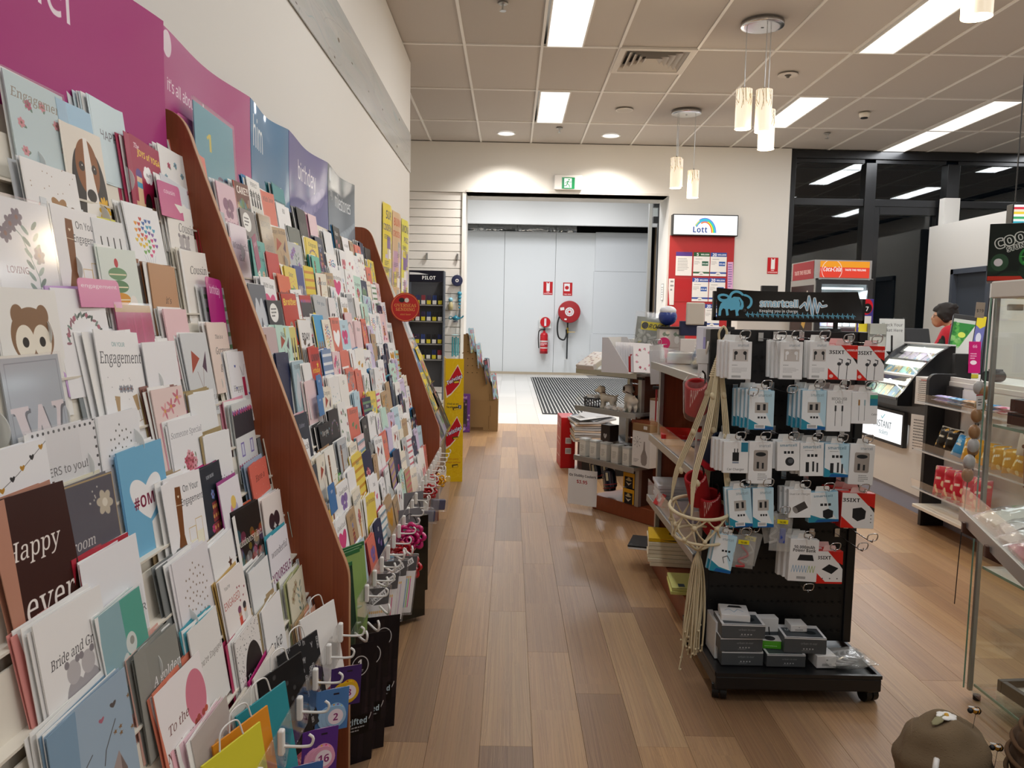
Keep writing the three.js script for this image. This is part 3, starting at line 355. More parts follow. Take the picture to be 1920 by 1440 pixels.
// ---------- card racks along the wall ----------
const Z1 = -2.049, Z2 = -4.708, XT = (y) => -0.3464 - 0.301 * y, LEAN = 0.15, TIER = 0.104, TY = (j) => 1.62 - TIER * j;
const sideShape = () => { const s = new THREE.Shape(); s.moveTo(-0.926, 0); s.lineTo(-0.926, 1.742); s.lineTo(-0.885, 1.74); s.bezierCurveTo(-0.835, 1.735, -0.82, 1.69, -0.806, 1.645); s.lineTo(-0.438, 0.62); s.bezierCurveTo(-0.418, 0.575, -0.414, 0.56, -0.414, 0.52); s.lineTo(-0.414, 0); s.closePath(); return s; };
const panelGeo = (() => { const g = ext(sideShape(), 0.018, 0.0012), uv = g.attributes.uv, p = g.attributes.position; for (let i = 0; i < p.count; i++) uv.setXY(i, p.getX(i) * 1.3 + p.getZ(i), p.getY(i) * 0.6); return g; })();
const edgeGeo = (() => { const pts = sideShape().getPoints(10).filter((p) => !(p.x < -0.89 && p.y < 1.7)), cur = new THREE.CatmullRomCurve3(pts.slice(1).map((p) => new THREE.Vector3(p.x, p.y, 0)), false, 'catmullrom', 0); const n = pts.length, g = []; for (let i = 1; i < n; i++) { const a = pts[i - 1], b = pts[i], L = a.distanceTo(b); if (L < 0.002) continue; g.push(tf(box(L, 0.002, 0.019), [(a.x + b.x) / 2, (a.y + b.y) / 2, 0], [0, 0, Math.atan2(b.y - a.y, b.x - a.x)])); } return merge(g); })();
const divGeo = (() => { const s = new THREE.Shape(); s.moveTo(-0.03, -0.034); s.lineTo(0.006, -0.034); s.absarc(0.006, 0, 0.034, -Math.PI / 2, Math.PI / 2, false); s.lineTo(-0.03, 0.034); s.closePath(); return ext(s, 0.0015); })();
function cardRack(label, z0, z1, colPitch) { // runs from z0 (near) to z1 (far)
  const r = thing('card_rack', label, 'card rack', [0, 0, 0]), L = z0 - z1, zc = (z0 + z1) / 2;
  part(r, 'side_panel', panelGeo, M.cherry, [0, 0, z1]); part(r, 'edge_band', edgeGeo, M.edge, [0.0015, 0, z1 + 0.009]);
  part(r, 'back_panel', box(0.012, 1.66, L), M.cream, [-0.912, 0.83, zc]);
  part(r, 'base', box(0.43, 0.2, L - 0.02), M.black, [-0.69, 0.1, zc]);
  for (let j = 0; j < 12; j++) {
    const y = TY(j) - 0.10, x = XT(TY(j)) + 0.016;
    part(r, 'tier_panel', memo('tp' + L, () => box(0.004, 0.15, L - 0.02)), M.cream, [x - 0.036, y + 0.03, zc], [0, 0, LEAN]);
    part(r, 'tier_ledge', memo('tl' + L, () => box(0.05, 0.004, L - 0.02)), M.cream, [x - 0.006, y - 0.082, zc]);
    for (let z = z1 + colPitch * 0.98; z < z0 - 0.02 && z < -0.7; z += colPitch) if (rnd() < 0.3) part(r, 'divider', divGeo, M.frost, [x - 0.022 - rr(0, 0.012), y + rr(-0.045, 0.0), z + rr(-0.008, 0.008)]);
  }
  return r;
}
cardRack('wood-sided greeting card rack nearest the camera, twelve stepped tiers', -0.3, Z1, 0.165);
cardRack('long wood-sided greeting card rack between the two cherry side panels', Z1 - 0.001, Z2, 0.15);
const spare = [], SPC = ['#f4f3f0', '#f4f3f0', '#efeeea', '#f4f3f0', '#e9e4d6', '#d9dcdd'];
function addSpare(w, h, p, rot, col) { const g = tf(new THREE.BoxGeometry(w, h, 0.0011), p, rot); const c = new THREE.Color(col), n = g.attributes.position.count, a = new Float32Array(n * 3); for (let i = 0; i < n; i++) c.toArray(a, i * 3); g.deleteAttribute('uv'); g.setAttribute('color', new THREE.BufferAttribute(a, 3)); spare.push(g); }
let near = Atlas(254, 338);
const thin = S(0xffffff, 0.5);
// one stocked pocket: front card as a thing, spare copies gathered into one heap object
function stock(at, zc, y, w, h, d, label, cat, n, o = {}) {
  if (at.A.full()) at.A = at.make();
  const uv = at.A.add(d), g = cardGeo(w, h, uv, o.spread ?? rr(0.03, 0.09), 0.0009, o.bow ?? (rnd() < 0.25 ? rr(-0.004, 0.003) : 0));
  const lean = LEAN + rr(-0.03, 0.03), x = XT(y) + Math.sin(lean) * h + (o.dx || 0), yaw = Math.PI / 2 + (o.yaw ?? rr(-0.05, 0.03)), roll = o.roll ?? rr(-0.025, 0.025);
  const c = solo(o.name || 'greeting_card', g, at.A.mat, label, cat || 'greeting card', [x, y - Math.cos(lean) * h, zc], [-lean, yaw, roll], o.group);
  if (o.sleeve) part(c, 'sleeve', box(w + 0.008, h + 0.008, 0.004), M.sleeve, [0, h / 2, 0.0005]);
  const env = d.env || pick(SPC), face = d.back || d.bg;
  for (let i = 1; i <= n; i++) { const lastc = i > n - 2, a = lean + 0.004 * i + rr(-0.01, 0.01), hh = h * rr(0.975, 1.01); addSpare(w, hh, [x - 0.0024 * i - 0.002 - Math.sin(a) * hh / 2, y - Math.cos(lean) * h + Math.cos(a) * hh / 2 + rr(-0.004, 0.004) + 0.001 * i, zc + rr(-0.002, 0.004) + (o.fan ?? 0.0022) * i], [-a, Math.PI / 2 + rr(-0.06, 0.08), rr(-0.03, 0.03)], lastc ? env : i % 2 ? face : '#f1f0ec'); }
  return c;
}
const A1 = { A: near, make: () => Atlas(254, 338) }, sc = { i: 1, f: 'serif' }, sn = {}, sb = { b: 1 };
// [zc, ytop, w, h, bg, motif, colour, label, texts, spare count, options]
const NEAR = [
  [-1.41, 1.625, .17, .2, '#c9dbdd', 'floral', '#d98a93', 'large pale blue engagement card with pink flowers in a plastic sleeve, top tier', [['Engagement', .5, .16, .15, '#8a7a64', sc]], 2, { sleeve: 1 }],
  [-1.53, 1.618, .12, .17, '#a9cbe0', 'bird', '#f2f5f6', 'sky blue card half hidden behind the beagle card', [], 3],
  [-1.68, 1.66, .14, .17, '#d4e6ea', 'plain', '#999', 'pale blue card reading HAPPY under the birthday tabs', [['HAPPY', .5, .4, .2, '#6d6a72', sn]], 7, { fan: .006 }],
  [-1.53, 1.575, .13, .2, '#ece4d6', 'dog', '#333', 'card shaped like a beagle with a yellow flower in its mouth', [], 6, { fan: .004 }],
  [-1.80, 1.612, .145, .2, '#a51548', 'yoga', '#fff', 'crimson humorous yoga card with two upside-down figures', [['The', .2, .1, .1, '#fff', sc], ['JOYS of YOGA', .6, .16, .13, '#f0d23a', sb]], 7, { fan: .009, roll: -.08, env: '#8f1440' }],
  [-1.90, 1.545, .14, .18, '#d7dbe0', 'bird', '#6b6f78', 'pale grey card with two small birds beside the wood panel, top tiers', [], 2, { roll: -.12 }],
  [-1.375, 1.478, .165, .18, '#f1efec', 'hearts', '#c99', 'white engaged card with a row of bronze hearts', [['Engaged', .55, .78, .17, '#55504c', sc]], 3],
  [-1.245, 1.404, .15, .2, '#eceaea', 'vine', '#6d5a6a', 'white card in plastic with a tall grey flowering stem, picture edge', [['LOVING', .3, .55, .1, '#8a5d5d', sn]], 3, { sleeve: 1, env: '#e3a7b0' }],
  [-1.41, 1.411, .15, .2, '#f2f0ef', 'bottle', '#333', 'white engagement card with brown champagne bottle and two flutes, upper tier', [['On Your', .68, .14, .12, '#3a3a40', sn], ['Engagement', .68, .26, .12, '#3a3a40', sn]], 4],
  [-1.525, 1.405, .12, .16, '#e9eaea', 'bottles', '#222', 'white card printed with four dark bottles', [], 5, { env: '#d7d23c' }],
  [-1.69, 1.452, .15, .18, '#f1f2f3', 'hearttree', '#333', 'white card with a tree of small coloured hearts', [], 5],
  [-1.90, 1.485, .14, .19, '#efece6', 'bears', '#999', 'cream cousin card with two grey bears', [['Cousin', .66, .28, .2, '#55555c', sc]], 4],
  [-1.525, 1.352, .135, .17, '#dfe8df', 'macarons', '#333', 'pale green card with a stack of macarons', [], 5],
  [-1.70, 1.333, .13, .15, '#c0916a', 'plain', '#333', 'kraft brown card lettered it is GOOD', [["it's", .55, .5, .17, '#3a2a22', sc], ['GOOD', .5, .74, .24, '#3a2a22', sn]], 7, { fan: .006, back: '#8d5d3d', env: '#2a2523' }],
  [-1.905, 1.377, .14, .17, '#f1ece4', 'plain', '#333', 'cream card reading Cousin in brush letters next to the wood panel', [['Cousin', .6, .26, .2, '#3a3a3c', sc]], 5],
  [-1.19, 1.266, .15, .2, '#f0eee8', 'owls', '#333', 'cream card with two brown owls, picture edge', [], 2],
  [-1.335, 1.27, .15, .18, '#f1f0f0', 'wreath', '#b06a7a', 'white card with an arch of grey leaves and berries', [["you're", .5, .56, .12, '#9a9a9a', sc]], 3, { env: '#c9a4d6' }],
  [-1.515, 1.246, .15, .14, '#b81467', 'foil', '#333', 'shiny magenta foil packet with a gold edge', [], 2, { sleeve: 1 }],
  [-1.70, 1.24, .12, .15, '#efc9cd', 'plain', '#333', "pink card reading it's a boy", [["IT'S A BOY", .5, .7, .16, '#a25d6a', sn]], 4],
  [-1.15, 1.167, .145, .19, '#aeb4bb', 'monogram', '#333', 'grey wedding card with a big letter W', [], 3, { sleeve: 1 }],
  [-1.41, 1.199, .16, .2, '#f3f2f1', 'glasses', '#333', 'white engagement card with doves and tiny flutes, centre tier', [['ON YOUR', .5, .12, .07, '#6f9c9c', sn], ['Engagement', .5, .24, .19, '#46464a', sc]], 6, { fan: .009, roll: -.06, env: '#7f8688' }],
  [-1.575, 1.175, .15, .18, '#f2f1f2', 'balloon', '#333', 'white card with a string of coloured balloon drops', [], 6],
  [-1.755, 1.188, .15, .19, '#d4d7d8', 'wine', '#333', 'grey card with a wine glass and red umbrella', [['WINE &', .8, .78, .1, '#444', sc], ['dine', .8, .9, .14, '#444', sc]], 4],
  [-1.91, 1.21, .13, .17, '#efdcd0', 'plain', '#333', 'peach card to a gorgeous granny beside the wood panel', [['This is a', .5, .2, .1, '#444', sc], ['Gorgeous', .6, .4, .18, '#444', sc], ['granny', .65, .62, .18, '#444', sc]], 3],
  [-1.985, 1.137, .13, .18, '#f2f2f4', 'gifts', '#333', 'white birthday card with a pink striped present, touching the wood panel', [['Happy', .3, .5, .14, '#666', sc], ['Birthday', .6, .84, .12, '#666', sc]], 7, { fan: .006 }],
  [-1.17, 1.063, .165, .19, '#eeedee', 'dotborder', '#2b2b2e', 'white cheers to you card with a black dotted border', [['CHEERS to you!', .42, .34, .12, '#444', sn]], 2, { sleeve: 1 }],
  [-1.05, 1.052, .14, .19, '#f0f0f1', 'bunting', '#333', 'white card with heart bunting at the picture edge', [['him', .4, .84, .14, '#777', sc]], 3],
  [-1.335, 1.063, .15, .18, '#eeeeef', 'dots', '#5a5a52', 'white card with a small spray of dark dots', [], 1],
  [-1.545, 1.086, .135, .16, '#ead2cc', 'lilies', '#333', 'card covered in pink lilies', [], 7, { back: '#8e5f55', env: '#a78f63' }],
  [-1.705, 1.063, .14, .16, '#eff1f1', 'plain', '#333', 'white best friends card in the upper of two best friends pockets', [['best friends', .5, .6, .2, '#222', sc]], 3, { env: '#a38e5f' }],
  [-1.92, 1.019, .14, .19, '#d9dcda', 'house', '#333', 'card printed with a house front and flower boxes', [], 6, { env: '#e7a2b4' }],
  [-1.375, 1.0, .16, .19, '#77b6d8', 'bigheart', '#f4f4f4', 'sky blue card with a white heart and hashtag', [['#OMG', .5, .5, .2, '#7d1a3c', sb]], 4, { back: '#5793bd', fan: .005 }],
  [-1.578, 1.022, .15, .18, '#f0f0f1', 'bouquet', '#d9828d', 'white card with a pink vase of flowers', [['Someone Special', .5, .16, .12, '#9a9aa0', sc]], 4, { env: '#e3a7b6' }],
  [-1.71, .973, .14, .17, '#f1f2f2', 'plain', '#333', 'white best friends card in the lower of two best friends pockets', [['best friends', .5, .62, .2, '#222', sc]], 3, { env: '#a38e5f' }],
  [-1.045, .992, .15, .19, '#3a1a14', 'plain', '#333', 'dark brown card lettered happy ever after in white', [['Happy', .4, .38, .24, '#f0e9e2', sc], ['ever', .5, .78, .34, '#f0e9e2', sc]], 2, { env: '#b9826a' }],
  [-1.18, .979, .15, .18, '#4a4653', 'jewel', '#fff', 'dark card for a groom with a jewelled flower', [['groom', .26, .5, .16, '#ddd9d4', sc], ['today', .5, .66, .14, '#ddd9d4', sc], ['after', .7, .84, .16, '#ddd9d4', sc]], 3, { sleeve: 1, env: '#e9e2c6' }],
  [-1.485, .925, .15, .2, '#f2f0f0', 'bottle', '#333', 'white engagement card with brown champagne bottle, lower tier', [['On Your', .68, .14, .12, '#3a3a40', sn], ['Engagement', .68, .26, .12, '#3a3a40', sn]], 6, { fan: .007, roll: -.04, env: '#a8916c' }],
  [-1.625, .918, .13, .19, '#262d38', 'cake', '#333', 'navy card with a chocolate cake and flowers', [['FOR MUM', .5, .12, .07, '#cfd4da', sn]], 3, { env: '#c5207c' }],
  [-1.70, .872, .13, .16, '#ece9ee', 'icecream', '#333', 'lilac-edged white card with an ice cream cone', [], 2, { env: '#a13c86' }],
  [-1.905, .876, .14, .17, '#dd6f5f', 'taco', '#333', 'coral card with a taco beside the wood panel', [['Have a', .5, .22, .16, '#4a2a22', sc]], 3, { env: '#9fb3c9' }],
  [-1.19, .873, .16, .16, '#efeff1', 'plain', '#333', 'white card to the perfect pear with glittery red cards behind', [['TO THE', .4, .58, .09, '#55555a', sn], ['PERFECT PEAR', .55, .76, .14, '#55555a', sn]], 7, { back: '#b32237', env: '#b32237', fan: .001 }],
  [-1.43, .794, .16, .19, '#e7e4e6', 'dots', '#8d7a66', 'white engagement card with a small brown dog', [['Engagement', .55, .72, .17, '#44434a', sc]], 6, { env: '#7d8180', fan: .006 }],
  [-1.58, .779, .13, .18, '#f3f3f2', 'star', '#5a3a2a', 'white super star card with one bronze star', [['Super', .5, .6, .24, '#333', sc], ['STAR', .5, .8, .2, '#333', sc]], 5, { env: '#a8916c' }],
  [-1.745, .802, .15, .18, '#1e1816', 'photo', '#201a18', 'black outdoorsy card with orange tents', [['outdoorsy inc.', .5, .4, .15, '#e8e4dc', sc]], 4, { back: '#2a2220', env: '#d2603c' }],
  [-1.92, .788, .14, .18, '#efe6e0', 'butterfly', '#3a2a30', 'pale card with a large dark flower near the wood panel', [['WITH', .4, .74, .12, '#444', sn]], 4],
  [-1.89, .706, .14, .18, '#eceaf0', 'plain', '#333', 'white card reading yourself in thick grey and pink letters', [['wonderful', .5, .24, .16, '#4a4650', sc], ['YOURSELF', .5, .55, .22, '#7a3a63', sb], ['lucky', .5, .84, .24, '#4a4650', sc]], 2, { env: '#3f9fb0' }],
  [-1.05, .835, .165, .2, '#efedea', 'bears', '#999', 'white bride and groom card with rounded corners and grey bears', [['Bride and Groom', .55, .32, .12, '#3a3638', sc]], 5, { env: '#dd9089', fan: .004 }],
  [-1.17, .797, .13, .17, '#6fb0ab', 'teal', '#333', 'two-tone teal card with paper shapes, in plastic', [], 2, { sleeve: 1 }],
  [-1.57, .71, .14, .18, '#f0eae6', 'couple', '#333', 'white card with a drawn couple and red title', [["You're", .25, .12, .08, '#777', sn], ['ENGAGED', .35, .3, .15, '#b5534d', sn]], 3, { env: '#c9a866' }],
  [-1.72, .68, .13, .16, '#eceeee', 'plain', '#333', 'plain white card with a few drawn marks, grey cards behind', [['Today', .7, .7, .12, '#777', sc]], 6, { back: '#a3a5a4' }],
  [-1.92, .592, .14, .18, '#ded9c2', 'vine', '#b6ab8c', 'olive cream card with an embossed plant beside the wood panel', [], 7, { back: '#b9bd8a', env: '#8b8a52' }],
  [-1.03, .713, .19, .18, '#9fb3c4', 'shoes', '#333', 'pale blue card with bridal shoes and copper stars', [], 6, { back: '#7f9db5' }],
  [-1.23, .71, .14, .17, '#8f8f88', 'plain', '#333', 'grey golden wedding card with white script', [['A golden', .66, .36, .16, '#eee', sc], ['wish', .7, .56, .16, '#eee', sc]], 5, { env: '#e0aea0' }],
  [-1.40, .68, .13, .17, '#e9e7e3', 'plain', '#333', "pale arched card reading you're engaged, turquoise cards behind", [["You're Engaged!", .55, .42, .12, '#77716c', sc]], 4, { env: '#4aa0b0', back: '#62b4c2' }],
  [-1.565, .597, .14, .18, '#eae6e2', 'speckle', '#333', 'speckled card with a black oval reading future', [], 5, { env: '#b8325f', fan: .006 }],
  [-1.725, .595, .14, .17, '#f2f1f0', 'plain', '#333', 'white card reading Cake in script', [['Cake', .45, .6, .3, '#3a3434', sc]], 5, { env: '#a8916c', back: '#c7b48c' }],
  [-1.92, .487, .14, .17, '#e6b49b', 'butterfly', '#8a6a5c', 'plain peach card at the foot of the wood panel', [], 5, { env: '#b89c74' }],
  [-1.265, .642, .165, .18, '#f1ebea', 'balloonpink', '#333', 'white card to the newlyweds with a pink balloon', [['To the', .34, .4, .15, '#6a3a35', sc], ['Newlyweds!', .4, .6, .15, '#6a3a35', sc]], 3, { env: '#d2795f' }],
  [-1.605, .505, .17, .18, '#f0e9e1', 'figures', '#d9c4b4', 'cream card reading to the engagement, pink cards behind', [['to the', .35, .25, .12, '#5a5046', sc], ['Engagement', .4, .42, .15, '#5a5046', sc]], 4, { env: '#c5207c' }],
  [-1.45, .5, .12, .18, '#e3ded5', 'bow', '#333', 'card with a silver ribbon bow in plastic', [], 3, { sleeve: 1 }],
  [-1.32, .538, .15, .18, '#d9cfc9', 'photo', '#b9ada6', 'taupe card in front of a fan of pink lined cards', [], 7, { env: '#eeb6c0', back: '#e8c9d0', fan: .008 }],
];
for (const [z, y, w, h, bg, m, c, label, t, n, o] of NEAR) stock(A1, z, y, w, h, { bg, m, c, t, env: o?.env, back: o?.back }, label, null, n, o);
const ORD = ['first', 'second', 'third', 'fourth', 'fifth', 'sixth', 'seventh', 'eighth', 'ninth', 'tenth', 'eleventh', 'twelfth', 'thirteenth', 'fourteenth', 'fifteenth', 'sixteenth', 'seventeenth', 'eighteenth'];
const TINT = [['white', '#f2f2f1'], ['white', '#efeff1'], ['white', '#f1efe9'], ['white', '#eceeee'], ['cream', '#ece5d4'], ['pale pink', '#ecd0d2'], ['pale blue', '#bcd8e4'], ['grey', '#b9bdc0'], ['white', '#f3f3f3'], ['mint', '#bfe0d2'], ['kraft', '#b79b78'], ['navy', '#27304e'], ['lilac', '#cfc4e0'], ['white', '#f0efec'], ['yellow', '#e6cf5a'], ['coral', '#dd7a68'], ['white', '#efefef'], ['black', '#25262a']];
const GM = [['floral', 'flower'], ['figures', 'cartoon'], ['hearttree', 'small-hearts'], ['balloon', 'balloon'], ['bird', 'bird'], ['butterfly', 'butterfly'], ['stars', 'starry'], ['bigheart', 'single-heart'], ['bottle', 'champagne'], ['cake', 'cake'], ['vine', 'flower-stem'], ['wreath', 'leaf-arch'], ['gifts', 'gift-box'], ['rose', 'rose'], ['bouquet', 'bouquet'], ['stripe', 'striped'], ['wine', 'wine-glass'], ['dots', 'dotted'], ['plain', 'lettered']];
function generic() { const [cn, bg] = pick(TINT), [m, mn] = pick(GM), darkbg = ['navy', 'black'].includes(cn); const t = rnd() < 0.75 ? [[pick(WORDS), 0.5, rr(0.08, 0.25), rr(0.13, 0.2), darkbg ? '#e9e6df' : pick(['#3a3a3c', '#555', '#7a4a55', '#3c5a78']), rnd() < 0.6 ? sc : sn]] : []; return { cn, mn, d: { bg, m, c: m === 'bigheart' && cn === 'coral' ? '#fff' : pick(['#d8437f', '#c86a76', '#7aa3b5', '#c9922f', '#6a8f6a', '#8a6fae']), t, env: rnd() < 0.35 ? pick(['#e3a7b6', '#2f7fb5', '#c9a866', '#d7d23c', '#3f9fb0', '#7f8688', '#b32237', '#5c9a4a']) : undefined } }; }
// empty pockets of the near rack take plain stock
for (let j = 0; j < 13; j++) for (let k = 0; k < 9; k++) {
  const z = -1.965 + 0.165 * k, y = TY(j) + rr(-0.02, 0.015); if (z > -0.62 || y < 0.36) continue;
  if (z > -1.32 + j * 0.052) continue;
  if (NEAR.some((q) => Math.abs(q[1] - y) < 0.07 && Math.abs(q[0] - z) < 0.135)) continue;
  const q = generic(); if (j > 12) continue;
  stock(A1, z, y, 0.148, 0.175, q.d, `${q.cn} ${q.mn} card, near rack, ${ORD[j]} tier down, ${ORD[k]} pocket from wood panel`, null, 4);
}
// ---------- the long rack: front cards by tier and pocket ----------
const A2 = { A: Atlas(170, 227), make: () => Atlas(170, 227) };
const FAR = [ // [z, y, w, h, bg, motif, colour, label, texts, back colour]
  [-2.47, 1.63, .13, .17, '#b5402c', 'photo', '#6b3a2c', 'red and brown card shouting CAKE', [['CAKE?!', .55, .14, .24, '#f4ece4', sb]]],
  [-2.61, 1.665, .13, .19, '#eceae6', 'bottles', '#222', 'white brother card with little bottles along its foot', [['PERFECT', .5, .1, .13, '#333', sn], ['BROTHER', .5, .28, .18, '#333', sb]], '#2f7fb5'],
  [-2.92, 1.69, .15, .21, '#3f8f96', 'plain', '#fff', 'teal grandpa card standing tallest in the top tier', [['GRANDPA', .5, .3, .2, '#16343f', sb], ['100%', .5, .66, .16, '#c0563d', sb]], '#2f7a82'],
  [-2.31, 1.6, .14, .17, '#ecc9d6', 'butterfly', '#8a4f7a', 'pink friend card in plastic beside the near wood panel', [['Friend', .5, .66, .24, '#8a3f6a', sc]]],
  [-3.17, 1.645, .13, .18, '#2e2e30', 'bigheart', '#454548', 'charcoal card with a dark embossed heart, top tier', [], '#55565a'],
  [-3.36, 1.645, .13, .18, '#e9ccd3', 'figures', '#b0a090', 'pink card with two drawn figures under the violet header', [], '#d9a4b4'],
  [-2.62, 1.55, .13, .19, '#a08a6c', 'plain', '#fff', 'kraft brown card to a brother in plastic', [['BROTHER', .5, .16, .18, '#3d3328', sn], ['ALL', .5, .36, .18, '#3d3328', sn], ['ABOUT', .5, .56, .18, '#3d3328', sn], ['YOU', .5, .76, .18, '#3d3328', sn]]],
  [-2.445, 1.545, .13, .17, '#8b8684', 'penguin', '#333', 'grey cartoon card with a white speech bubble, second tier', []],
  [-2.46, 1.455, .14, .17, '#67b0a8', 'figures', '#3b3b40', 'turquoise cartoon card with a man in glasses', [['BOY!', .4, .14, .2, '#23333a', sb], ['makes it level', .5, .32, .13, '#23333a', sn]]],
  [-2.31, 1.485, .14, .18, '#efe6ec', 'plain', '#999', 'pale lilac card reading wonderful gift', [['Wonderful', .5, .34, .18, '#77707a', sc], ['Gift', .5, .52, .18, '#77707a', sc]]],
  [-2.965, 1.55, .14, .18, '#6d7470', 'plain', '#333', 'grey-green card with a yellow number seven', [['7', .5, .5, .7, '#d8cf6a', sb]]],
  [-2.58, 1.428, .13, .16, '#c5373a', 'plain', '#333', 'plain red envelope card in the third tier', []],
  [-3.19, 1.46, .13, .17, '#69bfa6', 'bottle', '#e8c02e', 'sea green card with yellow shapes', [], '#3f9f9a'],
  [-2.635, 1.357, .14, .15, '#dd6a45', 'figures', '#3b3b40', 'orange brother card with a blue foot', [['brother', .5, .4, .22, '#2a2f6a', sb]]],
  [-2.865, 1.4, .13, .18, '#3f4c8c', 'bears', '#ccc', 'blue-violet card with a white frame, third tier', []],
  [-3.02, 1.41, .12, .16, '#e3cd3a', 'stripe', '#cf8a2e', 'bright yellow striped card in the third tier', [], '#d7c22a'],
  [-3.57, 1.6, .14, .21, '#eceef0', 'figures', '#aab', 'tall white card with faint figures under the grey header', []],
  [-2.63, 1.298, .15, .17, '#c0392b', 'figures', '#3f8fb5', 'red comic card titled brother over a blue scene', [['Brother', .5, .16, .24, '#f0d23a', sb]], '#8e2a22'],
  [-2.84, 1.298, .15, .18, '#b8302c', 'house', '#4aa3d0', 'red card with a blue sign for a son', [['SON', .5, .6, .2, '#143a6a', sb]], '#9a2a28'],
  [-2.315, 1.317, .15, .2, '#5d6470', 'wings', '#ccc', 'dark grey card with pale feathered wings', []],
  [-2.445, 1.273, .15, .17, '#2d3036', 'penguin', '#333', 'black penguin card with white speech bubbles', []],
  [-2.94, 1.23, .14, .18, '#46a2d4', 'figures', '#8a5a3a', 'bright blue card with a brown figure, fifth tier', [], '#e0c62e'],
  [-3.255, 1.3, .13, .19, '#efecec', 'plain', '#333', 'white card with a large dark number 65', [['65', .5, .5, .6, '#2b2b30', sb]]],
  [-2.53, 1.19, .14, .17, '#d9d07a', 'bottles', '#222', 'yellow-green card with a row of bottles', []],
  [-2.72, 1.212, .14, .19, '#efefed', 'bird', '#5a4636', 'white birthday card with a small brown bird', [['BDAY', .5, .3, .24, '#2b2b2e', sb]], '#b79b78'],
  [-2.73, 1.118, .13, .18, '#c23a2e', 'star', '#f0d23a', 'red card for mummy with white goose shapes', [['MUMMY', .5, .2, .24, '#2a2230', sb], ['Birthday', .5, .44, .18, '#f0c22e', sb]]],
  [-2.5, 1.085, .15, .18, '#a9c3cc', 'wings', '#444', 'pale blue card with a dark cat outline, mid rack', [['PURRFECT', .5, .1, .14, '#555', sn]]],
  [-2.36, 1.116, .14, .2, '#232b4c', 'stars', '#3c456a', 'dark navy card with faint stars at the near wood panel', []],
  [-2.29, 1.19, .15, .17, '#c9b3b3', 'bottle', '#5a3a2a', 'pinkish photo card with a glass of dark beer', []],
  [-2.355, .935, .14, .18, '#2a3342', 'plain', '#ccc', 'plain dark slate card beside the near wood panel, low on the rack', [['Father', .5, .2, .12, '#aab', sc]], '#e2a3ae'],
  [-2.91, 1.105, .14, .17, '#7d93b5', 'stripe', '#e8ecef', 'blue card with white stripes in front of the white fan', [], '#2f6fb5'],
  [-2.3, .78, .14, .19, '#39424c', 'plain', '#ccc', 'slate card with a curved top edge low by the near wood panel', [['today', .5, .3, .12, '#ccc', sc]]],
  [-2.33, .64, .13, .17, '#dcb45a', 'figures', '#5a7a3a', 'mustard yellow card low by the near wood panel', [['have a', .5, .2, .16, '#4a3a1a', sc]]],
  [-2.56, .8, .13, .21, '#efeee6', 'bottle', '#333', 'white card with one tall champagne bottle, low on the long rack', [], '#9a7a58'],
];
for (const [z, y, w, h, bg, m, c, label, t, back] of FAR) stock(A2, z, y, w, h, { bg, m, c, t, env: back, back }, label, null, 4, { fan: back ? .005 : .002, sleeve: /plastic/.test(label) });
for (let j = 0; j < 12; j++) for (let k = 0; k < 17; k++) {
  const z = -2.135 - 0.152 * k, y = TY(j) + rr(-0.03, 0.04);
  if (FAR.some((q) => Math.abs(q[1] - y) < 0.06 && Math.abs(q[0] - z) < 0.09)) continue;
  const q = generic(), w = rr(0.125, 0.15), h = rr(0.15, 0.19), fan = rnd() < 0.55 ? rr(0.005, 0.01) : 0.002;
  stock(A2, z, y, w, h, q.d, `${q.cn} ${q.mn} card, long rack, ${ORD[j]} tier down, ${ORD[k]} pocket from near panel`, null, fan > 0.004 ? 7 : 3, { fan, roll: rr(-0.06, 0.04), yaw: rr(-0.1, 0.06) });
}
// colour each heap's copies apart is vertex colour; one object for all the copies behind the fronts
{ const g = mergeGeometries(spare.map((q) => q.toNonIndexed())); const o = solo('spare_greeting_cards', g, S(0xffffff, 0.5, { vertexColors: true }), 'copies and envelopes stacked behind the front cards in both racks', 'greeting cards'); o.userData.kind = 'stuff'; }
// ---------- header boards, tabs ----------
function headerTex(bg, draw) { return cv(640, 360, (g, w, h) => { rect(g, bg, 0, 0, w, h); draw(g, w, h); }); }
function header(label, z0, z1, tex, x0 = -0.905, dy = 0, rough = 0.16) { // a springy laminated sheet: bows between its ends, leans to the wall
  const n = 16, L = z0 - z1, g = new THREE.BoxGeometry(L, 0.46, 0.0016, n, 6, 1), p = g.attributes.position, uv = g.attributes.uv, nn = g.attributes.normal;
  for (let i = 0; i < p.count; i++) { const x = p.getX(i), y = p.getY(i) + 0.23; if (nn.getZ(i) < 0.5) uv.setXY(i, 0.02, 0.02); const k = x / L + 0.5; p.setXYZ(i, x, y - 0.012 * Math.sin(k * Math.PI), p.getZ(i) + 0.007 * (y / 0.46) * Math.cos(k * 6.28) + 0.02 * (1 - y / 0.46) ** 2); }
  g.computeVertexNormals();
  return solo('header_board', g, P(0xffffff, rough + 0.2, { map: tex, specularIntensity: 0.4, clearcoat: 0.45, clearcoatRoughness: 0.05 }), label, 'header board', [x0, 1.5 + dy, (z0 + z1) / 2], [0, Math.PI / 2, 0]);
}
header('large magenta header board lettered for her, nearest the camera', -1.27, -2.0, headerTex('#b0337f', (g, w, h) => { txt(g, 'her', w * 0.36, h * 0.2, 110, '#f6e8f0'); txt(g, 'for', w * 0.32, h * 0.03, 40, '#f6e8f0'); }), -0.87, -0.02, 0.42);
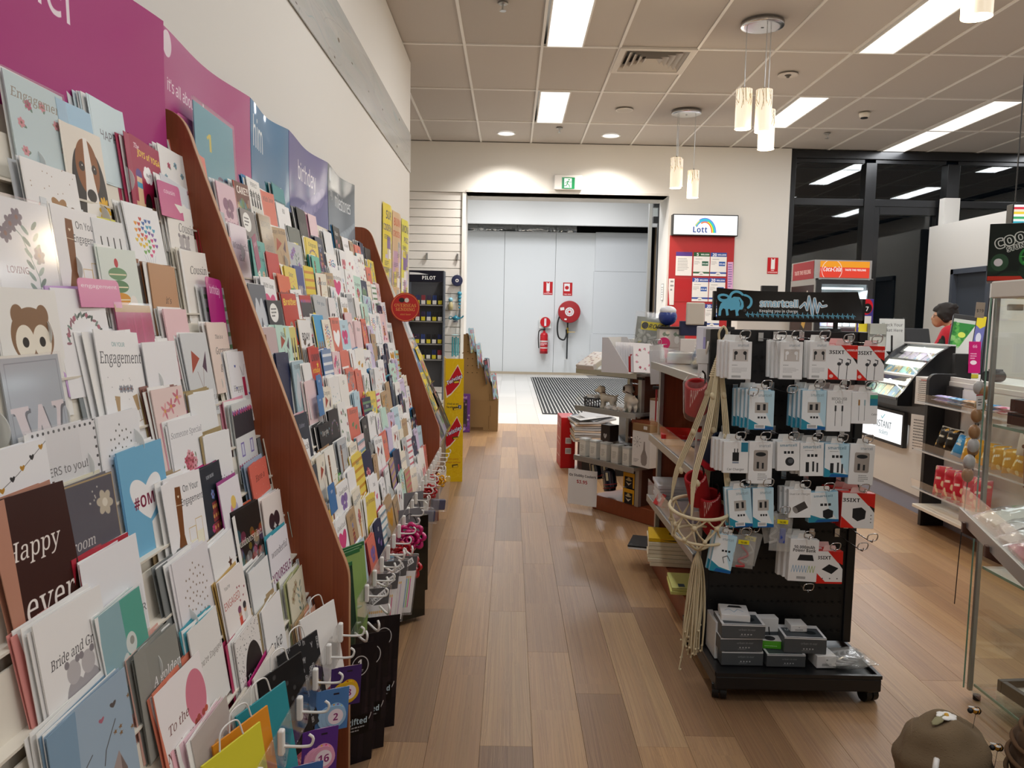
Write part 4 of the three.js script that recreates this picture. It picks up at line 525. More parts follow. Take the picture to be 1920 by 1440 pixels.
header('magenta header board lettered her beyond the near wood panel', -2.06, -2.75, headerTex('#b0337f', (g, w, h) => { txt(g, "it's all about", w * 0.2, h * 0.3, 34, '#f6e8f0'); txt(g, 'her', w * 0.54, h * 0.36, 100, '#f6e8f0'); disc(g, '#e6d5de', 40, 30, 26); }));
header('blue header board lettered him', -2.755, -3.215, headerTex('#1d6f9f', (g, w, h) => { txt(g, 'him', w * 0.2, h * 0.22, 110, '#e6f0f4'); }));
header('violet-blue header board lettered birthday', -3.22, -3.89, headerTex('#4d4c92', (g, w, h) => { txt(g, 'birthday', w * 0.46, h * 0.26, 80, '#ecebf4'); g.globalAlpha = 0.25; for (let i = 0; i < 9; i++) disc(g, '#c9c8e8', w * 0.1 * i, h * (0.8 - 0.05 * i), 70, 30, -0.4); g.globalAlpha = 1; }));
header('grey-blue header board lettered milestones', -3.9, -4.55, headerTex('#4c5a68', (g, w, h) => { txt(g, 'my', w * 0.12, h * 0.28, 40, '#e6ebef'); txt(g, 'milestones', w * 0.55, h * 0.3, 76, '#e6ebef'); disc(g, '#b9c4cc', 46, 34, 26); g.globalAlpha = 0.35; for (let i = 0; i < 12; i++) disc(g, '#9fb0bb', w * 0.09 * i, h * (0.9 - 0.03 * i), 90, 40, -0.3); g.globalAlpha = 1; }));
function tab(z, y, w, h, color, text, label, dx = 0, r = [0, 0]) {
  const s = new THREE.Shape(), q = 0.012; s.moveTo(-w / 2, 0); s.lineTo(-w / 2, h - q); s.quadraticCurveTo(-w / 2, h, -w / 2 + q, h); s.lineTo(w / 2 - q, h); s.quadraticCurveTo(w / 2, h, w / 2, h - q); s.lineTo(w / 2, 0); s.closePath();
  const g = ext(s, 0.001), uv = g.attributes.uv, p = g.attributes.position; for (let i = 0; i < p.count; i++) uv.setXY(i, p.getX(i) / w + 0.5, p.getY(i) / h);
  solo('index_tab', g, TX(cv(128, 128, (c) => { rect(c, color, 0, 0, 128, 128); txt(c, text, 64, h > 0.12 ? 22 : 34, 22, '#f6e6ee', { w: 110 }); }), 0.3), label, 'index tab', [XT(y + h) + Math.sin(LEAN) * h + 0.004 + dx, y, z], [-LEAN, Math.PI / 2 + r[0], r[1]]);
}
tab(-1.3, 1.645, .1, .13, '#c4232b', 'cards & more', 'red index tab at the picture edge beside the birthday tabs', -.03);
tab(-1.42, 1.62, .12, .13, '#bd2b86', 'birthday', 'magenta birthday index tab, the larger one nearer the camera', -.03);
tab(-1.58, 1.6, .12, .13, '#bd2b86', 'birthday', 'magenta birthday index tab behind the HAPPY card', -.035);
tab(-1.76, 1.55, .12, .14, '#bd1f86', 'aunt / auntie', 'magenta aunt and auntie index tab above the yoga card', -.02);
tab(-1.86, 1.45, .12, .08, '#c01f80', 'cousin', 'magenta cousin index tab above the bear card', .004);
tab(-1.4, 1.24, .14, .05, '#dc7fae', 'engagement', 'pink engagement index tab below the champagne card', .004);
tab(-1.945, 1.14, .1, .18, '#b81f83', 'birthday', 'tall magenta divider tab against the near wood panel', .006, [0, -.06]);
tab(-2.2, 1.62, .12, .14, '#d86fa4', 'to my', 'pink index tab behind the near wood panel top', -.02);
tab(-2.42, 1.6, .12, .15, '#2178b0', 'funny birthday', 'blue funny birthday index tab below the second magenta header', -.03);
tab(-2.33, 1.36, .12, .1, '#9a1f63', 'birthday', 'dark magenta index tab tipped forward beside the near wood panel', .03, [0.2, .2]);
tab(-2.66, .95, .07, .08, '#1c73b4', 'men', 'blue index tab low in the rack, the higher one', .006); tab(-2.6, .9, .07, .07, '#1c73b4', 'men', 'blue index tab low in the rack, the lower one', .006);
tab(-2.42, .62, .09, .09, '#1c73b4', 'son', 'bright blue index tab near the foot of the long rack', .006);
{ // large plastic-wrapped teal card behind the near wood panel
  const uv = A2.A.add({ bg: '#5aa4b8', m: 'plain', t: [['1', .34, .3, .3, '#e0c93a', sb], ['ST', .66, .66, .34, '#4a3a6a', sb]] });
  const c = solo('greeting_card', cardGeo(.3, .3, uv, .03), A2.A.mat, 'very large teal first birthday card in plastic in front of the magenta header', 'greeting card', [-0.85, 1.5, -2.33], [-0.06, Math.PI / 2, -0.03]); part(c, 'sleeve', box(.315, .315, .006), M.sleeve, [0, .152, .001]);
  const sgn = thing('round_sign', 'round red sign about overseas sending on the far wood panel', 'sign', [-0.62, 1.28, -4.66], [0, 0.25, 0]);
  part(sgn, 'plate', cyl(.085, .085, .004, 40), M.red, [0, 0, 0], [Math.PI / 2, 0, 0]); part(sgn, 'print', tf(new THREE.CircleGeometry(.084, 40), [0, 0, .0026]), TX(cv(256, 256, (g) => { disc(g, '#b81f1c', 128, 128, 128); g.strokeStyle = '#e2b85a'; g.lineWidth = 3; g.beginPath(); g.arc(128, 128, 118, 0, 7); g.stroke(); disc(g, '#1c1a1a', 96, 66, 26, 20); disc(g, '#d9d4c8', 140, 66, 20, 20); txt(g, 'OVERSEAS', 128, 112, 38, '#e2b85a', { f: 'serif', w: 210 }); txt(g, 'SENDING', 128, 148, 38, '#e2b85a', { f: 'serif', w: 190 }); txt(g, 'start here', 128, 190, 20, '#e2b85a', sc); })));
}
// ---------- goods hanging at the feet of the card racks ----------
const printed = (w, h, draw, rough = 0.35, o = {}) => P(0xffffff, rough, { map: cv(w, h, draw), specularIntensity: 0.5, ...o });
// flat pack: a softly bulged pouch or a board, with its print on the front
function pouch(w, h, d = 0.008, front = 1) { const g = new THREE.BoxGeometry(w, h, d, 6, 8, 1), p = g.attributes.position, n = g.attributes.normal, uv = g.attributes.uv; for (let i = 0; i < p.count; i++) { const x = p.getX(i) / (w / 2), y = p.getY(i) / (h / 2), k = (1 - x ** 4) * (1 - y ** 6); if (Math.abs(n.getZ(i)) > 0.5) p.setZ(i, Math.sign(n.getZ(i)) * (0.0006 + (d / 2) * k * (0.85 + 0.15 * Math.sin(x * 5 + y * 7)))); else p.setZ(i, Math.sign(p.getZ(i)) * 0.0006); } g.computeVertexNormals(); return g; }
const hookGeo = tube([[0, 0, -0.03], [0, 0, 0.03], [0, 0.004, 0.045], [0, 0.022, 0.05], [0, 0.03, 0.04]], 0.0035, 20, 6);
const clipGeo = merge([tf(rbox(0.016, 0.05, 0.012, 0.004, 2), [0, 0, 0]), tf(hookGeo, [0, -0.008, 0.02], [0, 0, 0], 0.8)]);
function rail(label, z0, z1, y, x) { const r = thing('acrylic_rail', label, 'display rail', [x, y, (z0 + z1) / 2]); part(r, 'strip', rbox(0.003, 0.1, z0 - z1, 0.001), M.acrylic, [0, 0, 0]); part(r, 'lip', rbox(0.02, 0.003, z0 - z1, 0.001), M.acrylic, [-0.01, -0.05, 0]); for (let z = z0 - 0.1, i = 0; z > z1 + 0.03; z -= 0.13, i++) part(r, 'hook', clipGeo, M.white, [0.008, 0.03, z - (z0 + z1) / 2], [0, Math.PI / 2, 0]); }
rail('clear acrylic hook rail at the foot of the near card rack', -1.2, -2.03, 0.4, -0.425);
rail('clear acrylic hook rail along the foot of the long card rack', -2.08, -4.6, 0.42, -0.40);
const black1 = printed(128, 384, (g) => { rect(g, '#171318', 0, 0, 128, 384); for (let i = 0; i < 10; i++) { g.globalAlpha = 0.3; rect(g, pick(['#3a2d30', '#221c22', '#4a3836']), rr(0, 128), rr(0, 384), rr(4, 20), rr(40, 160)); } g.globalAlpha = 1; g.strokeStyle = '#d8d6d4'; g.lineWidth = 3; g.beginPath(); g.arc(64, 70, 30, 0, 7); g.stroke(); txt(g, '1', 64, 64, 38, '#eee', sb); txt(g, 'SHEET', 64, 86, 9, '#ddd'); g.beginPath(); g.arc(64, 210, 54, 0.3, 2.8); g.stroke(); rect(g, '#0b0a0c', 22, 226, 84, 62); txt(g, 'gifted', 64, 246, 26, '#bcd3dd', sb); scrawl(g, '#aaa', 34, 262, 60, 2, 10); }, 0.25);
const hang = (name, label, cat, geo, mat, p, r, grp) => { const t = thing(name, label, cat, p, r, grp); part(t, 'wrap', geo, mat); part(t, 'header_card', rbox(0.05, 0.02, 0.0015, 0.0005), M.white, [0, (geo.parameters?.height ?? 0.1) / 2, 0]); return t; };
for (const [x, y, z, r, l] of [[-0.375, .18, -2.14, .55, 'black printed tissue pack hanging nearest the near wood panel'], [-0.36, .19, -2.24, .5, 'brown and black printed tissue pack hanging second from the near wood panel'], [-0.40, .17, -2.09, .6, 'black tissue pack behind the other two, edge on by the wood panel']]) { const t = thing('tissue_pack', l, 'tissue pack', [x, y, z], [0, r, -.05]); part(t, 'wrap', memo('tp1', () => pouch(.1, .34, .012)), black1); part(t, 'hang_tab', rbox(.04, .03, .001, .0004), M.acrylic, [0, .18, 0]); part(t, 'peg', hookGeo, M.white, [0, .185, -.01]); }
const candle = (c) => printed(128, 256, (g) => { rect(g, '#eceaea', 0, 0, 128, 256); rect(g, '#3a3a3f', 0, 0, 128, 66); g.save(); g.translate(64, 40); g.rotate(-.5); rect(g, '#f2f2f2', -46, -14, 92, 26); txt(g, 'CANDLES', 0, 0, 18, '#222', sb); g.restore(); for (let i = 0; i < 9; i++) { rect(g, c[i % c.length], 18 + i * 10, 100, 5, 130); disc(g, '#e8a92f', 20 + i * 10, 94, 3, 6); } }, 0.25);
[[-.40, .30, -2.36, .7, ['#ddd', '#eee'], 'white'], [-.39, .31, -2.47, .6, ['#e47a9b', '#eee', '#d8437f'], 'pink'], [-.375, .32, -2.57, .6, ['#e0a0b0', '#f2f2f2', '#c8b2d0'], 'pale pink and lilac'], [-.355, .31, -2.66, .5, ['#e6439b', '#f0c22e', '#3fa0d0', '#7ac05a'], 'rainbow coloured']].forEach(([x, y, z, r, c, n]) => { const t = thing('candle_pack', `hanging pack of ${n} party candles at the foot of the long rack`, 'candle pack', [x, y, z], [0, r, -.12]); part(t, 'wrap', memo('cp', () => pouch(.085, .2, .012)), candle(c)); part(t, 'sleeve', rbox(.092, .215, .014, .003), M.sleeve); part(t, 'peg', hookGeo, M.white, [0, .115, 0]); });
function bowThing(x, y, z, c, label, s = 1) { const t = thing('gift_bow', label, 'gift bow', [x, y, z]); const loop = memo('bowloop', () => { const g = new THREE.TorusGeometry(.018, .006, 6, 14); return tf(g, [0.018, 0, 0], [Math.PI / 2 - .2, 0, 0], [1, .6, 1]); }); const l = []; for (let k = 0; k < 3; k++) for (let i = 0; i < 8; i++) l.push(tf(loop, [0, k * .011, 0], [0, i * .785 + k * .4, .35 + k * .4], 1 - k * .22)); part(t, 'loops', tf(merge(l), [0, 0, 0], [Math.PI / 2, 0, 0], s), P(c, 0.2, { clearcoat: 0.7 })); part(t, 'backing', cyl(.02, .02, .003, 14), M.white, [0, 0, -.006], [Math.PI / 2, 0, 0]); return t; }
bowThing(-.36, .40, -2.95, 0xc4146c, 'shiny magenta gift bow hanging highest on the foot rail', 1.5); bowThing(-.365, .3, -2.9, 0xb3101d, 'shiny red gift bow below the magenta bow', 1.4); bowThing(-.385, .36, -2.88, 0xb3101d, 'red gift bow half behind the magenta bow', 1.1); bowThing(-.395, .33, -2.84, 0x2f9fc0, 'small sky blue gift bow beside the red bows', .9);
bowThing(-.40, .37, -4.1, 0xb5161f, 'red gift bow in the far bagged set by the far wood panel', 1.1); bowThing(-.39, .36, -3.9, 0xb5161f, 'second red gift bow in the bagged set, nearer the camera', 1.1); bowThing(-.375, .34, -4.25, 0xe0a51f, 'golden yellow gift bow at the far end of the foot rail', 1.1);
for (const [x, y, z, l] of [[-.40, .28, -3.95, 'clear bag of red and blue ribbon bows hanging by the far panel'], [-.375, .26, -4.28, 'clear bag with yellow bow and navy ribbon at the far end'], [-.40, .25, -3.6, 'clear bag of blue glitter ribbon with white tag']]) { const t = thing('ribbon_bag', l, 'ribbon bag', [x, y, z], [0, .5, -.1]); part(t, 'bag', rbox(.11, .2, .035, .008), M.sleeve); part(t, 'ribbon', rbox(.085, .06, .025, .008), S(z < -3.7 ? 0x1e2350 : 0x49628f, .3), [0, -.06, 0]); part(t, 'tag', rbox(.05, .05, .001, .0004), M.white, [0, .11, .01]); part(t, 'peg', hookGeo, M.white, [0, .13, 0]); }
for (const [z, x, l] of [[-3.1, -.40, 'tall black glossy gift bag standing out below the bows'], [-3.4, -.42, 'black gift bag with pale print, lower down the foot rail']]) { const t = thing('gift_bag', l, 'gift bag', [x, .19, z], [0, .7, 0]); part(t, 'bag', merge([tf(box(.15, .34, .05), [0, 0, 0])]), P(0x0e1411, .18, { clearcoat: .6 })); part(t, 'label_card', rbox(.1, .16, .002, .0005), S(0x77777c, .5), [0, .2, .02]); part(t, 'handle', tube([[-.03, .17, .02], [-.03, .23, .02], [0, .26, .02], [.03, .23, .02], [.03, .17, .02]], .002), M.black); }
for (let i = 0; i < 6; i++) { const t = thing('gift_bag_pack', `green and black folded gift bag, ${ORD[i]} from the near panel in the low row`, 'gift bag', [-.47 + (i > 2 ? .015 : 0), .42 - (i > 2 ? .0 : .03), -2.12 - i * .035], [-.1, Math.PI / 2 - .5, 0]); part(t, 'bag', rbox(.13, .26, .004, .001), i > 2 ? S(0x8aa85f, .4) : S(0x1d3a28, .35)); part(t, 'edge_fold', rbox(.13, .012, .006, .001), S(0x2f6a3c, .4), [0, .124, 0]); }
// badge packs and bags on the near rail
const badge = (bg, c, n) => printed(128, 192, (g) => { rect(g, bg, 0, 0, 128, 192); rect(g, '#2a2030', 50, 22, 28, 8); disc(g, c, 64, 124, 52, 58); disc(g, '#f6e9ef', 64, 124, 38, 44); for (let i = 0; i < 14; i++) disc(g, pick(PAL), 64 + 44 * Math.cos(i * .45), 124 + 50 * Math.sin(i * .45), 4); txt(g, n, 64, 126, 50, '#a3206a', sb); }, 0.3);
[[-.385, .315, -1.9, '#432a66', '#e0b21f', '8', 'purple badge pack with a yellow number eight by the wood panel'], [-.39, .32, -1.77, '#4f7fb8', '#9cc2e0', '2', 'blue badge pack hanging between the two purple ones'], [-.385, .3, -1.63, '#5a3085', '#e6a3c0', '16', 'purple badge pack with a pink sixteen disc'], [-.39, .29, -1.51, '#3f6aa8', '#d9783a', '4', 'orange and blue badge pack at the picture bottom']].forEach(([x, y, z, bg, c, n, l]) => { for (let k = 2; k >= 0; k--) { const t = thing('badge_pack', k ? l + [', one behind', ', two behind'][k - 1] : l, 'badge pack', [x - .008 * k, y, z + .004 * k], [0, .55 + .06 * k, -.06]); part(t, 'card', rbox(.062, .1, .001, .0004), badge(bg, c, n)); part(t, 'disc', cyl(.026, .026, .004, 24), S(c, .3), [0, -.016, .001], [Math.PI / 2, 0, 0]); if (!k) part(t, 'disc_print', tf(new THREE.CircleGeometry(.024, 24), [0, -.016, .0036]), TX(cv(96, 96, (g) => { rect(g, c, 0, 0, 96, 96); disc(g, '#f4e6ee', 48, 48, 36); txt(g, n, 48, 50, 46, '#8a1f6a', sb); }), .3)); } });
[['#2b2b2d', 'black and white lettered paper bag tucked in the near rail', -1.72, 0], ['#1d1d1f', 'black glossy paper bag in the near rail', -1.6, 1], ['#2f8f9a', 'teal paper bag in the near rail', -1.46, 0], ['#dd8f2a', 'orange paper bag in the near rail at the picture bottom', -1.36, 0], ['#d8cf3a', 'yellow edged paper bag in the near rail at the picture bottom', -1.3, 0], ['#eceae6', 'white paper bag in the near rail beside the wood panel', -1.92, 0]].forEach(([c, l, z, k], i) => { const t = thing('paper_bag', l, 'paper bag', [-.45 - .005 * (i % 2), .4, z], [-.16, Math.PI / 2 - .35, .02]); part(t, 'bag', rbox(.15, .2, .004, .001), printed(96, 128, (g) => { rect(g, c, 0, 0, 96, 128); if (c === '#2b2b2d') for (let q = 0; q < 60; q++) txt(g, pick(['h', 'B', '*', 'o', 'Y']), rr(0, 96), rr(0, 128), 10, '#ccc'); if (k) for (let q = 0; q < 20; q++) disc(g, '#444', rr(0, 96), rr(0, 128), 3); }, 0.25)); part(t, 'handle', tube([[-.03, .1, 0], [-.02, .13, 0], [.02, .13, 0], [.03, .1, 0]], .0015), M.white); });
// ---------- magazine rack beyond the far wood panel ----------
{
  const r = thing('magazine_rack', 'sloping magazine rack between the far wood panel and the yellow snack stand', 'magazine rack', [0, 0, 0]);
  const s = shape([[-.926, 0], [-.926, 1.5], [-.9, 1.45], [-.52, .5], [-.46, .46], [-.46, 0]]); part(r, 'end_panel', ext(s, .012), M.grey, [0, 0, -5.76]);
  part(r, 'plinth', box(.45, .45, .98), S(0x77695f, .5), [-.69, .225, -5.25]);
  const MT = [['#c8c4bd', '#e3d23a'], ['#d9d6d2', '#2b2b2d'], ['#3f6f9a', '#e6cf2e'], ['#2b2b2d', '#c8c4bd'], ['#e0c62e', '#2f5fa8'], ['#8a8f94', '#d0382e'], ['#a59a8c', '#f0f0ee']];
  const at = Atlas(200, 260);
  for (let j = 0; j < 6; j++) {
    const y = 1.46 - .16 * j, x = -.81 + .42 * ((1.5 - y) / 1.0);
    part(r, 'tier', box(.004, .17, .97), S(0xd8d6d2, .4), [x - .05, y - .12, -5.25], [0, 0, .35]); part(r, 'ledge', box(.05, .004, .97), M.acrylic, [x + .02, y - .22, -5.25]);
    for (let k = 0; k < 4; k++) {
      const [bg, c] = pick(MT), d = { bg, m: 'photo', c: bg, t: [[pick(['STYLE', 'NEWS', 'CARS', 'WAVES', 'BIKES', 'GARDEN', 'HOME', 'TRAVEL']), .5, .12, .24, c, sb], [pick(['FREE', 'WIN', 'NEW', 'EXTRA']), .3, .84, .16, c, sb]] };
      const o = solo('magazine', cardGeo(.2, .27, at.add(d), .03, .002, rr(-.012, .006)), at.mat, `${['light grey', 'white', 'blue', 'black', 'yellow', 'mid grey', 'fawn'][MT.findIndex((q) => q[0] === bg)]} covered magazine, magazine rack tier ${ORD[j]} down, ${ORD[k]} from the wood panel`, 'magazine', [x + .03 + rr(-.006, .006), y - .22, -4.88 - k * .235], [-.34 - rr(0, .1), Math.PI / 2 + rr(-.12, .12), rr(-.06, .06)]);
      if (j < 2 && k > 0) part(o, 'sleeve', box(.21, .28, .006), P(0xf4f4f4, .1, { transmission: .7, thickness: 0 }), [0, .135, .001]);
    }
  }
}
[[-5.71, -6.14, '#e6d23a', 'SUPER', 'tall yellow puzzle poster on the wall nearest the wood panel'], [-6.17, -6.64, '#d9b98f', 'BUMPER', 'middle puzzle poster on the wall with orange lettering'], [-6.68, -7.12, '#e6de52', 'MONSTER', 'yellow puzzle poster at the end of the card wall']].forEach(([a, b, bg, s, l], i) => {
  const g = new THREE.BoxGeometry(a - b, .75, .002, 10, 1, 1), p = g.attributes.position; for (let q = 0; q < p.count; q++) p.setZ(q, p.getZ(q) + .012 + .01 * Math.cos(p.getX(q) / (a - b) * 6.28)); g.computeVertexNormals();
  solo('wall_poster', g, printed(300, 512, (c) => { rect(c, bg, 0, 0, 300, 512); txt(c, s, 150, 54, 58, i === 1 ? '#c3562a' : '#3a3560', { ...sb, w: 280 }); txt(c, ['CODEWORDS', 'CROSSWORD', 'PUZZLES'][i], 150, 116, 44, i === 1 ? '#c3562a' : '#54487a', { ...sb, w: 270 }); for (let q = 0; q < 26; q++) { rect(c, pick(['#cfc3d8', '#f2efe6', '#8a6fa0', '#e0d05a', '#c9a0b8', '#b9b4a8']), rr(0, 240), rr(150, 440), rr(40, 110), rr(30, 90)); } for (let q = 0; q < 14; q++) scrawl(c, '#5a5560', rr(0, 200), rr(150, 480), 80, 3, 8); }, .35), l, 'poster', [WL + .003, 1.66, (a + b) / 2], [0, Math.PI / 2, 0]);
});
// ---------- yellow snack stand, cardboard stand, toy box ----------
{
  const t = thing('snack_stand', 'tall yellow cardboard snack stand with red logos beside the magazine rack', 'display stand', [-.425, 0, -5.98], [0, .12, 0]);
  const front = printed(256, 1536, (g, w, h) => { rect(g, '#ecc51c', 0, 0, w, h); for (let i = 0; i < 40; i++) { g.globalAlpha = .25; g.strokeStyle = pick(['#f6dd5a', '#d9a70f']); g.lineWidth = rr(5, 16); g.beginPath(); g.arc(rr(0, w), rr(0, h), rr(30, 120), 0, 4); g.stroke(); } g.globalAlpha = 1;
    for (const y of [260, 900]) { poly(g, '#f4e9d8', [[0, y + 100], [90, y - 60], [170, y - 190], [236, y - 60], [200, y + 60], [80, y + 190], [20, y + 230]]); poly(g, '#c8202c', [[6, y + 90], [96, y - 60], [170, y - 170], [226, y - 60], [190, y + 56], [80, y + 170], [26, y + 200]]); g.save(); g.translate(124, y); g.rotate(-.42); txt(g, 'Twisties', 0, 0, 66, '#fff', { ...sb, i: 1, w: 236, s: '#2a3a8a', sw: 8 }); g.restore(); }
    txt(g, 'Find us on', 110, 560, 32, '#2a2a2a', sb); txt(g, 'facebook', 96, 600, 34, '#2a2a2a', sb); rect(g, '#2f4f94', 182, 576, 44, 44); txt(g, 'f', 206, 602, 40, '#fff', sb); txt(g, "Life's pretty", 120, 1250, 28, '#c0532a', sc); txt(g, 'straight without', 120, 1290, 28, '#c0532a', sc); });
  const b = new THREE.BoxGeometry(.135, .92, .004, 8, 24, 1), p = b.attributes.position; part(t, 'front_panel', b, front, [0, .46, .155]);
  part(t, 'body', merge([tf(box(.004, .92, .3), [-.066, .46, 0]), tf(box(.004, .9, .3), [.066, .45, 0]), tf(box(.13, .9, .004), [0, .45, -.15])]), S(0xd9b21c, .6));
  for (let k = 0; k < 4; k++) part(t, 'shelf', box(.128, .004, .3), S(0xcaa21a, .7), [0, .1 + k * .22, 0]);
  for (const y of [.12, .33, .55, .75]) { part(t, 'slot', rbox(.045, .022, .004, .006), S(0x5a4310, .8), [.012, y, .1565], [0, 0, .12]); part(t, 'slot_flap', rbox(.035, .012, .003, .004), S(0xf0d038, .5), [.015, y - .004, .1585], [0.2, 0, .12]); }
}
{
  const t = thing('cardboard_stand', 'brown corrugated cardboard stand full of magazines by the doorway', 'display stand', [0, 0, -8.45]);
  const up = shape([[-.5, .3], [-.5, 1.04], [-.475, 1.04], [-.13, .36], [-.13, .3]]), lo = shape([[-.46, 0], [-.12, 0], [-.12, .335], [-.46, .335]]);
  part(t, 'side_panel', ext(up, .005), M.card, [0, 0, 0]); part(t, 'side_panel', ext(up, .005), M.card, [0, 0, -.42]); part(t, 'base_side', ext(lo, .006), S(0x8f7249, .85), [0, 0, .004]); part(t, 'base_side', ext(lo, .006), M.card, [0, 0, -.43]);
  part(t, 'base_front', box(.005, .335, .42), M.card, [-.122, .168, -.21]); part(t, 'back', box(.005, 1.0, .42), M.card, [-.497, .52, -.21]); for (let k = 0; k < 4; k++) part(t, 'tray', box(.12, .004, .41), M.card, [-.2 - k * .085, .34 + k * .165, -.21]);
  const holes = []; for (let a = 0; a < 5; a++) for (let b = 0; b < Math.min(3, 1 + a); b++) holes.push(tf(box(.012, .006, .002), [-.45 + b * .05, .93 - a * .075, .0065])); part(t, 'vent_slot', merge(holes), S(0x2d2115, .9)); part(t, 'fold_line', merge([tf(box(.004, .09, .002), [-.21, .36, .0065]), tf(box(.004, .12, .002), [-.2, .22, .011]), tf(box(.004, .14, .002), [-.215, .1, .011]), tf(box(.13, .03, .001), [-.34, .03, .0105])]), S(0x6e5230, .9));
  const at = Atlas(200, 260);
  for (let j = 0; j < 4; j++) for (let k = 0; k < 5; k++) { const bg = pick(['#d9d6d2', '#8fb5c4', '#c44a4a', '#3a3a40', '#d8a3b4', '#e3d23a']); solo('magazine', cardGeo(.17, .26, at.add({ bg, m: 'photo', c: bg, t: [['KIDS', .5, .14, .26, '#b3202c', sb]] }), .05, .0015, rr(-.01, .01)), at.mat, `glossy magazine in the cardboard stand, ${ORD[j]} tray from its foot, ${ORD[k]} from the front`, 'magazine', [-.145 - j * .085, .35 + j * .165, -8.47 - k * .08], [-.12, Math.PI / 2 - .2 + rr(-.1, .1), rr(-.1, .1)]); }
  const q = thing('toy_box', 'purple toy box with window leaning beside the cardboard stand', 'toy box', [-.475, 0, -8.36], [0, .1, 0]); const face = printed(128, 420, (g) => { rect(g, '#6a3f8e', 0, 0, 128, 420); rect(g, '#2c2430', 16, 60, 80, 300); for (let i = 0; i < 20; i++) { g.globalAlpha = .6; disc(g, pick(['#d9a3d0', '#c24a86', '#e9e3ef', '#8f5fb0']), rr(8, 120), rr(30, 400), rr(5, 18)); } g.globalAlpha = 1; disc(g, '#1b1719', 56, 150, 26, 22); poly(g, '#231c22', [[40, 180], [74, 180], [84, 330], [30, 330]]); txt(g, 'doll', 64, 34, 30, '#f0dcea', sc); });
  part(q, 'carton', rbox(.12, .41, .05, .002), S(0x6a3f8e, .45), [0, .205, 0]); part(q, 'front_print', box(.116, .4, .002), face, [0, .205, .0265]); part(q, 'window', box(.07, .28, .001), M.acrylic, [-.006, .2, .0285]);
}
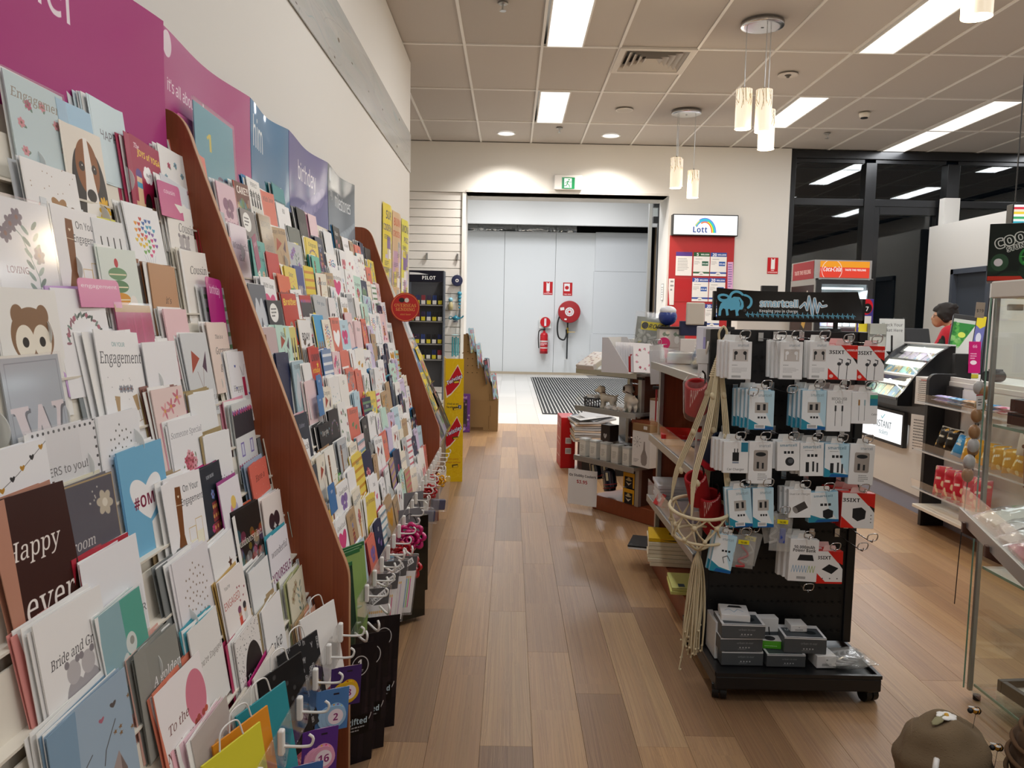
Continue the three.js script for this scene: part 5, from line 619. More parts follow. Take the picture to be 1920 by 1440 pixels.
// ---------- pen fixture and trinkets on the slat wall ----------
{
  const t = thing('pen_fixture', 'dark pen display fixture with a black header on the slat wall', 'display fixture', [-1.085, 0, -10.22]);
  part(t, 'back', box(.45, 1.5, .02), S(0x4c4f55, .5), [0, 1.05, -.11]); part(t, 'side', box(.015, 1.65, .2), M.slate, [.222, .97, -.02]); part(t, 'side', box(.015, 1.65, .2), M.slate, [-.222, .97, -.02]);
  part(t, 'header', rbox(.45, .15, .03, .006), P(0x1a1b26, .25, { clearcoat: .6 }), [0, 1.725, .06]); part(t, 'header_print', box(.44, .14, .002), printed(440, 140, (g) => { rect(g, '#1a1b28', 0, 0, 440, 140); poly(g, '#e6eaee', [[0, 20], [120, 26], [250, 48], [0, 50]]); txt(g, 'PILOT', 250, 88, 62, '#eef0f2', sb); }, .2), [0, 1.725, .0765]);
  const yy = [1.36, 1.15, .86, .66]; for (const y of yy) part(t, 'shelf', box(.43, .012, .17), M.grey, [0, y, -.02]);
  const pc = [0x17181c, 0x23337a, 0xb0263a, 0x3a2a5a, 0x2a4a9a, 0x111114];
  yy.forEach((y, j) => { for (let k = 0; k < 6; k++) { const p = thing('pen_pack', `${['black', 'blue', 'red', 'violet', 'mid blue', 'inky black'][(k + j) % 6]} pen pack on the fixture's ${ORD[j]} shelf, ${ORD[k]} along`, 'pen pack', [-1.27 + k * .072, y + .008, -10.2]); part(p, 'pens', merge([0, 1, 2].map((i) => tf(cyl(.006, .006, .12, 6), [-.018 + i * .018, .06, 0]))), S(pc[(k + j) % 6], .35)); part(p, 'price_card', rbox(.05, .05, .002, .0005), S((k + j) % 2 ? 0xd8cc2e : 0xe8e8e4, .5), [0, .03, .012]); } });
  for (const x of [-1.11, -.71]) { const b = thing('slat_bracket', x < -1 ? 'small grey bracket on the slat wall, farther from the doorway' : 'small grey bracket on the slat wall, nearer the doorway', 'bracket', [x, 2.0, -10.415]); part(b, 'plate', rbox(.025, .085, .02, .003), M.grey); part(b, 'lip', rbox(.02, .012, .03, .003), M.grey, [0, .03, .012]); }
  const charm = (name, label, y, x, build) => { const t = thing(name, label, 'trinket', [x, y, -10.41]); part(t, 'peg', cyl(.003, .003, .03, 6), M.steel, [0, .08, 0], [Math.PI / 2, 0, 0]); part(t, 'cord', cyl(.0015, .0015, .09, 5), M.dark, [0, .045, .012]); build(t); };
  charm('wall_charm', 'dark round charm with a pale eye, topmost on the slat wall', 1.69, -.71, (t) => { part(t, 'ring', lathe([[.022, -.008], [.07, -.008], [.074, 0], [.07, .008], [.022, .008]], 24), M.navy, [0, 0, .015], [Math.PI / 2, 0, 0]); part(t, 'eye', cyl(.024, .024, .014, 20), M.white, [0, 0, .016], [Math.PI / 2, 0, 0]); part(t, 'pupil', cyl(.01, .01, .016, 14), M.navy, [0, 0, .017], [Math.PI / 2, 0, 0]); });
  charm('bead_charm', 'long teal bead hanging on the slat wall near the doorway', 1.46, -.675, (t) => { part(t, 'beads', merge([...Array(5)].map((_, i) => tf(sph(.03 - .004 * i, 12, 8), [0, .06 - i * .045, .02]))), S(0x2f7f9a, .3)); part(t, 'tassel', cyl(.004, .016, .12, 8), S(0x3a4a50, .8), [0, -.2, .02]); });
  charm('bottle_charm', 'small blue and gold bottle charm on the slat wall', 1.44, -.79, (t) => { part(t, 'cap', sph(.03, 12, 8), S(0x7fb5c9, .3), [0, .0, .02]); part(t, 'vial', lathe([[0, -.14], [.03, -.13], [.035, -.08], [.02, -.03], [.0, -.02]], 16), S(0xa39a72, .4), [0, 0, .02]); });
  charm('lamp_charm', 'teal genie lamp trinket on the slat wall', 1.2, -.72, (t) => { part(t, 'bowl', tf(lathe([[0, -.03], [.03, -.028], [.055, 0], [.03, .022], [.012, .03], [0, .045]], 18), [0, 0, .03]), S(0x1f6f86, .3)); part(t, 'spout', tube([[.04, 0, .03], [.08, .01, .03], [.1, .035, .03]], .009, 10), S(0x1f6f86, .3)); part(t, 'foot', cyl(.03, .036, .012, 16), M.navy, [0, -.045, .03]); part(t, 'handle', new THREE.TorusGeometry(.02, .005, 6, 16), S(0x1f6f86, .3), [-.065, .005, .03]); });
  charm('wind_chime', 'teal tube wind chime hanging low on the slat wall', .98, -.72, (t) => { part(t, 'top_disc', lathe([[0, .01], [.05, .004], [.055, 0], [0, -.004]], 20), S(0x9fc9cf, .3), [0, 0, .06]); for (let i = 0; i < 4; i++) part(t, 'tube', cyl(.009, .009, .26 - .03 * (i % 2), 10), S(0x2a8f98, .25), [-.036 + i * .024, -.15, .06]); part(t, 'striker', cyl(.001, .001, .5, 4), M.dark, [0, -.25, .075]); });
}
// ---------- rolling pegboard stand with phone accessories ----------
{
  const t = thing('peg_stand', 'black rolling pegboard stand with a printed header, in the foreground', 'display stand', [0.957, 0, -2.72]);
  part(t, 'board', rbox(.512, 1.1, .05, .004), M.black, [0, .66, -.03]); part(t, 'side_rail', rbox(.03, 1.1, .07, .004), M.satin, [-.256, .66, -.03]); part(t, 'side_rail', rbox(.03, 1.1, .07, .004), M.satin, [.256, .66, -.03]);
  const dim = [], g0 = cyl(.006, .004, .006, 8).clone(); for (let i = 0; i < 20; i++) for (let k = 0; k < 42; k++) if (k % 2 === 0) dim.push(tf(g0, [-.228 + i * .024, .15 + k * .0255, -.003], [Math.PI / 2, 0, 0], [1, 1, .6])); part(t, 'peg_dimples', merge(dim), S(0x050506, .7)).userData.kind = 'stuff';
  part(t, 'base_tray', merge([tf(rbox(.54, .045, .5, .006), [0, .068, .0]), tf(box(.54, .012, .012), [0, .096, .245]), tf(box(.012, .012, .5), [-.264, .096, 0]), tf(box(.012, .012, .5), [.264, .096, 0])]), M.satin);
  for (const sx of [-1, 1]) for (const sz of [-1, 1]) { const c = part(t, 'caster', merge([tf(cyl(.024, .024, .02, 18), [-.013, .025, 0], [0, 0, Math.PI / 2]), tf(cyl(.024, .024, .02, 18), [.013, .025, 0], [0, 0, Math.PI / 2]), tf(rbox(.02, .03, .034, .004), [0, .036, .0])]), S(0x0b0b0c, .5), [sx * .245, 0, sz * .21], [0, .3 * sx, 0]); const pl = mesh('mount_plate', rbox(.05, .02, .05, .003), M.satin, c, [0, .047, 0]); }
  for (const x of [-.2, .17]) { part(t, 'header_post', cyl(.008, .008, .05, 10), M.black, [x, 1.225, -.03]); part(t, 'post_foot', cyl(.02, .022, .01, 14), M.black, [x, 1.213, -.03]); }
  const hd = part(t, 'header_frame', merge([tf(box(.52, .012, .02), [0, 1.245, -.02]), tf(box(.01, .1, .02), [-.256, 1.29, -.02]), tf(box(.01, .085, .02), [.256, 1.28, -.02])]), M.black);
  const g = new THREE.BoxGeometry(.5, .1, .0015, 20, 6, 1), p = g.attributes.position; for (let i = 0; i < p.count; i++) { const x = p.getX(i) / .25, y = p.getY(i) / .05; p.setXYZ(i, p.getX(i) * (1 - .05 * Math.max(0, y) * (x > .8 ? 1 : 0)), p.getY(i) + (y > 0 ? .012 * Math.max(0, -x - .55) : 0) - (y > .5 ? .006 * Math.cos(x * 1.57) : 0), p.getZ(i) + .012 * Math.cos(x * 1.57) * (y + 1) * .5 - .006 * (y + 1)); } g.computeVertexNormals();
  part(t, 'header_print', g, printed(1280, 256, (c, w, h) => { rect(c, '#171615', 0, 0, w, h); // blue bull-like emblem, wordmark, pulse line
    const bl = '#6fc3e2'; c.lineWidth = 22; c.strokeStyle = bl; c.lineCap = 'round'; c.beginPath(); c.ellipse(62, 84, 44, 24, 0, 0, 6.3); c.stroke(); c.beginPath(); c.arc(240, 108, 62, -1.5, 1.0); c.stroke(); c.beginPath(); c.arc(178, 80, 60, 2.6, 5.6); c.stroke();
    poly(c, bl, [[34, 130], [60, 108], [120, 96], [150, 70], [200, 70], [232, 110], [236, 150], [224, 178], [196, 180], [186, 200], [192, 232], [166, 236], [160, 180], [120, 190], [112, 174], [98, 178], [104, 230], [82, 236], [74, 178], [56, 170], [40, 190], [34, 236], [12, 236], [20, 170]]); stroke(c, '#171615', 5, [[196, 96], [210, 126], [204, 150]]); disc(c, '#171615', 206, 132, 4); stroke(c, '#7a7a7a', 4, [[236, 176], [252, 178], [250, 192], [236, 190]]);
    txt(c, 'smartcell', 544, 120, 82, '#7fc4e4', { s: '#eef4f6', sw: 14, w: 380 }); const z = [[730, 150], [770, 110], [790, 170], [806, 40], [836, 214], [856, 60], [880, 190], [900, 110], [920, 140], [960, 130]]; stroke(c, '#eef4f6', 24, z); stroke(c, '#7fb8d8', 9, z); disc(c, '#cfe0e6', 930, 92, 7);
    txt(c, 'Keeping you in charge', 540, 186, 34, '#eef2f2', { ...sb, w: 340 }); for (let i = 0; i < 22; i++) { const x = 250 + i * 44; stroke(c, bl, 4, [[x, 222], [x + 8, 214], [x + 12, 236], [x + 18, 196], [x + 24, 244], [x + 30, 212], [x + 44, 222]]); } }, .16, { clearcoat: .8, clearcoatRoughness: .12 }), [0, 1.298, -.005], [-.1, 0, 0]);
}
const hookWire = memo('wire', () => merge([tube([[0, 0, -.2], [0, 0, .0], [0, .002, .012], [0, .012, .014]], .0018, 16, 6), tube([[-.0, .003, .0], [-.014, .006, .004], [-.012, .024, .008], [.016, .026, .008], [.014, .006, .004], [0, .003, .0]], .0018, 24, 6)]));
const BR = { white: (g, w, h) => rect(g, '#f0f0ef', 0, 0, w, h), teal: (g, w, h) => { rect(g, '#eef2f3', 0, 0, w, h); poly(g, '#bfe0ee', [[w * .55, 0], [w, 0], [w, h], [w * .7, h * .6]]); poly(g, '#2f8fa8', [[0, h * .72], [w * .4, h * .86], [w, h * .92], [w, h], [0, h]]); poly(g, '#1f5fa0', [[w * .3, h * .9], [w, h * .93], [w, h], [w * .2, h]]); }, red: (g, w, h) => { rect(g, '#f1f0ef', 0, 0, w, h); poly(g, '#d92a20', [[w * .42, 0], [w, 0], [w, h * .42], [w * .8, h * .34]]); poly(g, '#1d1b1b', [[w * .82, h * .34], [w, h * .42], [w, h * .55]]); poly(g, '#d92a20', [[0, h * .66], [w * .42, h], [0, h]]); txt(g, '3SIXT', w * .28, h * .2, w * .2, '#2b2829', sb); } };
const barcode = (g, x, y, w, h) => { for (let i = 0; i < w; i += 3) rect(g, '#222', x + i, y, 1 + (i * 7) % 3, h); };
const ART = {
  buds: (c) => (g, w, h) => { rect(g, '#c9c2bc', w * .16, h * .2, w * .68, h * .32); for (const s of [-1, 1]) { disc(g, c, w * (.5 + s * .2), h * .3, w * .08, h * .05); rect(g, c, w * (.5 + s * .24) - 5, h * .3, 10, h * .18); } txt(g, 'smartcell', w * .62, h * .1, w * .12, '#8a9aa4'); scrawl(g, '#777', w * .14, h * .62, w * .4, 1, 8); scrawl(g, '#bbb', w * .14, h * .7, w * .7, 4, h * .035); barcode(g, w * .14, h * .9, w * .4, h * .06); },
  sport: (g, w, h) => { for (const x of [.38, .66]) { stroke(g, '#26282b', 6, [[w * x, h * .4], [w * (x + .1), h * .42], [w * (x + .09), h * .52]]); disc(g, '#3a3c40', w * x, h * .54, w * .07, h * .05); stroke(g, '#333', 4, [[w * x, h * .58], [w * (x - .02), h * .98]]); } txt(g, 'WIRELESS', w * .84, h * .14, w * .1, '#fff', sb); disc(g, '#f2c9c4', w * .12, h * .9, w * .07); },
  cable: (g, w, h) => { rect(g, '#b9b4ad', w * .24, h * .3, w * .52, h * .27); rect(g, '#2a2b2d', w * .32, h * .36, w * .12, h * .14); rect(g, '#2a2b2d', w * .56, h * .34, w * .1, h * .16); txt(g, 'smartcell', w * .62, h * .12, w * .13, '#7f98a4'); for (let i = 0; i < 3; i++) rect(g, '#2b2d30', w * (.36 + i * .12), h * .66, w * .08, h * .05); rect(g, '#f4f4f4', w * .24, h * .86, w * .42, h * .11); barcode(g, w * .28, h * .88, w * .34, h * .07); },
  cords: (g, w, h) => { txt(g, 'MICRO-USB', w * .5, h * .2, w * .12, '#555'); txt(g, 'CABLE', w * .5, h * .28, w * .12, '#555'); for (const x of [.36, .64]) { rect(g, '#3a3b3d', w * x - 7, h * .36, 14, h * .14); stroke(g, '#444', 4, [[w * x, h * .5], [w * x, h * .86]]); } },
  phone: (g, w, h) => { rect(g, '#2f7f9a', w * .7, h * .08, w * .3, h * .34); rect(g, '#4fae8a', w * .7, h * .08, w * .3, h * .12); for (const [x, c] of [[.28, '#a0703a'], [.5, '#9db4bc']]) { rect(g, c, w * x - 6, h * .24, 12, h * .18); stroke(g, '#666', 3, [[w * x, h * .42], [w * x, h * .9]]); } txt(g, 'Cable', w * .9, h * .7, w * .1, '#333'); },
  plug: (g, w, h) => { rect(g, '#232527', w * .36, h * .34, w * .26, h * .28); rect(g, '#232527', w * .42, h * .22, 7, h * .13); rect(g, '#232527', w * .54, h * .22, 7, h * .13); rect(g, '#8a94a4', w * .36, h * .64, w * .26, h * .05); rect(g, '#2f7f9a', w * .7, h * .02, w * .28, h * .3); txt(g, 'Car Charger', w * .5, h * .88, w * .13, '#555'); },
  window: (g, w, h) => { txt(g, 'smartcell', w * .66, h * .1, w * .12, '#8a9aa4'); g.fillStyle = '#a9a098'; g.beginPath(); g.roundRect(w * .2, h * .2, w * .6, h * .5, 12); g.fill(); disc(g, '#2c2e30', w * .5, h * .3, w * .22, h * .05); rect(g, '#2c2e30', w * .34, h * .48, w * .1, h * .16); rect(g, '#2c2e30', w * .56, h * .5, w * .08, h * .14); scrawl(g, '#999', w * .4, h * .76, w * .4, 4, h * .045); },
  adaptor: (g, w, h) => { txt(g, 'smartcell', w * .5, h * .12, w * .17, '#6f94a8', sb); for (let i = 0; i < 3; i++) rect(g, '#2b2d30', w * (.3 + i * .16), h * .32, w * .11, h * .09); disc(g, '#2b2d30', w * .56, h * .68, w * .2, h * .15); disc(g, '#5a5d62', w * .6, h * .66, w * .12, h * .08); },
  trio: (g, w, h) => { txt(g, 'smartcell', w * .5, h * .12, w * .17, '#6f94a8', sb); scrawl(g, '#888', w * .2, h * .22, w * .6, 1, 8); for (let i = 0; i < 3; i++) rect(g, '#2b2d30', w * (.3 + i * .16), h * .34, w * .11, h * .08); rect(g, '#2b2d30', w * .24, h * .58, w * .14, h * .3); rect(g, '#2b2d30', w * .52, h * .56, w * .08, h * .3); rect(g, '#2b2d30', w * .7, h * .6, w * .07, h * .28); },
  car: (g, w, h) => { txt(g, 'Dual Car Charger', w * .5, h * .16, w * .12, '#777'); g.save(); g.translate(w * .56, h * .62); g.rotate(-.5); rect(g, '#4a4542', -w * .3, -h * .13, w * .56, h * .26); disc(g, '#8a8580', -w * .3, 0, w * .1, h * .13); g.restore(); },
  cube: (g, w, h) => { txt(g, 'smartcell', w * .5, h * .13, w * .14, '#6f94a8', sb); for (let i = 0; i < 3; i++) rect(g, '#2b2d30', w * (.4 + i * .13), h * .38, w * .09, h * .08); poly(g, '#26282b', [[w * .48, h * .62], [w * .66, h * .56], [w * .82, h * .64], [w * .8, h * .84], [w * .6, h * .9], [w * .48, h * .82]]); },
  block: (g, w, h) => { poly(g, '#26282a', [[w * .34, h * .44], [w * .6, h * .4], [w * .74, h * .5], [w * .72, h * .72], [w * .5, h * .8], [w * .34, h * .7]]); for (let i = 0; i < 3; i++) disc(g, '#777', w * .9, h * (.62 + i * .1), 4); },
  bank: (g, w, h) => { txt(g, '10,000mAh', w * .5, h * .18, w * .14, '#333', sb); txt(g, 'Power Bank', w * .5, h * .26, w * .14, '#333', sb); poly(g, '#26282a', [[w * .28, h * .5], [w * .36, h * .36], [w * .8, h * .36], [w * .86, h * .5]]); stroke(g, '#6f9fc4', 3, [...Array(12)].map((_, i) => [w * (.1 + i * .05), h * (.7 + (i % 2 ? -.08 : .08))])); stroke(g, '#8fae4a', 3, [...Array(6)].map((_, i) => [w * (.66 + i * .05), h * (.7 + (i % 2 ? -.08 : .08))])); barcode(g, w * .3, h * .88, w * .3, h * .06); },
  pad: (g, w, h) => { poly(g, '#232527', [[w * .2, h * .56], [w * .48, h * .4], [w * .84, h * .52], [w * .58, h * .7]]); for (let i = 0; i < 3; i++) disc(g, '#555', w * (.24 + i * .28), h * .84, 5); rect(g, '#d92a20', 0, h * .94, w, h * .06); },
  hook: (g, w, h) => { txt(g, 'smartcell', w * .6, h * .12, w * .13, '#7f98a4'); stroke(g, '#555', 6, [[w * .6, h * .74], [w * .5, h * .6], [w * .7, h * .54], [w * .86, h * .66]]); for (let i = 0; i < 3; i++) rect(g, '#2b2d30', w * (.4 + i * .15), h * .4, w * .1, h * .05); },
};
const BOXES = [ // [x, y, w, h, depth, style, art, copies on the peg, tilt, label]
  [.742, 1.112, .074, .122, .016, 'white', 'budsK', 4, 0, 'white earbud packet with black buds in its window, top row by the rope hanger'], [.907, 1.115, .074, .122, .016, 'white', 'budsW', 4, 0, 'white earbud packet with white buds in its window, top row'],
  [.996, 1.117, .062, .122, .016, 'white', 'budsK', 2, 0, 'white earphone packet with dark earphones, beside the red and white boxes'], [1.073, 1.112, .096, .112, .028, 'red', 'sport', 2, 0, 'red and white sport earphone box, the fuller view of the pair'], [1.163, 1.111, .09, .112, .028, 'red', 'sport', 1, 0, 'red and white sport earphone box at the end of the top row'],
  [.818, .952, .083, .128, .016, 'teal', 'cable', 5, 0, 'blue-edged cable packet standing alone in the second row'], [.988, .956, .08, .129, .016, 'teal', 'cable', 4, 0, 'blue-edged cable packet next to the white cable packet, second row'], [1.069, .954, .08, .133, .016, 'white', 'cords', 5, 0, 'white packet with two drawn cable plugs, second row'], [1.152, .966, .085, .103, .02, 'white', 'phone', 3, 0, 'white cable box with a phone picture at the second row end'],
  [.742, .796, .082, .104, .018, 'white', 'plug', 4, 0, 'white car charger packet behind the rope hanger, third row'], [.823, .78, .078, .139, .024, 'white', 'window', 1, 0, 'white windowed charger box in the middle of the third row'], [.913, .803, .074, .096, .02, 'white', 'adaptor', 2, .03, 'white adaptor packet hanging slightly higher, third row'], [.99, .794, .078, .11, .016, 'white', 'trio', 4, .02, 'white three-lead charger packet, third row'], [1.071, .792, .08, .11, .018, 'teal', 'trio', 3, 0, 'blue-edged three-lead charger packet, third row'], [1.153, .78, .082, .133, .026, 'white', 'window', 1, -.03, 'white windowed charger box at the end of the third row'],
  [.764, .628, .076, .128, .016, 'teal', 'cable', 2, .1, 'tilted blue-edged lead packet beside the rope basket, fourth row'], [.839, .631, .07, .132, .016, 'teal', 'cable', 3, .04, 'second blue-edged lead packet in the fourth row'], [.958, .647, .074, .094, .02, 'white', 'car', 3, .02, 'white packet with a bronze car plug, fourth row'], [1.036, .637, .1, .101, .03, 'teal', 'cube', 1, .06, 'wide blue and white box with a black cube plug, fourth row'], [1.15, .627, .11, .117, .04, 'red', 'block', 3, -.02, 'red and white box with a black wall plug, fourth row end'],
  [.715, .475, .072, .127, .012, 'teal', 'hook', 2, -.16, 'tilted teal adapter packet lowest beside the rope tassel'], [.98, .457, .096, .141, .026, 'white', 'bank', 3, -.04, 'white power bank box lowest on the pegboard'], [1.067, .435, .088, .11, .03, 'red', 'pad', 2, .0, 'red and white charging pad box lowest on the pegboard'],
];
const prodMat = new Map();
BOXES.forEach(([x, y, w, h, d, st, art, n, tilt, label], q) => {
  const key = st + art; if (!prodMat.has(key)) prodMat.set(key, printed(192, 256, (g, a, b) => { BR[st](g, a, b); (art === 'budsK' ? ART.buds('#2b2c2e') : art === 'budsW' ? ART.buds('#f4f4f4') : ART[art])(g, a, b); }, .3));
  const side = st === 'red' ? S(0xc8261f, .35) : st === 'teal' ? S(0x8fc0d8, .35) : S(0xe6e6e4, .4), zf = -2.545;
  for (let k = 0; k < n; k++) {
    const t = thing('accessory_packet', k ? `${label.split(',')[0].replace(/^tilted /, '')}, ${['one', 'two', 'three', 'four'][k - 1]} behind the front`.split(' ').slice(-16).join(' ') : label, 'accessory packet', [x - (.007 * k) * (st === 'red' ? 1.3 : 1), y + .003 * (k % 2), zf - k * (d + .004)], [-.03, 0, tilt + (k ? rr(-.02, .02) : 0)]);
    part(t, 'carton', rbox(w, h, d, .002), side, [0, 0, -d / 2]); part(t, 'front_print', box(w - .002, h - .002, .0012), prodMat.get(key), [0, 0, .0003]);
    part(t, 'hang_tab', ext(shape([[-w * .26, 0], [-w * .2, .018], [w * .2, .018], [w * .26, 0]]), .001), st === 'red' ? S(0xecc4c0, .4) : M.white, [0, h / 2, -.004]);
  }
  const hk = thing('peg_hook', `chrome peg hook holding the ${label.replace(/^(tilted|second) /, '').split(' ').slice(0, 9).join(' ').replace(/,.*/, '')}`, 'peg hook', [x + .004, y + h / 2 + .008, -2.525], [0, 0, 0], 'peg hooks on the phone stand'); part(hk, 'wire', hookWire, M.steel); part(hk, 'back_clip', rbox(.018, .03, .004, .001), M.steel, [0, .006, -.194]);
});
for (const [x, y, l] of [[.86, 1.18, 'empty chrome peg hook in the top row beside the black earbuds'], [.78, 1.0, 'empty chrome peg hook at the start of the second row'], [.905, 1.01, 'empty chrome peg hook between the two cable packets'], [1.19, .53, 'empty chrome peg hook low by the wall plug boxes'], [1.16, .5, 'empty chrome double hook low beside the red boxes'], [.99, .36, 'empty chrome peg hook under the power bank box']]) { const hk = thing('peg_hook', l, 'peg hook', [x, y, -2.525], null, 'peg hooks on the phone stand'); part(hk, 'wire', hookWire, M.steel); part(hk, 'back_clip', rbox(.018, .03, .004, .001), M.steel, [0, .006, -.194]); }
const bagMat = P(0xf6f6f4, .15, { transmission: .82, thickness: 0 });
for (const [x, y, w, h, r, c, l] of [[.777, .482, .084, .109, -.1, 0xb3272c, 'clear bag with a coiled red cable and yellow price label'], [.903, .548, .071, .124, -.06, 0x24409a, 'clear bag with a blue stick and yellow price label'], [.8, .49, .08, .11, -.24, 0xd8d8d6, 'clear bag with a pale cable tucked behind the red cable bag'], [.875, .56, .06, .1, .2, 0xd0d0d0, 'clear bag with white adapters behind the blue stick bag']]) { const t = thing('accessory_bag', l, 'accessory bag', [x, y, -2.55 - (c > 0xc00000 ? .02 : 0)], [-.05, 0, r]); part(t, 'bag', pouch(w, h, .014), bagMat); part(t, 'contents', c === 0x24409a ? rbox(.02, .05, .008, .003) : tube([[-.01, .03, 0], [.015, .0, 0], [-.015, -.02, 0], [.01, -.035, 0], [-.02, -.04, 0]], .004, 24, 6), S(c, .4), [.005, -.01, .002]); part(t, 'price_label', rbox(.036, .014, .001, .0003), printed(128, 48, (g) => { rect(g, '#e3d21f', 0, 0, 128, 48); txt(g, c === 0xb3272c ? '10.00' : '14.95', 64, 28, 30, '#222', sb); }), [0, h * .3, .008]); part(t, 'peg', hookWire, M.steel, [0, h / 2, .01]); }
// cartons on the stand's tray: [x, y0, y1, w, z front, depth, turn, style, label]
const carton = (fr, top) => [fr, top];
const greyFront = printed(256, 96, (g, w, h) => { rect(g, '#55585a', 0, 0, w, h); rect(g, '#e7e8e8', 0, 0, w, 8); txt(g, 'urban in-ear', 150, 34, 18, '#9a9c9e'); for (let i = 0; i < 4; i++) disc(g, '#b9bbbd', 120 + i * 18, 68, 5); scrawl(g, '#a9abad', 108, 78, 80, 1, 6); }, .4);
const greyTop = printed(256, 200, (g, w, h) => { rect(g, '#e9eaea', 0, 0, w, h); rect(g, '#4a5054', 16, 50, w - 32, h - 60); txt(g, 'URBAN', 100, 84, 40, '#c9cfd0', sb); disc(g, '#22292c', 180, 120, 34, 30); }, .4);
for (const [x, y0, y1, w, zf, d, ry, st, l] of [[.795, .093, .14, .14, -2.55, .12, 0, 'g', 'grey earphone carton at the bottom of the stack of three'], [.79, .141, .187, .143, -2.55, .12, .02, 'g', 'grey earphone carton in the middle of the stack of three'], [.793, .188, .235, .145, -2.545, .12, -.03, 'g', 'grey earphone carton on top of the stack of three'], [.94, .093, .135, .13, -2.545, .1, 0, 'g', 'grey carton lying alone at the tray front'], [1.005, .136, .19, .14, -2.555, .11, -.06, 'G', 'tilted grey carton with a headphone picture, resting on two cartons'], [.773, .236, .258, .095, -2.57, .1, -.15, 'w', 'white power bank carton on top of the grey stack'], [.725, .093, .22, .02, -2.6, .12, 0, 'w', 'white packets standing edge on beside the grey stack'], [.875, .093, .225, .13, -2.63, .04, .05, 'u', 'upright grey and white headphone carton behind the green one'], [.9, .137, .165, .07, -2.585, .06, -.1, 'n', 'bright green and white carton on the tray'], [1.073, .093, .135, .066, -2.54, .07, .04, 's', 'small white carton at the tray front near the wheel'], [.998, .192, .215, .056, -2.6, .06, 0, 's', 'small white carton on top of the tilted grey carton']]) {
  const h = y1 - y0, t = thing('carton', l, 'carton', [x, y0, zf], [0, ry, 0]); const body = st === 'n' ? S(0x57b02c, .4) : st[0].toLowerCase() === 'g' ? S(0x55585a, .45) : S(0xe4e4e2, .45);
  part(t, 'box', rbox(w, h, d, .0015), body, [0, h / 2, -d / 2]);
  if ('gG'.includes(st)) { part(t, 'front_print', box(w - .002, h - .002, .001), greyFront, [0, h / 2, .0003]); part(t, 'top_print', box(w - .002, .001, d - .002), greyTop, [0, h + .0002, -d / 2]); }
  if (st === 'u') part(t, 'front_print', box(w - .002, h - .002, .001), printed(256, 256, (g) => { rect(g, '#dfe1e1', 0, 0, 256, 90); rect(g, '#4a4f53', 0, 90, 256, 166); txt(g, 'Verbatim', 60, 66, 24, '#555', sb); txt(g, 'URBAN', 110, 130, 38, '#d9dcdc', sb); txt(g, 'SOUND', 110, 170, 34, '#d9dcdc', sb); stroke(g, '#1c1f20', 8, [[190, 60], [200, 130], [180, 230]]); }, .4), [0, h / 2, .0004]);
  if (st === 'n') { part(t, 'top_print', box(w, .001, d), M.white, [0, h, -d / 2]); part(t, 'front_print', box(w - .004, h * .5, .001), printed(128, 64, (g) => { rect(g, '#57b02c', 0, 0, 128, 64); txt(g, 'wireless', 64, 34, 22, '#dff0d0'); }), [0, h * .4, .0004]); part(t, 'picture', cyl(.018, .018, .002, 18), M.black, [0, h + .001, -.02]); }
  if (st === 'w' && w > .05) part(t, 'top_print', box(w - .004, .001, d - .004), printed(128, 128, (g) => { rect(g, '#f0f0ef', 0, 0, 128, 128); poly(g, '#26282a', [[34, 40], [46, 14], [96, 14], [104, 40]]); stroke(g, '#8aa8c4', 3, [[20, 80], [40, 60], [60, 96], [80, 60], [104, 84]]); }), [0, h + .0003, -d / 2]);
  if (st === 's') part(t, 'front_print', box(w - .004, h - .004, .001), printed(96, 96, (g) => { rect(g, '#ecebea', 0, 0, 96, 96); barcode(g, 26, 60, 46, 22); disc(g, '#888', 50, 30, 5); }), [0, h / 2, .0004]);
}
{ const t = thing('cable_bag', 'clear bag of coiled grey cables at the tray corner', 'accessory bag', [1.15, .095, -2.575], [0, .1, 0]); part(t, 'bag', tf(pouch(.17, .12, .05), [0, .02, 0], [-Math.PI / 2, 0, 0]), bagMat); for (let i = 0; i < 4; i++) part(t, 'coil', new THREE.TorusGeometry(.04 - i * .004, .005, 6, 28), S(0x9a9da0, .3), [-.02 + i * .016, .018 + .004 * i, .0], [Math.PI / 2 + .1, 0, i]); }
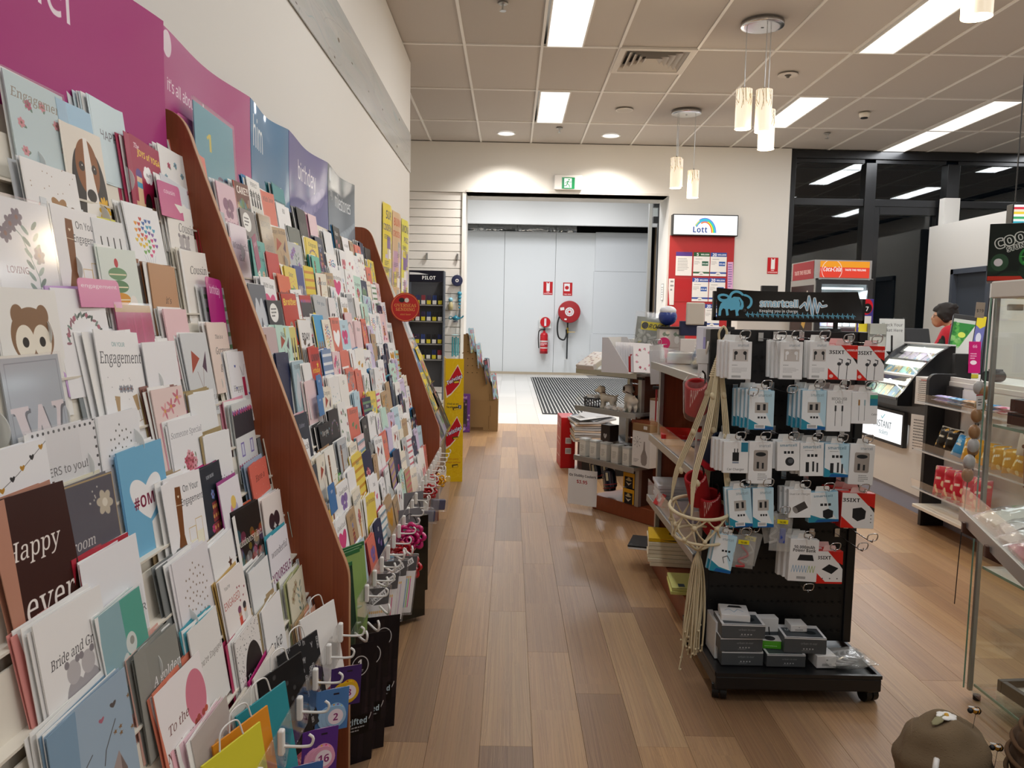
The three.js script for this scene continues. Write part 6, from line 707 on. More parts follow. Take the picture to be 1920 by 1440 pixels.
// ---------- rope hanger, clip strip and bottle coolers on the stand's side ----------
{
  const t = thing('rope_hanger', 'cream knotted macrame rope hanger with round basket and long tassel', 'macrame hanger', [.65, 0, -2.62]), R = .1, cy = .61, apex = [.05, 1.16, -.02], cords = [], knots = [];
  part(t, 'ring', tf(new THREE.TorusGeometry(R, .006, 8, 40), [0, cy, 0], [Math.PI / 2 + .18, 0, 0]), M.rope); const P3 = (a, r, y) => [r * Math.cos(a), y, r * Math.sin(a)];
  part(t, 'lower_ring', tf(new THREE.TorusGeometry(R * .86, .005, 8, 36), [.005, cy - .095, 0], [Math.PI / 2 + .12, 0, 0]), M.rope);
  for (let i = 0; i < 4; i++) { const a = .5 + i * 1.571, e = P3(a, R, cy - .018 * Math.sin(a)); for (let k = 0; k < 4; k++) { const o = (k - 1.5) * .0045; cords.push(tube([apex, [apex[0] * .75 + e[0] * .25 + o, 1.0, e[2] * .25], [apex[0] * .45 + e[0] * .55 + o, .86, e[2] * .6 + o], [e[0] * .85 + o, .72, e[2] * .85], e], .0026, 20, 5)); } for (const f of [.3, .55, .8]) knots.push(tf(sph(.0085, 8, 6), [apex[0] * (1 - f) + e[0] * f, apex[1] * (1 - f) + e[1] * f, e[2] * f], [0, 0, .3], [1, 1.5, 1])); }
  for (let i = 0; i < 8; i++) { const a = i * .785, b = a + .785, m = a + .39, q0 = P3(a, R, cy - .018 * Math.sin(a)), q1 = P3(m, R * .95, cy - .05), q2 = P3(a, R * .86, cy - .095), q3 = P3(b, R, cy - .018 * Math.sin(b)), q4 = P3(b, R * .86, cy - .095); for (const [u, v] of [[q0, q1], [q3, q1], [q2, q1], [q4, q1], [q2, [0, cy - .15, 0]]]) for (const d of [-.003, .003]) cords.push(tube([[u[0] + d, u[1], u[2]], [(u[0] + v[0]) / 2, (u[1] + v[1]) / 2 - .003, (u[2] + v[2]) / 2 + d], [v[0] + d, v[1], v[2]]], .0024, 8, 5)); knots.push(tf(sph(.009, 8, 6), q1), tf(sph(.008, 8, 6), q2)); }
  part(t, 'cords', merge(cords), M.rope); part(t, 'knots', merge(knots), M.rope); const wr = []; for (let i = 0; i < 9; i++) wr.push(tf(new THREE.TorusGeometry(.012 - .0003 * i, .0035, 6, 14), [apex[0] - .004 * i * .6, apex[1] - .05 - i * .007, apex[2]], [1.57, 0, 0])); part(t, 'wrap', merge(wr), M.rope); part(t, 'loop', tube([apex, [apex[0] - .01, apex[1] + .04, 0], [apex[0] + .004, apex[1] + .06, 0], [apex[0] + .016, apex[1] + .04, 0], apex], .004, 20, 6), M.rope);
  const ts = []; for (let i = 0; i < 34; i++) { const a = i * 2.4, r = .004 * Math.sqrt(i), L = rr(.26, .36) + (i % 5 ? 0 : .06); ts.push(tube([[0, cy - .15, 0], [r * .8 * Math.cos(a), cy - .2, r * Math.sin(a)], [r * 1.4 * Math.cos(a) - .004 + rr(-.006, .006), cy - .15 - L * .6, r * 1.4 * Math.sin(a)], [r * 1.7 * Math.cos(a) - .01 + rr(-.008, .008), cy - .15 - L, r * 1.6 * Math.sin(a)]], .0027, 10, 5)); ts.push(tf(sph(.0042, 6, 5), [r * 1.7 * Math.cos(a) - .01, cy - .15 - L, r * 1.6 * Math.sin(a)])); } part(t, 'tassel', merge(ts), M.rope);
  const c = thing('clip_strip', 'white slotted hanging strip with a blank header card on the stand side', 'clip strip', [.668, 0, -2.735]); const holes = new THREE.Shape(); holes.moveTo(-.016, .5); holes.lineTo(-.016, 1.1); holes.lineTo(.016, 1.1); holes.lineTo(.016, .5); for (let i = 0; i < 12; i++) { const h = new THREE.Path(), y = .52 + i * .047; h.moveTo(-.009, y); h.lineTo(.009, y); h.lineTo(.009, y + .022); h.lineTo(-.009, y + .022); h.closePath(); holes.holes.push(h); } part(c, 'strip', ext(holes, .002), M.white); part(c, 'header_card', rbox(.062, .05, .002, .0006), M.white, [.008, 1.115, .003]); part(c, 'hook', tube([[.01, 1.12, 0], [.012, 1.15, .01], [.016, 1.165, 0], [.02, 1.15, -.02]], .004, 14, 6), M.cream);
  const cool = lathe([[.0, 0], [.034, 0], [.038, .004], [.038, .11], [.036, .116], [.03, .116], [.028, .11], [.028, .012], [0, .012]], 28);
  const plain = (c, s) => printed(256, 128, (g) => { rect(g, c, 0, 0, 256, 128); if (s === 'oz') { rect(g, '#b9202c', 0, 92, 256, 6); rect(g, '#b9202c', 0, 116, 256, 6); txt(g, 'AUSTRALIA', 128, 106, 17, '#e88a80', sb); stroke(g, '#eee', 9, [[96, 16], [160, 56]]); stroke(g, '#eee', 9, [[160, 16], [96, 56]]); rect(g, '#eee', 121, 10, 14, 52); rect(g, '#eee', 92, 29, 72, 14); rect(g, '#c0202c', 124, 10, 8, 52); rect(g, '#c0202c', 92, 32, 72, 8); star(g, '#eee', 128, 78, 11); } else if (s) { g.save(); g.translate(128, 70); g.rotate(-.3); txt(g, 'Australia', 0, 0, 20, '#f3d9d4', sc); g.restore(); } }, .7);
  [[.645, .925, -2.705, .15, 0xb02a2c, 'a', 'red bottle cooler in a clear wrapper hanging beside the stand, highest'], [.685, .745, -2.69, -.35, 0x1b2338, 'oz', 'navy bottle cooler with flag print hanging beside the rope'], [.668, .615, -2.69, .3, 0xa51f24, 'a', 'red bottle cooler tipped inside the rope basket'], [.71, .55, -2.70, .2, 0xa51f24, 'a', 'red bottle cooler behind the rope basket'], [.715, .5, -2.72, -.5, 0x9a1c20, 0, 'red bottle cooler lowest, half hidden by the rope basket']].forEach(([x, y, z, r, c, s, l]) => { const q = thing('bottle_cooler', l, 'bottle cooler', [x, y, z], [.5, 0, r]); part(q, 'sleeve', cool, plain('#' + c.toString(16).padStart(6, '0'), s), null, [0, Math.PI + (s === 'oz' ? -.4 : .2), 0]); part(q, 'lining', cyl(.0285, .0285, .1, 22, true), S(0x0c0c0d, .8, { side: 2 }), [0, .062, 0]); part(q, 'cord', tube([[.03, .11, 0], [.03, .15, 0], [.02, .17, .01]], .003, 10, 6), M.black); if (y > .9) { part(q, 'wrapper', lathe([[.042, -.015], [.044, 0], [.043, .12], [.03, .14]], 18), M.sleeve); part(q, 'sticker', rbox(.04, .016, .001, .0004), printed(96, 40, (g) => { rect(g, '#efece6', 0, 0, 96, 40); txt(g, '$8.95', 48, 22, 22, '#333', sb); }), [0, .03, -.0395]); } });
}
// ---------- gondola behind the phone stand ----------
const lipShelf = (t, len, depth, p, r, name = 'shelf') => { const s = part(t, name, rbox(len, .018, depth, .002), M.grey, p, r); mesh('lip', rbox(len, .034, .006, .0015), M.alu, s, [0, -.004, depth / 2]); mesh('clear_front', rbox(len, .085, .003, .001), M.acrylic, s, [0, .05, depth / 2 - .004]); return s; };
{
  const t = thing('shelf_gondola', 'cherry wood shelving gondola with clear-fronted shelves behind the phone stand', 'shelving', [.74, 0, -3.38]);
  part(t, 'plinth', metreUV(rbox(.36, .11, 1.1, .004).clone()), M.cherry, [.17, .055, 0]); part(t, 'toe_strip', box(.35, .02, 1.09), M.black, [.17, .008, .001]);
  part(t, 'end_panel', metreUV(box(.36, .94, .02).clone()), M.cherry, [.2, .58, -.5]); part(t, 'edge_post', rbox(.022, .94, .03, .003), M.alu, [.008, .58, -.49]); part(t, 'edge_post', rbox(.022, .94, .03, .003), M.alu, [.06, .58, .52]);
  for (let i = 0; i < 6; i++) part(t, 'back_slat', metreUV(rbox(.02, .148, 1.02, .003).clone()), M.cherry, [.36, .19 + i * .155, .01]);
  for (const [y, d] of [[1.02, .36], [.665, .36], [.36, .36]]) lipShelf(t, 1.0, d, [d / 2 - .045, y, .01], [0, -Math.PI / 2, 0]);
}
const at3 = Atlas(200, 260);
const flat = (name, label, cat, w, d, h, n, m, top, p, ry) => { const t = thing(name, label, cat, p, [0, ry, 0]); for (let i = 0; i < n; i++) part(t, i === n - 1 ? 'top_copy' : 'copy', rbox(w * rr(.97, 1.01), h / n * .92, d * rr(.97, 1.01), .0015), i === n - 1 && top ? top : m, [rr(-.006, .006), h / n * (i + .5), rr(-.006, .006)], [0, rr(-.05, .05), 0]); return t; };
const yellowCover = printed(256, 256, (g) => { rect(g, '#e2b520', 0, 0, 256, 256); poly(g, '#2a2a30', [[60, 120], [110, 90], [180, 110], [220, 150], [150, 170], [90, 160]]); scrawl(g, '#3a4a7a', 70, 190, 120, 2, 14); });
flat('magazine_stack', 'stack of yellow covered magazines on the gondola plinth', 'magazine stack', .2, .27, .13, 7, S(0xe9dfc2, .6), yellowCover, [.8, .112, -3.62], 1.4);
flat('magazine_stack', 'few pale green magazines on the plinth nearer the rope tassel', 'magazine stack', .2, .28, .03, 2, S(0xd8d67c, .6), printed(128, 128, (g) => { rect(g, '#d9d884', 0, 0, 128, 128); rect(g, '#4a5a6a', 10, 14, 24, 12); }), [.83, .112, -3.25], 1.5);
flat('magazine_stack', 'black covered magazine poking out beyond the yellow stack', 'magazine stack', .2, .27, .02, 2, S(0xe6e4e0, .6), S(0x1d2022, .4), [.76, .112, -3.86], 1.25);
flat('paper_stack', 'white and grey paper pads stacked on the lower clear-fronted shelf', 'paper stack', .22, .24, .1, 6, S(0xdcdce0, .6), S(0xe6e6ea, .6), [.83, .37, -3.72], 1.5);
flat('paper_stack', 'pink edged paper stack beside the white pads on the lower shelf', 'paper stack', .2, .22, .05, 4, S(0xcbbcc9, .6), S(0xd7cfd6, .6), [.84, .37, -3.42], 1.5);
{ const t = thing('price_tag', 'red price ticket clipped behind the lower clear shelf front', 'price ticket', [.71, .375, -3.62], [0, -1.3, 0]); part(t, 'card', rbox(.08, .06, .002, .0008), printed(96, 72, (g) => { rect(g, '#c0202c', 0, 0, 96, 72); rect(g, '#eee', 30, 24, 34, 26); }), [0, .03, .0], [-.5, 0, 0]); part(t, 'foot', box(.08, .002, .02), M.red); }
flat('calendar_stack', 'red and white boxed stationery lying on the middle shelf', 'stationery', .26, .3, .05, 2, S(0xe8e6e4, .5), printed(128, 160, (g) => { rect(g, '#d2231f', 0, 0, 128, 160); scrawl(g, '#f2d0cc', 40, 18, 60, 1, 10); scrawl(g, '#f2d0cc', 70, 110, 50, 2, 10); rect(g, '#eee', 0, 138, 128, 22); }), [.86, .675, -3.62], 1.45);
{ const t = thing('gift_set', 'clear wrapped blue and grey gift set on the middle shelf', 'gift set', [.84, .675, -3.2]); part(t, 'inner', tf(pouch(.16, .2, .09), [0, .1, 0]), S(0x7d93a4, .4), null, [-.2, -1.2, 0]); part(t, 'wrap', tf(pouch(.18, .22, .11), [0, .11, 0]), M.sleeve, null, [-.2, -1.2, 0]); }
{ const t = thing('gift_set', 'pink wrapped parcel at the near end of the middle shelf', 'gift set', [.8, .675, -3.0]); part(t, 'inner', tf(pouch(.1, .12, .06), [0, .06, 0]), S(0xd7469a, .3), null, [-.2, -1.1, 0]); part(t, 'wrap', tf(pouch(.11, .13, .07), [0, .065, 0]), M.sleeve, null, [-.2, -1.1, 0]); }
// goods along the gondola's top shelf
for (const [x, z, w, h, c, l] of [[.86, -3.62, .1, .11, 0x8aa3bd, 'pale blue bundle of tissue on the top shelf'], [.82, -3.4, .12, .05, 0xd9d2c6, 'flat pack of shells in clear wrap on the top shelf'], [.84, -3.15, .13, .06, 0xd6d3cd, 'flat pack of white ribbon in clear wrap on the top shelf'], [.82, -2.98, .1, .07, 0xcfd4d6, 'small clear pack of crystals by the clip strip']]) { const t = thing('gift_pack', l, 'gift pack', [x, 1.032, z], [0, -1.3, 0]); part(t, 'inner', tf(pouch(w, h, .06), [0, h / 2, 0]), S(c, .6), null, [-.4, 0, .1]); part(t, 'wrap', tf(pouch(w * 1.1, h * 1.1, .075), [0, h / 2, 0]), M.sleeve, null, [-.4, 0, .1]); }
{ const t = thing('photo_frame', 'white photo frame box lying at the far end of the top shelf', 'photo frame', [.86, 1.032, -3.78], [0, -.3, 0]); part(t, 'frame', merge([tf(rbox(.2, .05, .02, .003), [0, .025, .06]), tf(rbox(.2, .05, .02, .003), [0, .025, -.06]), tf(rbox(.02, .05, .1, .003), [.09, .025, 0]), tf(rbox(.02, .05, .1, .003), [-.09, .025, 0])]), M.white); part(t, 'insert', rbox(.16, .02, .1, .002), S(0x8a5a34, .5), [0, .012, 0]); }
{ const t = thing('gift_box', 'tall white box with a lilac window on the top shelf', 'gift box', [.88, 1.032, -3.5], [0, -.2, 0]); part(t, 'carton', rbox(.11, .18, .07, .003), S(0xe6e3ec, .45), [0, .09, 0]); part(t, 'window', rbox(.055, .13, .002, .001), S(0xa9a0d0, .3), [0, .07, .0355]); part(t, 'lid_label', rbox(.055, .04, .002, .001), S(0xcfcbd0, .4), [0, .152, .0355]); }
{ const t = thing('gift_box', 'second pale pink and white box behind the lilac one', 'gift box', [.985, 1.032, -3.44], [0, -.1, 0]); part(t, 'carton', rbox(.09, .16, .07, .003), S(0xe9dfe2, .45), [0, .08, 0]); part(t, 'print', rbox(.06, .09, .002, .001), S(0xd8c4cc, .4), [0, .08, .036]); }
for (let i = 0; i < 3; i++) { const t = thing('hanging_card', ['white boxed strip hanging from the gondola corner, front one', 'white boxed strip hanging from the gondola corner, second', 'white boxed strip hanging from the gondola corner, rear one'][i], 'hanging pack', [.725 + i * .012, 1.0, -3.93 - i * .012], [0, -.4, .08]); part(t, 'sleeve_box', rbox(.055, .17, .008, .002), S(0xd8dadb, .4)); part(t, 'header', rbox(.05, .03, .002, .001), M.white, [0, .095, 0]); part(t, 'peg', hookWire, M.steel, [0, .11, 0]); }
{ const t = thing('pen_strip', 'thin pens hanging in a strip from the gondola post', 'pen strip', [.745, .8, -3.92], [0, -.3, 0]); for (let i = 0; i < 3; i++) part(t, 'pen', merge([tf(cyl(.004, .004, .15, 8), [0, 0, 0]), tf(cyl(.0045, .0045, .03, 8), [0, .08, 0])]), i === 1 ? M.alu : S(0xb8242c, .4), [-.012 + i * .013, 0, 0]); part(t, 'clamp', rbox(.06, .016, .03, .004), M.black, [0, .1, 0]); }
// ---------- angled end unit ----------
const U = (lx, ly, lz) => { const a = -.931; return [.58 + lx * Math.cos(a) + lz * Math.sin(a), ly, -5.05 - lx * Math.sin(a) + lz * Math.cos(a)]; }, UR = -.931;
{
  const t = thing('corner_unit', 'angled cherry wood shelf unit at the aisle corner with gifts on it', 'shelving', U(0, 0, 0), [0, UR, 0]);
  part(t, 'plinth', metreUV(rbox(.66, .095, .5, .004).clone()), M.cherry, [.29, .048, -.25]); part(t, 'toe_strip', box(.65, .018, .49), M.black, [.29, .006, -.249]);
  for (let i = 0; i < 7; i++) { part(t, 'back_slat', metreUV(rbox(.36, .113, .02, .003).clone()), M.cherry, [.18, .155 + i * .12, -.28]); part(t, 'back_slat', metreUV(rbox(.26, .113, .02, .003).clone()), M.cherry, [.5, .155 + i * .12, -.12]); }
  part(t, 'edge_post', rbox(.03, .83, .03, .003), M.alu, [.365, .51, 0]); part(t, 'edge_post', rbox(.026, .83, .026, .003), M.alu, [.02, .51, -.25]); part(t, 'divider_panel', box(.014, .82, .26), M.brownDark, [.372, .5, -.14]);
  for (const y of [.905, .665, .34]) { const s = lipShelf(t, .54, .34, [.15, y, -.07]); }
  part(t, 'under_bracket', box(.4, .012, .02), M.black, [.2, .88, .02]); part(t, 'box_shelf', metreUV(box(.26, .02, .2).clone()), M.cherry, [.5, .63, -.02]); part(t, 'top_shelf', rbox(.7, .018, .3, .003), M.grey, [.62, .905, -.2]);
}
const onU = (name, label, cat, lx, y, lz, ry = 0, grp) => thing(name, label, cat, U(lx, y, lz), [0, UR + ry, 0], grp);
for (let i = 0; i < 5; i++) { const t = onU('candle_box', `white candle box with a clear lid, ${ORD[i]} along the lower shelf from its far end`, 'candle box', -.06 + i * .098, .35, .055, .06 * (i % 2)); part(t, 'carton', rbox(.058, .105, .055, .002), S(0xdfdcd2, .5), [0, .053, 0]); part(t, 'print', box(.05, .06, .001), printed(64, 80, (g) => { rect(g, '#e6e4da', 0, 0, 64, 80); scrawl(g, '#9a968a', 10, 10, 42, 6, 10, .6); }), [0, .05, .028]); part(t, 'lid', rbox(.062, .014, .058, .003), M.frost, [0, .108, 0]); }
for (const [lx, lz, h, n, l] of [[.0, -.1, .2, 0, 'tall dark brown box with a white heart at the lower shelf far end'], [.28, -.12, .2, 0, 'tall dark brown box with a white heart beside the metal post'], [.1, -.08, .1, 1, 'low dark brown box between the two tall heart boxes'], [.19, -.08, .1, 1, 'low dark brown box next to the tall heart box by the post']]) { const t = onU('gift_carton', l, 'gift carton', lx, .35, lz); part(t, 'carton', rbox(.085, h, .08, .002), S(0x453a37, .5), [0, h / 2, 0]); part(t, 'front_print', box(.08, h - .006, .001), printed(96, 160, (g) => { rect(g, '#473c39', 0, 0, 96, 160); if (!n) { heart(g, '#e6e2de', 48, 56, 15); scrawl(g, '#473c39', 38, 50, 20, 2, 6, .4); } scrawl(g, '#8a7d78', 24, 130, 48, 1, 8); }), [0, h / 2, .0405]); }
// dog figures on the middle shelf: one lathe-free body each, limbs in a single skin
function blob(bones, cell, mat, name, parent, extra) { // smooth-min of tapered capsules, meshed on a grid
  const lo = new THREE.Vector3(1e9, 1e9, 1e9), hi = lo.clone().negate(); bones.forEach((b) => { for (const k of [0, 1]) { const q = b[k], r = b[2 + k] + cell * 3 + .012; lo.min(new THREE.Vector3(q[0] - r, q[1] - r, q[2] - r)); hi.max(new THREE.Vector3(q[0] + r, q[1] + r, q[2] + r)); } });
  const c = lo.clone().add(hi).multiplyScalar(.5), half = Math.max(hi.x - lo.x, hi.y - lo.y, hi.z - lo.z) / 2 * 1.04, N = Math.min(150, Math.ceil(2 * half / cell)), mc = new MarchingCubes(N, mat, false, false, 240000), F = mc.field, kk = extra?.k ?? .018;
  const pre = bones.map((b) => { const d = [b[1][0] - b[0][0], b[1][1] - b[0][1], b[1][2] - b[0][2]]; return [...b, d, d[0] ** 2 + d[1] ** 2 + d[2] ** 2 || 1e-9]; });
  for (let z = 0; z < N; z++) for (let y = 0; y < N; y++) for (let x = 0; x < N; x++) { const px = c.x + ((x - N / 2) / (N / 2)) * half, py = c.y + ((y - N / 2) / (N / 2)) * half, pz = c.z + ((z - N / 2) / (N / 2)) * half; let s = 0;
    let m = 1e9; const ds = []; for (const b of pre) { const [a, , r0, r1, d, L] = b; let t = ((px - a[0]) * d[0] + (py - a[1]) * d[1] + (pz - a[2]) * d[2]) / L; t = t < 0 ? 0 : t > 1 ? 1 : t; const q = Math.hypot(px - a[0] - d[0] * t, py - a[1] - d[1] * t, pz - a[2] - d[2] * t) - r0 - (r1 - r0) * t; m = Math.min(m, q); ds.push(q); }
    if (m < .08) { for (const q of ds) if (q - m < kk * 5) s += Math.exp(-(q - m) / kk * 2); m -= Math.log(s) * kk / 2; }
    if (extra?.cut) m = Math.max(m, extra.cut(px, py, pz)); F[x + y * N + z * N * N] = -m; }
  mc.isolation = 0; mc.update(); const n = mc.count, g = new THREE.BufferGeometry(); const P0 = mc.positionArray.slice(0, n * 3); for (let i = 0; i < n * 3; i += 3) { P0[i] = P0[i] * half + c.x; P0[i + 1] = P0[i + 1] * half + c.y; P0[i + 2] = P0[i + 2] * half + c.z; }
  g.setAttribute('position', new THREE.BufferAttribute(P0, 3)); let h = mergeVertices(g, 1e-5); h.computeVertexNormals(); const uv = new Float32Array(h.attributes.position.count * 2); if (extra?.uv) for (let i = 0; i < uv.length / 2; i++) { const q = extra.uv(h.attributes.position.getX(i), h.attributes.position.getY(i), h.attributes.position.getZ(i), h.attributes.normal.getZ(i)); uv[i * 2] = q[0]; uv[i * 2 + 1] = q[1]; } h.setAttribute('uv', new THREE.BufferAttribute(uv, 2));
  return part(parent, name, h, mat);
}
const dogBones = [[[-.03, .062, 0], [.028, .058, 0], .024, .022], [[-.034, .07, 0], [-.05, .104, 0], .018, .014], [[-.052, .112, 0], [-.056, .114, 0], .022, .02], [[-.07, .106, 0], [-.084, .102, 0], .012, .009], [[.034, .062, 0], [.056, .084, 0], .007, .004], ...[-1, 1].flatMap((s) => [[[-.034, .055, .013 * s], [-.036, .008, .014 * s], .011, .008], [[-.036, .008, .014 * s], [-.046, .006, .014 * s], .008, .007], [[.03, .054, .013 * s], [.022, .034, .015 * s], .014, .009], [[.022, .034, .015 * s], [.032, .022, .015 * s], .009, .007], [[.032, .022, .015 * s], [.028, .006, .015 * s], .007, .007], [[-.052, .122, .017 * s], [-.046, .1, .024 * s], .007, .008]])];
for (const [lx, lz, ry, c, c2, l, s] of [[.12, .03, .4, 0xd8cdb8, 0xc9bca4, 'cream dog figurine with raised head beside the black basket', 1], [.22, -.08, -.3, 0x2a2621, 0x2a2621, 'dark brown dog figurine behind the two pale dogs', 1.05], [.31, .03, -.5, 0xd9d0c0, 0x3a2d24, 'cream dog figurine with brown ears by the metal post', 1.15]]) { const t = onU('dog_figurine', l, 'dog figurine', lx, .675, lz, ry); t.scale.setScalar(s * 1.05); const b = blob(dogBones, .0026, S(c, .8), 'body', t, { k: .008 }); for (const k of [-1, 1]) { part(t, 'ear', tf(sph(.012, 10, 8), [-.046, .108, .025 * k], null, [.8, 1.5, .5]), S(c2, .85)); part(t, 'eye', sph(.003, 8, 6), M.black, [-.0715, .118, .011 * k]); } part(t, 'nose', sph(.0045, 8, 6), M.black, [-.093, .104, 0]); part(t, 'collar', new THREE.TorusGeometry(.0185, .0028, 6, 20), M.brownDark, [-.043, .09, 0], [1.2, 0, .4]); }
{ const t = onU('basket', 'black plastic basket of white stones at the far end of the dog shelf', 'basket', -.02, .675, .02); const g = []; for (let i = 0; i < 26; i++) { const a = i / 26 * 6.283; g.push(tf(box(.006, .05, .003), [.062 * Math.cos(a) * 1.2, .027, .062 * Math.sin(a)], [0, -a + 1.57, 0])); } part(t, 'ribs', merge(g), M.black); part(t, 'rim', tf(new THREE.TorusGeometry(.064, .005, 8, 32), [0, .054, 0], [1.57, 0, 0], [1.2, 1, 1]), M.black); part(t, 'floor', tf(cyl(.06, .056, .006, 26), [0, .003, 0], null, [1.2, 1, 1]), M.black); const st = []; for (let i = 0; i < 26; i++) st.push(tf(sph(.014, 8, 6), [rr(-.055, .055), .05 + rr(0, .016), rr(-.042, .042)], [rnd() * 3, rnd() * 3, 0], [1.2, .7, 1])); part(t, 'stones', merge(st), S(0xd9d6d0, .7)).userData.kind = 'stuff'; }
for (let i = 0; i < 6; i++) { const t = onU('pebble_pup', `small white marble-like trinket lying before the dogs, ${ORD[i]} from the basket`, 'trinket', .15 + i * .03, .675, .075 + .012 * (i % 2), i); part(t, 'body', tf(sph(.016, 10, 8), [0, .012, 0], null, [1.3, .8, 1]), S(0xdcdad6, .6)); part(t, 'head', sph(.009, 8, 6), S(0xd6d3cf, .6), [.018, .02, 0]); }
{ const t = onU('book', 'green patterned book standing at the back of the top shelf', 'book', .12, .915, -.1, .3); part(t, 'cover', rbox(.14, .17, .018, .002), printed(128, 160, (g) => { rect(g, '#7d9a90', 0, 0, 128, 160); for (let i = 0; i < 60; i++) disc(g, pick(['#5f7f78', '#a9bfae', '#c9d3c4', '#8a7a5a']), rr(0, 128), rr(0, 160), rr(3, 10)); disc(g, '#ece8da', 60, 24, 16); }), [0, .085, 0], [-.15, 0, 0]); part(t, 'tag', cyl(.014, .014, .002, 14), M.white, [-.01, .15, .012], [1.42, 0, 0]); }
{ const t = onU('gift_book', 'pale floral boxed set lying propped at the far end of the top shelf', 'gift box', -.03, .915, .03, .1); part(t, 'carton', rbox(.15, .03, .19, .003), S(0xd9d3cc, .5), [0, .05, 0], [.45, 0, 0]); part(t, 'top_print', box(.146, .002, .186), printed(128, 160, (g) => { rect(g, '#e3ded9', 0, 0, 128, 160); for (let i = 0; i < 30; i++) blossom(g, pick(['#c9b9b3', '#d9cfc6', '#b9a8a8']), rr(0, 128), rr(0, 160), 8); }, .25), [0, .065, .007], [.45, 0, 0]); part(t, 'prop', box(.1, .05, .02), M.acrylic, [0, .025, -.05]); }
{ const t = onU('drawer_box', 'white gift drawer box on the top shelf behind the card holder', 'gift box', .24, .915, -.08); part(t, 'carton', rbox(.09, .2, .1, .003), S(0xcfd2d2, .5), [0, .1, 0]); for (let k = 0; k < 3; k++) part(t, 'drawer', rbox(.082, .058, .004, .002), S(0xdadcdb, .45), [0, .035 + k * .064, .052]); part(t, 'sticker', rbox(.05, .03, .001, .0005), printed(64, 40, (g) => { rect(g, '#e4e6e4', 0, 0, 64, 40); txt(g, 'Ladies', 32, 22, 16, '#444', sc); }), [0, .1, .0545]); }
{ const t = thing('card_holder', 'white acrylic wedge holder full of wrapped cards at the aisle corner', 'card holder', [.66, .93, -4.58], [0, -.6, 0]); const w = shape([[-.09, 0], [.08, 0], [.08, .02], [-.05, .2], [-.09, .2]]); part(t, 'side', ext(w, .003), S(0xd4d2d3, .4), [0, 0, .1], [0, 0, 0]); part(t, 'side', ext(w, .003), S(0xd4d2d3, .4), [0, 0, -.14]); part(t, 'back', box(.003, .2, .24), M.white, [-.09, .1, -.02]); part(t, 'foot_tray', box(.17, .003, .24), M.white, [0, .001, -.02]);
  for (let i = 0; i < 8; i++) { const uv = at3.add({ bg: '#ebe9ea', m: i === 7 ? 'floral' : 'dots', c: '#e3a0b4' }); solo('wrapped_card', cardGeo(.12, .17, uv, .02), at3.mat, i === 7 ? 'white card with black and pink flowers, front of the acrylic wedge holder' : `white wrapped card in the acrylic wedge holder, ${ORD[i]} from its rear`, 'wrapped card', [.68 + i * .012, .935, -4.62 + i * .018], [-.25, -.1 + .05 * (i % 3) + .25, -.03]); }
  const r = thing('card_divider', 'red divider card standing inside the acrylic wedge holder', 'divider', [.7, .935, -4.52], [-.1, .3, 0]); part(r, 'card', rbox(.04, .09, .002, .0008), M.red, [0, .045, 0]); part(r, 'tab', rbox(.02, .012, .002, .0008), M.red, [0, .096, 0]); }
{ const t = onU('carton', 'plain white carton on the wooden shelf beside the hanging pens', 'carton', .53, .64, -.01); part(t, 'box', rbox(.11, .125, .1, .002), S(0xdedcd8, .5), [0, .063, 0]); part(t, 'lid', rbox(.112, .012, .102, .002), S(0x8a6a4c, .6), [0, .128, 0]);
  const d = onU('diffuser_box', 'white diffuser box picturing a grey glass vase, below the plain carton', 'carton', .48, .37, .05, -.05); part(d, 'carton', rbox(.15, .23, .11, .003), S(0xd9d7d2, .5), [0, .115, 0]); part(d, 'kraft_lid', rbox(.152, .045, .112, .003), S(0x8a6a44, .6), [0, .232, 0]); part(d, 'front_print', box(.146, .2, .001), printed(192, 256, (g) => { rect(g, '#e0deda', 0, 0, 192, 256); for (let i = 0; i < 16; i++) { const a = i * .785; stroke(g, '#8a8884', 2, [[56, 70], [56 + 36 * Math.cos(a), 70 + 36 * Math.sin(a)]]); disc(g, '#8a8884', 56 + 38 * Math.cos(a), 70 + 38 * Math.sin(a), 4); } poly(g, '#8d8580', [[128, 60], [140, 60], [144, 120], [168, 170], [166, 220], [150, 240], [118, 240], [102, 220], [100, 170], [124, 120]]); for (let i = 0; i < 6; i++) stroke(g, '#a39c97', 2, [[112 + i * 9, 160], [110 + i * 10, 236]]); scrawl(g, '#777', 20, 200, 60, 3, 10); }), [0, .1, .0557]); part(d, 'sticker', rbox(.03, .02, .001, .0005), M.white, [.035, .235, .057]);
  const e = onU('diffuser_box', 'second white box edge on behind the diffuser box', 'carton', .58, .39, .0, .1); part(e, 'carton', rbox(.08, .2, .1, .003), S(0xd9d7d3, .5), [0, .1, 0]); part(e, 'kraft_lid', rbox(.082, .03, .102, .003), S(0x8a6a44, .6), [0, .205, 0]); }
{ const t = thing('price_sign', 'laminated white sign for stubby coolers hung on the corner unit plinth', 'sign', U(-.03, .15, .1), [0, UR + .55, 0]); const g = new THREE.BoxGeometry(.2, .23, .0015, 8, 6, 1), p = g.attributes.position; for (let i = 0; i < p.count; i++) p.setZ(i, p.getZ(i) + .012 * Math.sin(p.getX(i) * 22) + .03 * Math.max(0, -p.getY(i) - .07)); g.computeVertexNormals(); part(t, 'sheet', g, printed(256, 290, (c) => { rect(c, '#e6e5e2', 0, 0, 256, 290); txt(c, 'Oz Stubby Coolers', 128, 50, 29, '#1f1f22', { ...sb, w: 236 }); txt(c, '$3.95', 124, 100, 40, '#a3272c', sb); }, .25)); part(t, 'tape', box(.03, .02, .002), M.acrylic, [-.06, .115, .002]); }
